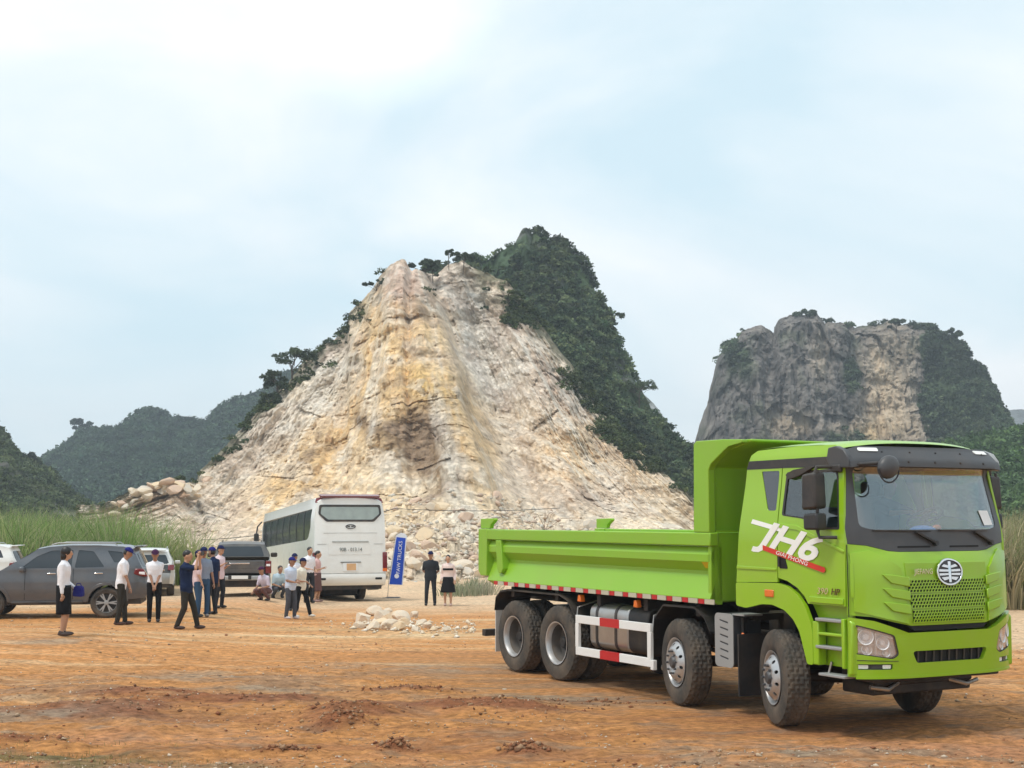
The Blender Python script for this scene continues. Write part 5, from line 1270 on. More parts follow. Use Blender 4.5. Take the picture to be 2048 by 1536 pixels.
# the heap of stones on the dirt in front of the coach
PILE = [(716, 1246, .235, 'large rounded cream rock at the near left end of the small rock heap'), (742, 1231, .20, 'pale upright rock second from the left end of the rock heap'),
        (768, 1238, .21, None), (790, 1240, .22, None), (812, 1243, .20, None), (832, 1234, .12, 'small white rock behind the rest at the right of the heap'), (756, 1254, .17, None), (738, 1260, .13, None),
        (782, 1257, .15, None), (802, 1260, .14, None), (820, 1252, .14, None), (845, 1250, .11, None), (858, 1256, .09, None), (836, 1262, .08, None), (872, 1262, .07, None), (705, 1256, .10, None),
        (895, 1263, .07, None), (915, 1268, .06, None), (850, 1268, .06, None), (776, 1228, .12, None), (806, 1230, .10, None)]
for k, (px, py, s, lb) in enumerate(PILE):
    px = 770 + (px - 770) * (.80 if px < 830 else .95); p = at(px, py); o = bpy.data.objects.new('limestone_rock', rocks[[0, 4, 0, 1, 4, 8, 5, 0, 4, 9, 1][k % 11]]); COL.objects.link(o)
    o.location = (p.x, p.y, p.z + s * .34); s *= 1.22; o.scale = (s * 1.1, s, s * 1.2); o.rotation_euler = (rg.normal(0, .3), rg.normal(0, .3), rg.random() * 6.28)
    tag(o, lb or 'cream limestone rock lying in the small heap on the dirt', 'rock', 'limestone rocks heaped on the dirt')
P_ = []; rg2 = np.random.default_rng(61)
for k in range(420):
    px = 775 + rg2.normal(0, 48) if k < 260 else 790 + 160 * rg2.random(); py = 1250 + rg2.normal(0, 6) if k < 260 else 1258 + rg2.normal(0, 7); q_ = at(px, py); P_.append((q_.x, q_.y, q_.z + .02))
P_ = np.array(P_); sz = .02 + .07 * rg2.random(len(P_)) ** 2.5
tag(blob_stones('stone_chips', P_, sz, np.array([(.74, .62, .46), (.66, .50, .34), (.80, .72, .60)])[rg2.integers(0, 3, len(P_))], m_st, 62), kind='stuff')
for px, py, s, lb in ((92, 1496, .055, 'lone pale orange stone on the dirt in the bottom left corner'), (1010, 1380, .03, 'small white stone on the bare dirt left of the truck wheels')):
    p = at(px, py); o = bpy.data.objects.new('loose_stone', rocks[1 if s > .04 else 0]); COL.objects.link(o); o.location = (p.x, p.y, p.z + s * .3); o.scale = (s * 1.3, s, s)
    tag(o, lb, 'stone')

# ================================================================== TREES
bark = mat('bark', (.10, .075, .055), rough=.9, var=.3, bump=.5, bscale=20)
def tree(name, base, h, cr, label, seed, spread=1.0, n=190, leaf=.13, col_=(.075, .10, .055), grp=None, bare=False):
    rg = np.random.default_rng(seed); r = empty(name, base); b = MB(); tips = []
    top = Vector((rg.normal(0, .08) * h, rg.normal(0, .08) * h, h * .62))
    b.sweep([(0, 0, -1.2), top * .5 + Vector((rg.normal(0, .04) * h, 0, 0)), top], [.035 * h, .026 * h, .014 * h], 7)
    for k in range(12):
        t = .15 + .8 * k / 12; p0 = top * t; a = rg.random() * 6.28; L = cr * (.5 + .5 * rg.random()) * spread
        p1 = p0 + Vector((cos(a) * L, sin(a) * L, (h - p0.z) * (.15 + .6 * rg.random()))); b.sweep([p0, (p0 + p1) / 2 + Vector((0, 0, .08 * h)), p1], [.012 * h, .009 * h, .005 * h], 5); tips.append(p1)
    b.build('trunk', bark, r, smooth=60)
    tips.append(top + Vector((0, 0, .2 * h))); T_ = np.array([t[:] for t in tips]); R_ = cr * (.20 + .24 * rg.random(len(T_)))
    V, F, Cc = crowns(T_, R_, n, leaf, np.tile(C(*col_), (len(T_), 1)), seed + 1, vz=.8)
    link('crown', npmesh('crown', V, F, np.clip(Cc, .01, .5)), leaf_m, r, smooth=0)
    return tag(r, label, 'tree', grp)
def ridge(px, D_): return depth_point(px, interp_px(Q_SIL, px) + 22, D_)
tree('ridge_tree', ridge(586, 147), 3.4, 2.4, 'spreading dark tree on the left ridge of the quarry hill', 21, 1.1)
tree('ridge_tree', ridge(560, 145), 2.9, 1.7, 'second tree just below the spreading tree on the quarry ridge', 22)
tree('ridge_tree', ridge(540, 143), 1.8, 1.3, 'lowest of the three dark trees on the left quarry ridge', 23)
tree('ridge_tree', ridge(752, 148), 1.6, 1.0, 'tiny thin tree sticking out just left of the left rock summit', 24, 1.6, n=70)
tree('saddle_tree', depth_point(846, 566, 152), 2.6, 1.7, 'dark bushy tree in the notch between the two rock summits', 25)
tree('saddle_tree', depth_point(866, 545, 153), 1.4, 1.0, 'low bush beside the bushy tree in the summit notch', 26)
tree('summit_tree', depth_point(926, 528, 151), 1.4, 1.2, 'small tree on the right rock summit above the pale chute', 27)
tree('summit_tree', depth_point(898, 520, 151), 1.2, .6, 'wispy sapling at the left edge of the right rock summit', 28, n=60)
tree('karst_tree', depth_point(1214, 655, 190), 2.2, 1.7, 'tree leaning out from the right edge of the green peak', 29, 1.3, col_=(.06, .085, .04))
tree('karst_tree', depth_point(1278, 800, 184), 2.6, 2.2, 'pale feathery tree low on the right edge of the green peak', 30, 1.4, col_=(.09, .12, .06), n=150)
tree('cliff_tree', depth_point(1793, 660, 314), 2.6, 1.8, 'tree standing on top of the grey cliff hill in its middle', 31, leaf=.35, n=120)
tree('cliff_tree', depth_point(1606, 646, 314), 3.0, 2.6, 'tree on the highest left part of the grey cliff hill', 32, leaf=.35, n=120)
tree('cliff_tree', depth_point(1903, 682, 314), 2.8, 2.4, 'dark tree on the right shoulder of the grey cliff hill', 33, leaf=.35, n=120)
tree('hill_tree', depth_point(161, 872, 482), 6.5, 3.6, 'single tree sticking up on the far green hill at the left', 34, leaf=.6, n=110, col_=(.03, .055, .03))
tree('hill_tree', depth_point(58, 945, 231), 3.2, 2.4, 'dark tree at the foot of the near left hill edge', 35, leaf=.35, n=150, col_=(.05, .07, .035))
# bare sapling behind the tipper body
sp_ = empty('bare_sapling', on(.95, 38.5)); b = MB(); rg = np.random.default_rng(8)
b.sweep([(0, 0, -.1), (.02, 0, 1.2), (-.04, 0, 2.1), (-.02, 0, 2.95)], [.016, .014, .012, .006], 6)
for z0, dx, dz, bend in ((2.15, -1.35, .25, .35), (2.3, .35, .65, .1), (2.45, -.5, .4, .2), (1.9, .5, .5, .15), (2.6, .2, .3, .05), (2.35, 1.0, .35, .3)):
    b.sweep([(-.03, 0, z0), (dx * .45, .1, z0 + dz * .75 + bend * .3), (dx, .15, z0 + dz)], [.008, .006, .004], 5)
b.build('trunk', mat('dry_twig', (.26, .15, .10), rough=.9), sp_); tag(sp_, 'leafless thin sapling behind the truck body', 'sapling')
# thin cable hanging across in front of the quarry
cb = MB(); P0 = depth_point(402, 1080, 57); P1 = depth_point(790, 1017, 62); P2 = depth_point(1120, 1016, 64)
def sag(a, b_, s, n=14): return [a.lerp(b_, i / n) - Vector((0, 0, s * 4 * (i / n) * (1 - i / n))) for i in range(n + 1)]
cb.sweep(sag(P0, P1, .25) + sag(P1, P2, .12)[1:], .014, 5); tag(cb.build('overhead_cable', M_black, None), 'thin dark cable strung low across in front of the quarry face', 'cable')

# ================================================================== CARS
M_tint = mat('tinted_window', (.035, .045, .055), rough=.10, var=.25, scale=1.5, spec=.5)
M_carblk = mat('car_trim_black', (.018, .018, .02), rough=.5, var=.2, dust=.2)
def car_wheel_meshes(R=.385, w=.26):
    t = MB().lathe([(.25, .02), (.30, .005), (R - .05, .0), (R - .015, .02), (R, .05), (R, w - .05), (R - .015, w - .02), (R - .05, w), (.25, w)], 36).mesh('tyre'); t.materials.append(M_rub)
    r = MB().lathe([(.262, .01), (.255, .03), (.24, .05), (.235, .2)], 32)
    for k in range(6):
        a = 2 * pi * k / 6
        for da in (-.13, .13):
            c_, s_ = cos(a + da), sin(a + da); c0, s0 = cos(a), sin(a)
            r.bar((.05 * c0, .03, .05 * s0), (.245 * c_, .025, .245 * s_), .032, .03, up=(0, 1, 0))
    r.lathe([(0, .0), (.045, .0), (.06, .02), (.06, .06)], 14); rm = r.mesh('rim'); rm.materials.append(M_grey_pl if False else M_alu)
    bk = MB().lathe([(0, .12), (.25, .12)], 24).mesh('brake_drum'); bk.materials.append(M_carblk)
    for m_ in (t, r and rm, bk): m_.polygons.foreach_set('use_smooth', [True] * len(m_.polygons)); m_.set_sharp_from_angle(angle=radians(35))
    return t, rm, bk
CW = car_wheel_meshes()
def car_wheel(root, x, s, y, z=.385, k=1.0, steer=0):
    w = empty('wheel', (x, s * y, z), rz=(0 if s < 0 else pi) + steer); w.parent = root; w.scale = (k, k, k)
    put('tyre', CW[0], w); put('rim', CW[1], w); put('brake_drum', CW[2], w)
def arch_pts(cx, r, z0, n=10):
    a0 = math.asin(max(-1, min(1, (z0 - .385) / r))); return [(cx + r * cos(a), .385 + r * sin(a)) for a in [pi - a0 - (pi - 2 * a0) * i / n for i in range(n + 1)]]
def suv(name, loc, rz, paint, label, tail=None, bump_m=None):
    r = empty(name, loc, rz=rz); tag(r, label, 'car')
    def hwc(x, z):
        h = .925 - .045 * sstep(.75, .35, z) - .20 * float(sstep(1.22, 1.80, z)) - .02 * float(sstep(.9, 1.2, z))
        h = float(h) - .15 * float(sstep(.45, -.02, x)) ** 2 - .18 * float(sstep(4.1, 4.72, x)) ** 2
        return h
    ra, fa = arch_pts(.95, .44, .42), arch_pts(3.70, .44, .42)
    out = [(.06, .50), (0, .60), (-.01, .80), (.05, .92), (.07, 1.08), (.13, 1.24), (.33, 1.66), (.40, 1.74), (.6, 1.80), (1.2, 1.835), (1.9, 1.835), (2.35, 1.80), (2.62, 1.745), (3.05, 1.46), (3.45, 1.20), (3.9, 1.13), (4.35, 1.05), (4.58, .95), (4.68, .78),
           (4.70, .5), (4.55, .40)] + fa[::-1] + [(3.2, .40), (1.45, .40)] + ra[::-1] + [(.45, .46)]
    ws = [rpoly([(.50, 1.40), (.62, 1.66), (.98, 1.70), (.80, 1.40)], .03), rpoly([(1.02, 1.29), (1.30, 1.68), (1.66, 1.72), (1.72, 1.27)], .04), rpoly([(1.80, 1.27), (1.78, 1.72), (2.30, 1.70), (2.62, 1.56), (2.98, 1.26)], .04)]
    cb_ = [.6, .75, .9, 1.05, 1.2, 1.3, 1.4, 1.5, 1.6, 1.7]; ca_ = [.15, .3, .5, .9, 1.4, 2, 2.6, 3.2, 3.9, 4.2, 4.4, 4.55]
    for s in (-1, 1):
        plate('body_side', out, ws, lambda a, b, o, s=s: (a, s * (hwc(a, b) + o), b), .03, paint, r, cuts_a=ca_, cuts_b=cb_, smooth=50)
        for w in ws: plate('side_window', inset(w, -.012), [], lambda a, b, o, s=s: (a, s * (hwc(a, b) - .012 + o), b), .004, M_tint, r, cuts_b=cb_)
        for cx in (.95, 3.70):
            A = arch_pts(cx, .44, .42, 14); B = arch_pts(cx, .515, .42, 14)
            plate('wheel_flare', A + B[::-1], [], lambda a, b, o, s=s: (a, s * (hwc(a, b) + .02 + o), b), .03, paint, r, bevel=.012)
            MB().lathe([(.455, -.32), (.455, .0), (.44, 0)], 20, c=(cx, s * .9 if s > 0 else -.9 + .32, .385), a0=0, a1=pi).build('arch_liner', M_carblk, r)
        for cx in (1.15, 2.25): MB().box((cx, s * (hwc(cx, 1.13) + .02), 1.13), (.20, .03, .03)).build('door_handle', M_chrome, r, bevel=.008)
        for cx in (1.74, 2.86): plate('door_gap', [(cx, .48), (cx + .012, .48), (cx + .012, 1.25), (cx, 1.25)], [], lambda a, b, o, s=s: (a, s * (hwc(a, b) + .002 + o), b), .004, M_dark, r, cuts_b=cb_)
        MB().box((2.33, s * .90, .40), (1.65, .10, .07)).build('running_board', M_alu if s < 0 else M_carblk, r, bevel=.02)
        b = MB(); b.sweep([(.75, s * .66, 1.835), (.82, s * .66, 1.885), (2.15, s * .66, 1.895), (2.3, s * .66, 1.85)], .018, 6); b.build('roof_rail', M_alu, r)
        MB().box((2.92, s * 1.03, 1.24), (.12, .20, .14)).build('door_mirror', paint, r, bevel=.04, segs=3)
        MB().prism([(-.012, 1.03), (.10, 1.04), (.34, 1.10), (.30, 1.24), (.10, 1.24)], 1, s * .70, s * .905).build('tail_lamp', M_dred, r, bevel=.02)
        MB().prism([(.05, 1.08), (.20, 1.10), (.20, 1.16), (.07, 1.16)], 1, s * .74, s * .912).build('reversing_lamp', M_lamp, r, bevel=.01)
        MB().prism([(4.3, .88), (4.66, .85), (4.60, 1.0), (4.2, 1.06)], 1, s * .60, s * .84).build('headlamp', M_lamp, r, bevel=.02)
        for cx in (.95, 3.70): car_wheel(r, cx, s, .93)
    fb = lambda x, z, q: (-(.0 if x > 2 else 1) * .10 * (1 - q * q) + (.12 * (1 - q * q) if x > 3.9 else 0), .035 * (1 - q * q) if z > 1.7 else 0)
    br = lambda nm, pr, m_, **k: bridge(nm, pr, hwc, m_, r, n=10, bulge=fb, **k)
    br('rear_bumper', out[0:4], bump_m or paint); br('tailgate', out[3:6], tail or paint); br('tailgate_frame', out[5:8], paint); br('roof', out[7:13], paint); br('windscreen', out[12:15], M_tint); br('bonnet', out[14:18], paint); br('front', out[17:21], M_carblk)
    fx = lambda z: float(np.interp(z, [1.24, 1.66], [.13, .33]))
    plate('rear_window', rpoly([(-.74, 1.27), (.74, 1.27), (.62, 1.62), (-.62, 1.62)], .05), [], lambda a, b, o: (fx(b) - .10 * (1 - (a / .75) ** 2) - .012 - o, a, b), .01, M_tint, r, cuts_a=[-.6, -.4, -.2, 0, .2, .4, .6])
    MB().box((-.06, 0, 1.04), (.02, 1.2, .05)).build('tailgate_garnish', M_chrome, r, bevel=.008); MB().box((-.085, 0, .86), (.02, .50, .13)).build('number_plate', M_letter, r)
    MB().box((.25, 0, 1.80), (.22, 1.25, .035)).build('roof_spoiler', paint, r, bevel=.015)
    MB().box((2.35, 0, .42), (4.4, 1.6, .16)).build('underbody', M_carblk, r); MB().box((1.9, 0, 1.22), (2.6, 1.35, .08)).build('interior', M_carblk, r)
    return r
p_grey = mat('car_grey_paint', (.095, .108, .125), rough=.3, metal=.25, var=.03, coat=.5, dust=.14, dustcol=(.36, .30, .24))
p_white = mat('car_white_paint', (.70, .71, .69), rough=.3, var=.04, coat=.4, dust=.2)
p_dgrey = mat('car_dark_paint', (.045, .05, .055), rough=.3, metal=.2, var=.1, coat=.4, dust=.25)
p_pick = mat('pickup_grey_paint', (.10, .10, .10), rough=.32, metal=.3, var=.08, coat=.4, dust=.4, dustcol=(.34, .28, .22))
_p = at(207, 1233)
_s = suv('parked_car', (_p.x + .95 + .04, _p.y + .55, _p.z), pi + radians(10), p_grey, 'dark grey off-road car seen from the side behind the woman in the white blouse')
_s.scale = (1, 1, .955)
_s = suv('parked_car', (-12.35, 46.5, -.24), radians(90 + 14), p_white, 'white off-road car seen from behind, parked right of the dark grey one', tail=p_dgrey, bump_m=M_alu)
_s.scale = (1, 1, .87)
_s = suv('parked_car', (-15.75, 44.5, float(gh(-15, 44)) - .05), pi + .15, p_white, 'white car almost hidden behind the dark grey off-road car at the left edge'); _s.scale = (1, 1, .92)
# pickup seen from behind
_p = at(482, 1196); pk = empty('pickup_truck', (-8.42, 42.6, float(gh(-8.4, 43)) - .03), rz=radians(90 + 10)); pk.scale = (1, 1, .935); tag(pk, 'dark grey pickup seen from behind, parked left of the white coach', 'pickup')
def hwp(x, z): return .93 - .02 * float(sstep(.9, 1.2, z)) - .19 * float(sstep(1.25, 1.8, z)) - .06 * float(sstep(.25, 0, x)) - .15 * float(sstep(4.8, 5.3, x))
ra, fa = arch_pts(1.15, .45, .45), arch_pts(4.25, .45, .45)
out = [(.10, .58), (.08, .80), (.05, 1.20), (.12, 1.24), (1.62, 1.24), (1.70, 1.30), (1.88, 1.72), (2.1, 1.79), (3.2, 1.80), (3.45, 1.72), (4.05, 1.26), (4.6, 1.15), (5.1, 1.05), (5.28, .8), (5.25, .5)] + fa[::-1] + [(3.7, .42), (1.7, .42)] + ra[::-1] + [(.6, .55)]
ws = [rpoly([(1.92, 1.31), (2.05, 1.68), (2.75, 1.71), (2.78, 1.28)], .04), rpoly([(2.86, 1.28), (2.84, 1.71), (3.22, 1.70), (3.78, 1.28)], .04)]
for s in (-1, 1):
    plate('body_side', out, ws, lambda a, b, o, s=s: (a, s * (hwp(a, b) + o), b), .03, p_pick, pk, cuts_a=[.25, 1, 2, 3, 4, 4.8, 5.1], cuts_b=[.8, 1.0, 1.2, 1.4, 1.6], smooth=50)
    for w in ws: plate('side_window', inset(w, -.012), [], lambda a, b, o, s=s: (a, s * (hwp(a, b) - .012 + o), b), .004, M_tint, pk)
    MB().prism([(.03, .80), (.22, .82), (.30, 1.18), (.03, 1.22)], 1, s * .775, s * .955).build('tail_lamp', M_dred, pk, bevel=.02)
    MB().box((.035, s * .86, 1.08), (.03, .12, .07)).build('reversing_lamp', M_lamp, pk)
    for cx in (1.15, 4.25): car_wheel(pk, cx, s, .93)
    MB().box((3.6, s * 1.04, 1.32), (.12, .22, .16)).build('door_mirror', M_carblk, pk, bevel=.04)
    b = MB(); b.sweep([(2.2, s * .62, 1.80), (2.3, s * .62, 1.84), (3.1, s * .62, 1.84)], .018, 6); b.build('roof_rail', M_carblk, pk)
brp = lambda nm, pr, m_: bridge(nm, pr, hwp, m_, pk, n=8, bulge=lambda x, z, q: (-.03 * (1 - q * q) if x < .5 else 0, .03 * (1 - q * q) if z > 1.7 else 0))
brp('cab_back', out[5:8], p_pick); brp('roof', out[7:10], p_pick); brp('windscreen', out[9:11], M_tint); brp('bonnet', out[10:13], p_pick); brp('front', out[12:15], M_carblk)
MB().box((.08, 0, 1.02), (.07, 1.50, .42)).build('tailgate', p_pick, pk, bevel=.025); MB().box((.05, 0, 1.05), (.02, 1.2, .16)).build('tailgate_pressing', p_pick, pk, bevel=.01)
MB().box((.03, .02, 1.135), (.03, .62, .05)).build('tailgate_handle', M_chrome, pk, bevel=.01); MB().box((.95, 0, 1.0), (1.5, 1.6, .05)).build('load_bed', M_carblk, pk)
plate('rear_window', rpoly([(-.72, 1.33), (.72, 1.33), (.62, 1.66), (-.62, 1.66)], .05), [], lambda a, b, o: (1.70 + (b - 1.30) * .43 - .012 - o, a, b), .01, M_tint, pk)
MB().box((-.02, 0, .66), (.16, 1.78, .15)).build('rear_bumper', M_alu, pk, bevel=.03); MB().box((-.02, 0, .68), (.18, .70, .13)).build('bumper_step', M_carblk, pk, bevel=.01); MB().box((-.115, 0, .69), (.02, .50, .11)).build('number_plate', M_letter, pk)
MB().box((2.6, 0, .45), (4.6, 1.5, .2)).build('underbody', M_carblk, pk)

# ================================================================== THE WHITE COACH
coach = empty('coach', (-5.30, 45.15, float(gh(-5.4, 46.5)) + .04), rz=atan2(.946, -.324), ry=radians(2.6)); tag(coach, 'white tourist coach seen from behind in front of the quarry face', 'coach')
Cw = mat('coach_white', (.80, .81, .78), rough=.28, var=.03, scale=.8, coat=.4, dust=.15); Cseam = mat('coach_seam', (.40, .41, .39), rough=.5)
def hb(x, z): return 1.245 - .02 * float(sstep(1.5, 2.6, z)) - .09 * float(sstep(2.7, 3.35, z)) - .05 * float(sstep(.5, 0, x)) - .12 * float(sstep(11.0, 11.6, x))
def barch(cx, r=.56, z0=.34, zc=.5, n=10):
    a0 = math.asin((z0 - zc) / r); return [(cx + r * cos(a), zc + r * sin(a)) for a in [pi - a0 - (pi - 2 * a0) * i / n for i in range(n + 1)]]
side_o = [(.10, .52), (.02, .62), (.0, 1.2), (.03, 2.2), (.10, 3.15), (.22, 3.34), (.5, 3.38), (11.0, 3.38), (11.4, 3.1), (11.6, 2.0), (11.65, .6), (11.5, .34)] + barch(9.1)[::-1] + barch(3.3)[::-1] + [(1.2, .36), (.6, .5)]
wb = rpoly([(.42, 3.04), (.50, 2.45), (.85, 2.10), (1.2, 2.04), (11.15, 2.02), (11.2, 3.06)], .10, 4)
for s in (-1, 1):
    plate('body_side', side_o, [wb], lambda a, b, o, s=s: (a, s * (hb(a, b) + o), b), .04, Cw, coach, cuts_a=[.2, .5, 2, 4, 6, 8, 10, 11, 11.3], cuts_b=[.8, 1.5, 2.0, 2.4, 2.7, 2.85, 3.0, 3.15, 3.25], smooth=50)
    plate('window_band', inset(wb, -.02), [], lambda a, b, o, s=s: (a, s * (hb(a, b) - .014 + o), b), .004, M_tint, coach, cuts_b=[2.4, 2.7, 2.85, 3.0])
    for k in range(7):
        x = 1.75 + k * 1.45; plate('window_post', [(x, 2.04), (x + .06, 2.04), (x + .06, 3.04), (x, 3.04)], [], lambda a, b, o, s=s: (a, s * (hb(a, b) + .0 + o), b), .008, M_grey_pl, coach, cuts_b=[2.4, 2.7, 2.85])
    for z in (.95, 1.72): plate('side_seam', [(.1, z), (11.4, z), (11.4, z + .02), (.1, z + .02)], [], lambda a, b, o, s=s: (a, s * (hb(a, b) + .003 + o), b), .004, Cseam, coach)
    for x in (4.4, 5.7, 7.0): plate('hatch_seam', [(x, .45), (x + .02, .45), (x + .02, 1.7), (x, 1.7)], [], lambda a, b, o, s=s: (a, s * (hb(a, b) + .003 + o), b), .004, Cseam, coach)
    for cx in (3.3, 9.1):
        w = empty('wheel', (cx, s * 1.20, .50), rz=(0 if s < 0 else pi)); w.parent = coach; w.scale = (.89, .95, .89); put('tyre', tyre_me, w); put('rim', front_rim_me, w); put('wheel_disc', disc_me, w)
    m_ = empty('side_mirror', (11.55, s * 1.36, 2.35)); m_.parent = coach
    MB().box((.1, 0, 0), (.14, .20, .55)).build('mirror_housing', M_black, m_, bevel=.05, segs=3); MB().sweep([(.1, 0, .25), (.12, -s * .05, .55), (-.1, -s * .18, .72)], .03, 6).build('mirror_arm', M_black, m_)
MB().box((5.8, 0, .50), (11.2, 2.2, .22)).build('underbody', M_carblk, coach); MB().box((2.2, 0, .35), (1.2, 1.2, .35)).build('engine', M_carblk, coach, bevel=.05)
bb = lambda x, z, q: (-(.10 * (1 - abs(q) ** 3)) if x < 1 else (.15 * (1 - abs(q) ** 3) if x > 10.9 else 0), .13 * (1 - abs(q) ** 2.4) if z > 3.2 else 0)
bridge('rear_bumper', side_o[0:3][:3] and [(.10, .52), (.0, .60), (-.03, .80), (0, .90)], hb, Cw, coach, n=12, bulge=bb, smooth=50)
bridge('rear_panel', [(0, .91), (.0, 1.2), (.03, 2.2), (.10, 3.15), (.14, 3.26)], hb, Cw, coach, n=12, bulge=bb, smooth=50)
bridge('roof', [(.14, 3.26), (.22, 3.34), (.5, 3.38), (4, 3.38), (8, 3.38), (11.0, 3.38), (11.2, 3.26)], hb, Cw, coach, n=12, bulge=bb, smooth=50)
bridge('windscreen', [(11.2, 3.26), (11.4, 3.1), (11.6, 2.0), (11.62, 1.3)], hb, M_tint, coach, n=10, bulge=bb, smooth=50); bridge('front_panel', [(11.62, 1.3), (11.65, .6), (11.5, .34)], hb, Cw, coach, n=10, bulge=bb)
def rear_x(y, z): return float(np.interp(z, [.52, .60, .80, .90, 1.2, 2.2, 3.15, 3.26, 3.40], [.10, .0, -.03, 0, 0, .03, .10, .14, .22])) - .10 * (1 - min(1, abs(y) / 1.23) ** 3)
def rmap(a, b, o): return (rear_x(a, b) - o, a, b)
CY = [-1.1, -.9, -.7, -.5, -.25, 0, .25, .5, .7, .9, 1.1]
rwo = rpoly([(-1.02, 3.16), (-1.06, 2.86), (-.80, 2.60), (.80, 2.60), (1.06, 2.86), (1.02, 3.16)], .06, 4)
plate('rear_window_seal', rwo, [inset(rwo, .07)], lambda a, b, o: rmap(a, b, o + .012), .012, M_carblk, coach, cuts_a=CY)
M_bw = mat('coach_rear_glass', (.30, .36, .34), rough=.12, var=.35, scale=2.4, spec=.8)
plate('rear_window', inset(rwo, .05), [], lambda a, b, o: rmap(a, b, o + .006), .006, M_bw, coach, cuts_a=CY)
for s in (-1, 1):
    plate('upper_lamp', rpoly([(s * 1.14, 3.24), (s * 1.10, 3.40), (s * .78, 3.42), (s * .66, 3.27)], .03), [], lambda a, b, o: (rmap(a, b, o)[0] + .02, a, b + .06 * (1 - abs(a) ** 2.4)), .05, M_dred, coach, cuts_a=CY)
    MB().box((.03, s * 1.165, 1.28), (.14, .16, .64)).build('tail_lamp', M_dred, coach, bevel=.025); MB().box((.02, s * 1.165, 1.02), (.13, .15, .10)).build('amber_lamp', M_amber, coach, bevel=.01)
    plate('bumper_slot', rpoly([(s * .82, .70), (s * .82, .77), (s * 1.06, .77), (s * 1.06, .70)], .03), [], lambda a, b, o: rmap(a, b, o + .006), .01, M_dark, coach)
MB().prism([(-.06, 3.44), (.2, 3.52), (.24, 3.46), (.05, 3.38)], 1, -1.0, 1.0).build('roof_spoiler', M_dred, coach, bevel=.02)
plate('number_panel', rrect(-.68, 1.52, .74, 1.90, .04), [], lambda a, b, o: rmap(a, b, o + .008), .008, Cw, coach, cuts_a=CY)
plate('grab_bar', rrect(-.60, 1.92, .62, 1.965, .015), [], lambda a, b, o: rmap(a, b, o + .02), .02, Cseam, coach, cuts_a=CY)
for z, y0, y1 in ((1.86, -1.1, -.78), (1.86, .8, 1.1), (.905, -1.18, 1.18), (2.22, -.9, .9)): plate('rear_seam', [(y0, z), (y1, z), (y1, z + .015), (y0, z + .015)], [], lambda a, b, o: rmap(a, b, o + .003), .004, Cseam, coach, cuts_a=CY)
Rr = Matrix(((0, 0, -1, 0), (-1, 0, 0, 0), (0, 1, 0, 0), (0, 0, 0, 1)))      # faces backwards
_dk = mat('coach_text_grey', (.12, .14, .14), rough=.5)
text_mesh('fleet_number', '90B - 013.14', .17, _dk, coach, Matrix.Translation((rear_x(0, 1.68) - .022, 0, 1.68)) @ Rr, .003, sx=.86)
p_ = plate('number_plate', rrect(-.22, .98, .26, 1.26, .02), [], lambda a, b, o: rmap(a, b, o + .02), .02, M_paper, coach)
plate('plate_face', rrect(-.17, 1.01, .14, 1.23, .015), [], lambda a, b, o: rmap(a, b, o + .026), .006, mat('plate_orange', (.66, .40, .20), rough=.5), p_)
plate('plate_lamp_strip', rrect(-.34, 1.265, .34, 1.285, .008), [], lambda a, b, o: rmap(a, b, o + .03), .03, M_carblk, coach)
e_ = [(.17 * cos(2 * pi * i / 24), 2.44 + .075 * sin(2 * pi * i / 24)) for i in range(24)]; e2 = [(.14 * cos(2 * pi * i / 24), 2.44 + .05 * sin(2 * pi * i / 24)) for i in range(24)]
eb = plate('emblem', e_, [e2], lambda a, b, o: rmap(a, b, o + .02), .02, M_grey_pl, coach)
for s in (-1, 1): plate('emblem_bar', rpoly([(s * .02, 2.42), (s * .13, 2.44), (s * .10, 2.47), (s * .02, 2.46)], .005), [], lambda a, b, o: rmap(a, b, o + .018), .016, M_grey_pl, eb)

# ================================================================== BLUE BANNER ON A STAND
p = at(786, 1196); ban = empty('flag_banner', (p.x, p.y, p.z), rz=radians(-3)); tag(ban, 'tall blue banner with white lettering on a thin pole right of the coach', 'banner')
k_ = 1.0 / 64.0   # metres per photo pixel there
blue = mat('banner_blue', (.012, .075, .55), rough=.7, var=.08); wfab = mat('banner_white', (.78, .80, .86), rough=.8, var=.03)
def bw(a, b, o): return (a, -o + .05 * sin(b * 2.3) + .03 * a, b)
plate('banner_edge', [(-.16, .49), (.345, .47), (.50, 2.22), (.44, 2.34), (.28, 2.38), (.10, 2.28)], [], bw, .004, wfab, ban, cuts_b=[.7, .9, 1.1, 1.3, 1.5, 1.7, 1.9, 2.1])
plate('banner_cloth', [(-.14, .50), (.31, .48), (.455, 2.18), (.12, 2.22)], [], lambda a, b, o: bw(a, b, o + .008), .004, blue, ban, cuts_b=[.7, .9, 1.1, 1.3, 1.5, 1.7, 1.9, 2.1])
text_mesh('banner_lettering', 'FAW TRUCKS', .19, wfab, ban, Matrix.Translation((.235, -.065, 1.48)) @ Matrix.Rotation(radians(-4.5), 4, 'Y').inverted() @ Rs @ Matrix.Rotation(radians(90), 4, 'Z'), .002, sx=1.02)
MB().lathe([(0, -.012), (.085, -.012), (.085, 0)], 20, c=(.135, -.035, .80)).build('banner_roundel', wfab, ban)
b = MB(); b.sweep([(-.20, .03, 0), (-.17, .03, .6), (.10, .03, 2.3), (.30, .04, 2.46)], .012, 6); b.bar((-.4, .03, .01), (.1, .03, .01), .03, .02); b.bar((-.2, -.25, .01), (-.2, .3, .01), .03, .02); b.build('banner_pole', M_steel, ban)
MB().box((.0, 0, .02), (.5, .4, .04)).build('base_plate', M_grey_pl, ban, bevel=.01)

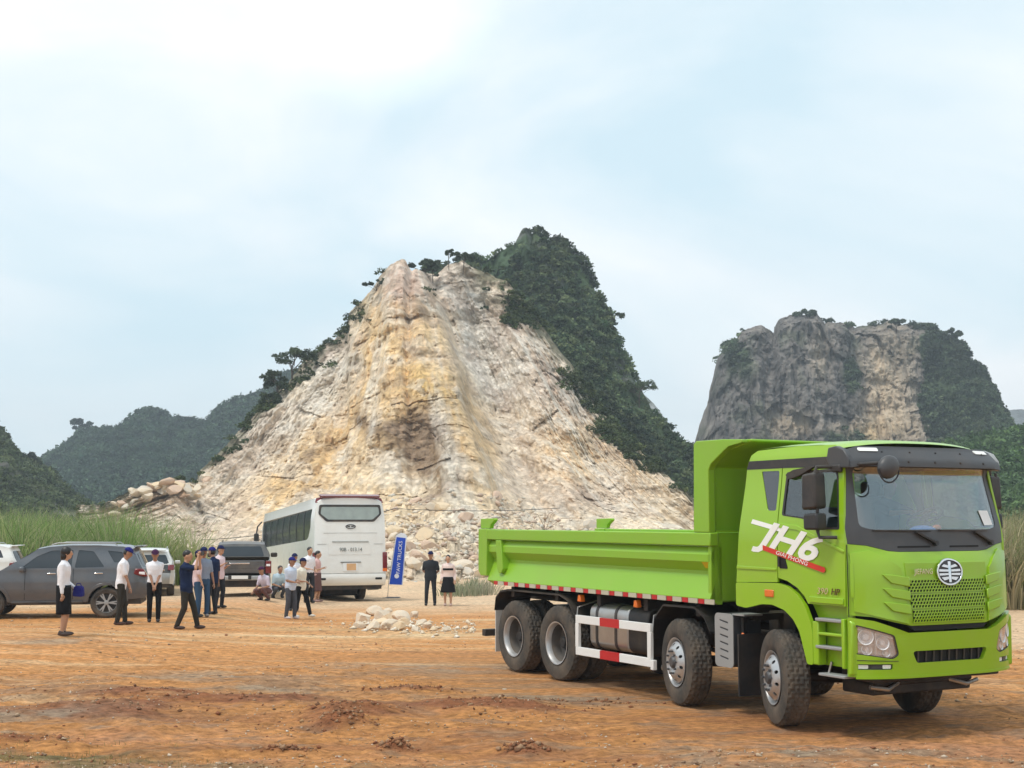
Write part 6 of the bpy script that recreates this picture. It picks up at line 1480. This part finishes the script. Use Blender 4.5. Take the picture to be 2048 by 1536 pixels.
# ================================================================== PEOPLE   (local: x = facing, y = left, z = up; built at real size)
SKIN = mat('skin', (.50, .29, .19), rough=.6, var=.08, spec=.3); SKIN2 = mat('skin_tan', (.36, .20, .13), rough=.6, var=.08, spec=.3)
HAIR = mat('black_hair', (.012, .010, .010), rough=.45, var=.3); EYE = mat('eye_dark', (.02, .015, .015), rough=.3); LIP = mat('lips', (.36, .12, .10), rough=.5)
def cloth(name, c): return mat('cloth_' + name, c, rough=.9, var=.10, scale=9, bump=.5, bscale=16, spec=.15)
def cone(b, p0, p1, r0, r1, n=10):
    p0, p1 = Vector(p0), Vector(p1); b.append(MB().sweep([p0, p0.lerp(p1, .5), p1], [r0, (r0 + r1) / 2, r1], n)); b.append(MB().ball(p0, r0 * 1.0, n, 8)); b.append(MB().ball(p1, r1 * 1.0, n, 8))
def fuse(parts, name, voxel, smooth_it=2):
    """weld overlapping closed shapes into one continuous surface"""
    bm = bmesh.new()
    for mb_ in parts:
        me = bpy.data.meshes.new('t'); me.from_pydata([tuple(v) for v in mb_.v], [], mb_.f); b2 = bmesh.new(); b2.from_mesh(me)
        bmesh.ops.remove_doubles(b2, verts=b2.verts, dist=1e-5); bmesh.ops.recalc_face_normals(b2, faces=b2.faces); b2.to_mesh(me); b2.free(); bm.from_mesh(me); bpy.data.meshes.remove(me)
    me = bpy.data.meshes.new(name); bm.to_mesh(me); bm.free()
    o = bpy.data.objects.new('t', me); COL.objects.link(o)
    r = o.modifiers.new('r', 'REMESH'); r.mode = 'VOXEL'; r.voxel_size = voxel
    s = o.modifiers.new('s', 'SMOOTH'); s.factor = .5; s.iterations = smooth_it
    dg = bpy.context.evaluated_depsgraph_get(); out = bpy.data.meshes.new_from_object(o.evaluated_get(dg)); bpy.data.objects.remove(o); bpy.data.meshes.remove(me); out.name = name
    return out
def ik(a, c, l1, l2, pole):
    a, c, pole = Vector(a), Vector(c), Vector(pole); d = c - a; L = min(d.length, (l1 + l2) * .999); d = d.normalized() * L; c = a + d
    x = (l1 * l1 - l2 * l2 + L * L) / (2 * L); h = sqrt(max(0, l1 * l1 - x * x)); n = (pole - pole.dot(d.normalized()) * d.normalized()).normalized()
    return a + d.normalized() * x + n * h, c
def person(name, loc, face, H, label, shirt, pants, skirt=None, cap=None, hair=None, sleeves='short', footL=(0.02, .10), footR=(-.02, -.10), handL=None, handR=None, lean=0.0, headp=0.0, heady=0.0,
           build=1.0, pelvis=None, skin=SKIN, shoe=(.02, .018, .018), tuck=False, extra=None, grp='people standing watching on the dirt', sit=False, hairstyle='short'):
    """face = heading in degrees, 0 = +x (photo right), -90 = towards the camera"""
    k = H / 1.70; r = empty('person', loc, rz=radians(face)); r.scale = (k, k, k); tag(r, label, 'person', grp)
    pz = pelvis or .92; pel = Vector((0, 0, pz)); up = Vector((sin(lean), 0, cos(lean))); fw = Vector((cos(lean), 0, -sin(lean)))
    def sp(t, x=0, y=0): return pel + up * t + fw * x + Vector((0, y, 0))
    neck = sp(.50); shl = {1: sp(.435, -.01, .160 * build), -1: sp(.435, -.01, -.160 * build)}
    hd = sp(.565, .015 + .02 * sin(lean)); hc = hd + Vector((.03 + .06 * sin(headp), 0, .105))
    HR = Matrix.Rotation(heady, 3, 'Z') @ Matrix.Rotation(headp, 3, 'Y')
    hips = {1: pel + Vector((0, .09, -.03)), -1: pel + Vector((0, -.09, -.03))}; ank = {1: Vector((footL[0], footL[1], .085 + (footL[2] if len(footL) > 2 else 0))), -1: Vector((footR[0], footR[1], .085 + (footR[2] if len(footR) > 2 else 0)))}
    hands = {1: Vector(handL) if handL else Vector((.05, .27, pz - .12)), -1: Vector(handR) if handR else Vector((.05, -.27, pz - .12))}
    knee, elb = {}, {}
    for s in (1, -1):
        knee[s], ank[s] = ik(hips[s], ank[s], .41, .402, (1, .12 * s, .1)); elb[s], hands[s] = ik(shl[s], hands[s], .285, .255, (-.45, .30 * s, -.9))
    # torso sections
    secs = [(-.10, .105, .150), (.0, .115, .165), (.10, .105, .150), (.20, .105, .150), (.32, .120, .172), (.42, .110, .172), (.475, .080, .115), (.505, .058, .075)]
    def torso(grow, t0=-.2, t1=9, drop=0.0):
        b = MB(); V = []; F = []; n = 16; S = [q for q in secs if t0 <= q[0] <= t1]
        if drop: S = [(S[0][0] - drop, S[0][1] * 1.03, S[0][2] * 1.03)] + S
        for t, rx, ry in S:
            for i in range(n):
                a = 2 * pi * i / n; V.append(sp(t, (rx * (1 + .25 * (build - 1)) + grow) * cos(a), (ry * build + grow) * sin(a)))
        for j in range(len(S) - 1):
            for i in range(n): F.append((j * n + i, j * n + (i + 1) % n, (j + 1) * n + (i + 1) % n, (j + 1) * n + i))
        F += [tuple(range(n))[::-1], tuple(range((len(S) - 1) * n, len(S) * n))]; return b.add(V, F)
    # --- body: one continuous surface
    P = [torso(-.012)]
    cone(P, neck - up * .04, hc - Vector((.02, 0, .05)), .058, .050)
    P.append(MB().ball(hc + Vector((0, 0, .015)), (.098, .077, .112), 16, 12, HR)); P.append(MB().ball(hc + HR @ Vector((.028, 0, -.055)), (.062, .056, .062), 12, 10, HR))
    P.append(MB().ball(hc + HR @ Vector((.103, 0, -.012)), (.020, .014, .024), 8, 6, HR))
    for s in (1, -1):
        P.append(MB().ball(hc + HR @ Vector((-.005, .079 * s, 0)), (.022, .012, .032), 8, 6, HR)); P.append(MB().ball(hc + HR @ Vector((.082, .03 * s, .03)), (.02, .026, .010), 8, 6, HR))
        cone(P, shl[s], elb[s], .048, .037); cone(P, elb[s], hands[s], .038, .025)
        d = (hands[s] - elb[s]).normalized(); P.append(MB().ball(hands[s] + d * .045, (.045, .036, .018), 10, 8, d.to_track_quat('X', 'Z').to_matrix()))
        cone(P, hips[s], knee[s], .078, .054); cone(P, knee[s], knee[s].lerp(ank[s], .35), .054, .054); cone(P, knee[s].lerp(ank[s], .35), ank[s], .054, .034)
        P.append(MB().ball(ank[s] + Vector((.06, 0, -.045)), (.11, .042, .036), 12, 8))
    me = fuse(P, 'person_body', .016); fb_ = MB()
    for s in (1, -1):
        d = (hands[s] - elb[s]).normalized(); R_ = d.to_track_quat('X', 'Z').to_matrix(); c = hands[s] + d * .05
        for j, (yy, L) in enumerate(((-.026, .060), (-.009, .072), (.009, .068), (.025, .052))):
            a = c + R_ @ Vector((.02, yy, 0)); fb_.sweep([a, a + R_ @ Vector((L * .55, yy * .25, -.006)), a + R_ @ Vector((L, yy * .3, -.024))], [.0095, .0085, .006], 6)
        a = c + R_ @ Vector((-.02, .028 * -s, 0)); fb_.sweep([a, a + R_ @ Vector((.03, -.028 * s, -.01)), a + R_ @ Vector((.055, -.034 * s, -.02))], [.011, .010, .007], 6)
    n0 = len(me.polygons); fm_ = fb_.mesh('f'); bm = bmesh.new(); bm.from_mesh(me); nf = len(bm.faces); bm.from_mesh(fm_)
    # eyes and mouth as small coloured inlays of the same mesh
    e = MB()
    for s in (1, -1): e.ball(hc + HR @ Vector((.090, .030 * s, .012)), (.008, .015, .007), 8, 6, HR)
    em_ = e.mesh('e'); n1 = len(bm.faces); bm.from_mesh(em_); l = MB().ball(hc + HR @ Vector((.086, 0, -.062)), (.008, .022, .007), 8, 6, HR).mesh('l'); n2 = len(bm.faces); bm.from_mesh(l)
    bm.faces.ensure_lookup_table()
    for i_ in range(n1, n2): bm.faces[i_].material_index = 1
    for i_ in range(n2, len(bm.faces)): bm.faces[i_].material_index = 2
    bm.to_mesh(me); bm.free(); me.materials.clear()
    link('body', me, [skin, EYE, LIP], r, smooth=180)
    # --- shirt
    Q_ = [torso(.014, t0=-.05 if tuck else -.2, drop=0 if tuck else .03)]
    for s in (1, -1):
        e1 = elb[s] if sleeves == 'long' else shl[s].lerp(elb[s], .82); Q_.append(MB().ball(shl[s], .060, 10, 8)); cone(Q_, shl[s], e1, .059, .052); cone(Q_, sp(.475, 0, .03 * s), shl[s] - Vector((0, .02 * s, -.005)), .060, .058)
        if sleeves == 'long': cone(Q_, elb[s], elb[s].lerp(hands[s], .93), .050, .037)
    cone(Q_, sp(.46), sp(.515), .085, .064)
    link('shirt', fuse(Q_, 'shirt', .02), shirt, r, smooth=180)
    b = MB()
    for s in (1, -1): b.add(*(lambda m_: (m_.v, m_.f))(MB().prism([(0, 0), (.05, -.01), (.02, -.055)], 1, -.012, .012))) if False else None
    # --- trousers or skirt
    if skirt:
        b = MB(); V = []; F = []; n = 28; L, flare, folds = skirt; rows = 8
        for j in range(rows + 1):
            t = j / rows; z = .06 - L * t; g = 1 + flare * t
            for i in range(n):
                a = 2 * pi * i / n; w = 1 + folds * t * sin(a * 7 + .7); V.append(pel + Vector((.140 * g * w * cos(a) + .02 * t, .170 * (1 + (flare * .8) * t) * w * sin(a), z)))
        for j in range(rows):
            for i in range(n): F.append((j * n + i, (j + 1) * n + i, (j + 1) * n + (i + 1) % n, j * n + (i + 1) % n))
        F += [tuple(range(n)), tuple(range(rows * n, (rows + 1) * n))[::-1]]; b.add(V, F).build('skirt', pants, r, smooth=180)
    else:
        T_ = [torso(.012, t0=-.2, t1=.11, drop=.02)]
        for s in (1, -1): cone(T_, hips[s], knee[s], .094, .070); cone(T_, knee[s], ank[s] + Vector((0, 0, .0)), .070, .056)
        link('trousers', fuse(T_, 'trousers', .02), pants, r, smooth=180)
    sm = mat('shoe_%d' % int(sum(shoe) * 100), shoe, rough=.6)
    for s in (1, -1): MB().ball(ank[s] + Vector((.055, 0, -.045)), (.135, .048, .042), 14, 8).ball(ank[s] + Vector((-.01, 0, -.02)), (.055, .042, .055), 12, 8).build('shoe', sm, r, smooth=180)
    # --- hair and cap
    if cap is None or hair:
        if hairstyle == 'bob': hb_ = [MB().ball(hc + HR @ Vector((-.018, 0, .035)), (.112, .096, .112), 16, 12, HR), MB().ball(hc + HR @ Vector((-.055, 0, -.05)), (.070, .088, .10), 14, 10, HR)]
        else: hb_ = [MB().ball(hc + HR @ Vector((-.018, 0, .045)), (.103, .084, .095), 16, 12, HR)]
        if hairstyle == 'tied': hb_.append(MB().ball(hc + HR @ Vector((-.11, 0, .02)), (.05, .05, .05), 12, 8, HR))
        link('hair', fuse(hb_, 'hair', .014, 3), HAIR, r, smooth=180)
    elif cap is not None:
        link('hair', fuse([MB().ball(hc + HR @ Vector((-.022, 0, .005)), (.088, .082, .085), 14, 10, HR)], 'hair', .014), HAIR, r, smooth=180)
    if cap is not None:
        b = MB(); V = []; F = []; n = 20; m_ = 7
        for i in range(m_ + 1):
            th = (pi / 2) * i / m_
            for j in range(n): a = 2 * pi * j / n; V.append(hc + HR @ Vector((.108 * sin(th) * cos(a) - .005, .092 * sin(th) * sin(a), .045 + .095 * cos(th))))
        for i in range(m_):
            for j in range(n): F.append((i * n + j, (i + 1) * n + j, (i + 1) * n + (j + 1) % n, i * n + (j + 1) % n))
        F.append(tuple(range(m_ * n, (m_ + 1) * n))); b.add(V, F); c_ = b.build('cap', cap, r, smooth=180)
        pts = [(.02 + .16 * cos(a) * .9, .078 * sin(a)) for a in [-pi / 2 + pi * i / 12 for i in range(13)]]
        MB().add([hc + HR @ Vector((x + .02, y, .050 - .012 * (x / .16) ** 2 - .3 * y * y * 8 * .1)) for x, y in pts] + [hc + HR @ Vector((x + .02, y, .056 - .012 * (x / .16) ** 2)) for x, y in pts],
                 [tuple(range(13))[::-1], tuple(range(13, 26))] + [(i, (i + 1) % 13, 13 + (i + 1) % 13, 13 + i) for i in range(13)]).build('cap_brim', cap, c_, smooth=0)
    return r, hands, hc
c_white = cloth('white', (.78, .78, .82)); c_black = cloth('black', (.012, .012, .014)); c_navy = cloth('navy', (.012, .022, .062)); c_olive = cloth('dark_olive', (.035, .032, .026)); c_char = cloth('charcoal', (.03, .033, .04))
c_blueg = cloth('blue_grey', (.24, .29, .38)); c_jeans = cloth('jeans', (.04, .085, .16)); c_pink = cloth('pale_pink', (.72, .56, .58)); c_cream = cloth('cream', (.74, .71, .60)); c_lblue = cloth('light_blue', (.55, .63, .76))
c_dgrey = cloth('dark_grey', (.075, .08, .095)); c_blouse = cloth('pink_blouse', (.66, .42, .40)); c_brown = cloth('brown_print', (.14, .075, .07)); cap_b = cloth('cap_blue', (.02, .022, .16)); cap_d = cloth('cap_dark_blue', (.015, .02, .07)); cap_p = cloth('cap_plum', (.06, .02, .06))
def pxat(px, py, up_=0.0): return at(px, py)
W = 'people watching near the parked cars'; G2 = 'people in front of the coach'; G3 = 'couple standing by the rocks'
p = pxat(124, 1271); person('p', p, 8, 1.64, 'woman in a long sleeved white blouse and black skirt standing at the left, facing right', c_white, c_black, skirt=(.56, .04, 0), hair=True, hairstyle='bob', sleeves='long',
                            footL=(.02, .09), footR=(0, -.06), handR=(.02, -.23, .72), handL=(.18, .16, .92), skin=SKIN, shoe=(.05, .03, .025), grp=W, tuck=True)
hp_ = p + Vector((.25, .10, .84)); b = MB(); b.prism(rpoly([(-.10, -.11), (.11, -.12), (.09, .08), (-.07, .09)], .05), 1, -.05, .05); b.sweep([(-.05, 0, .07), (-.03, 0, .13), (.03, 0, .13), (.06, 0, .07)], .010, 6)
hat = b.build('held_bag', cap_b, None, smooth=50, bevel=.03); hat.location = hp_; tag(hat, 'blue cloth bag held at the hip by the woman in the white blouse', 'bag')
person('p', pxat(240, 1250), 12, 1.70, 'man in a white shirt and bright blue cap walking right with his head bowed', c_white, c_olive, cap=cap_b, sleeves='short', lean=.10, headp=.45, footL=(.10, .09), footR=(-.06, -.08),
       handR=(.22, -.20, .80), handL=(.16, .22, .78), skin=SKIN2, shoe=(.07, .03, .02), grp=W)
person('p', pxat(307, 1244), -75, 1.66, 'man in a white short sleeved shirt with hands clasped in front, dark red cap', c_white, c_black, cap=cap_p, handL=(.20, .03, .88), handR=(.20, -.03, .86), headp=.15, skin=SKIN2, grp=W, tuck=True)
r_, hh_, hc_ = person('p', pxat(371, 1258), -8, 1.68, 'man in a navy T-shirt taking a picture with raised arms, legs apart', c_navy, c_olive, hair=True, footL=(.22, .12), footR=(-.14, -.14), handL=(.26, .07, 1.55), handR=(.27, -.06, 1.55), lean=-.05, pelvis=.895,
       headp=.0, heady=.1, build=1.12, skin=SKIN, shoe=(.05, .025, .02), grp=W)
_m = Matrix.Translation(r_.location) @ Matrix.Rotation(radians(-8), 4, 'Z'); phone = MB().box((0, 0, 0), (.02, .15, .08)).build('camera_phone', M_black, None, bevel=.006)
phone.location = _m @ Vector((.345, 0, 1.60)); phone.rotation_euler = (0, 0, radians(-8)); tag(phone, 'dark phone held up by the man in the navy T-shirt', 'phone')
person('p', pxat(388, 1236) + Vector((0, .2, 0)), 20, 1.62, 'person in a pale pink shirt half hidden behind the man taking a picture', c_pink, c_jeans, cap=cap_d, handR=(.12, -.24, .84), grp=W)
person('p', pxat(404, 1234), -60, 1.70, 'man in a blue grey shirt and blue jeans with a dark cap', c_blueg, c_jeans, cap=cap_d, handR=(.10, -.25, .88), tuck=True, build=1.05, skin=SKIN2, grp=W, shoe=(.3, .25, .22))
person('p', pxat(424, 1229), 150, 1.68, 'man in a dark navy shirt and violet blue cap next to the man in jeans', c_navy, c_char, cap=cap_b, handL=(.12, .22, .9), skin=SKIN2, grp=W)
person('p', pxat(437, 1216), -30, 1.66, 'person in a white and pink top and blue cap beside the pickup lamp', cloth('pink_white', (.74, .60, .64)), c_char, cap=cap_d, handR=(.22, -.1, 1.2), handL=(.2, .1, 1.15), grp=W)
person('p', pxat(580, 1238), -35, 1.62, 'man in a light blue shirt and blue cap, hands together, in front of the coach', c_lblue, c_dgrey, cap=cap_b, handL=(.22, .05, 1.05), handR=(.24, -.04, 1.02), build=1.08, footL=(.05, .12), footR=(-.04, -.12), skin=SKIN2, grp=G2, shoe=(.5, .45, .45))
person('p', pxat(602, 1236), -25, 1.60, 'man in a cream shirt and black trousers stepping forward, right of the pair', c_cream, c_black, cap=cap_d, handR=(.18, -.12, 1.05), handL=(.16, .20, .95), footL=(.24, .12), footR=(-.18, -.08), skin=SKIN2, grp=G2, shoe=(.6, .57, .5))
person('p', pxat(588, 1222), -90, 1.62, 'person in a dark blue cap almost hidden behind the pair in front of the coach', c_white, c_char, cap=cap_d, skin=SKIN2, grp=G2)
person('p', pxat(617, 1206), -50, 1.72, 'bareheaded man in a white shirt and dark trousers close to the coach', c_white, c_char, hair=True, handR=(.20, -.10, 1.05), handL=(.18, .14, 1.0), grp=G2, tuck=True)
person('p', pxat(633, 1204), -10, 1.60, 'woman in a pink blouse and brown skirt standing by the coach corner', c_blouse, c_brown, skirt=(.62, .12, .02), hair=True, hairstyle='tied', handL=(.22, .06, 1.15), handR=(.20, -.06, 1.12), grp=G2, shoe=(.3, .18, .16))
person('p', pxat(534, 1201), -120, 1.62, 'person in a purple cap crouching beside the pickup rear wheel', cloth('pale_lilac', (.60, .55, .66)), c_brown, cap=cap_p, pelvis=.34, lean=.45, footL=(.12, .16), footR=(.08, -.16), handL=(.42, .12, .42), handR=(.40, -.22, .30), skin=SKIN2, grp='people crouching beside the pickup')
person('p', pxat(553, 1196), -60, 1.60, 'person in a light blue top crouching between the pickup and the coach', cloth('sky_blue', (.50, .66, .76)), c_dgrey, hair=True, pelvis=.36, lean=.5, footL=(.12, .14), footR=(.08, -.16), handL=(.40, .10, .45), handR=(.40, -.10, .42), skin=SKIN2, grp='people crouching beside the pickup')
person('p', pxat(861, 1211), -92, 1.66, 'broad man all in black standing with hands behind his back', c_black if False else cloth('faded_black', (.028, .032, .038)), c_char, cap=cap_d, handL=(-.12, .06, .92), handR=(-.12, -.06, .94), build=1.18, skin=SKIN2, footL=(.02, .14), footR=(0, -.14), grp=G3)
r_, hh_, hc_ = person('p', pxat(896, 1212), -95, 1.56, 'woman in a pale top with a black band and a wide black skirt', cloth('pale_top', (.74, .60, .56)), c_black, skirt=(.52, .62, .05), hair=True, hairstyle='tied', handL=(.05, .24, .86), handR=(.05, -.24, .86), sleeves='long', skin=SKIN, grp=G3, shoe=(.5, .35, .3), tuck=True)
b = MB(); n = 20; V = [Vector(((.135 + .004) * cos(a) * 1.0, .188 * sin(a), z)) for z in (1.20, 1.27) for a in [2 * pi * i / n for i in range(n)]]
b.add(V, [(i, (i + 1) % n, n + (i + 1) % n, n + i) for i in range(n)]).build('chest_band', c_black, r_, smooth=180)
# driver behind the wheel of the dump truck
dp = Tm @ Vector((.02, .62, 1.60))
person('p', dp, math.degrees(TY - pi / 2), 1.68, 'driver in a navy shirt seated behind the windscreen of the dump truck', c_navy, c_char, hair=True, pelvis=.54, lean=.02, footL=(.62, .12), footR=(.62, -.12), handL=(.52, .18, .90), handR=(.52, -.14, .90), skin=SKIN2, grp='people inside the truck cab')

# ================================================================== AIR
hz = MB().box((0, 350, 30), (2000, 860, 66)); hz = hz.build('haze', None, None, smooth=0)
hm = bpy.data.materials.new('haze_air'); hm.use_nodes = True; N, L = hm.node_tree.nodes, hm.node_tree.links; N.clear()
o_ = N.new('ShaderNodeOutputMaterial'); v_ = N.new('ShaderNodeVolumePrincipled'); v_.inputs['Color'].default_value = (.80, .90, 1.0, 1); v_.inputs['Density'].default_value = HAZE
v_.inputs['Anisotropy'].default_value = 0.2; L.new(v_.outputs[0], o_.inputs['Volume']); hz.data.materials.append(hm); hz['kind'] = 'stuff'; hz.display_type = 'WIRE'
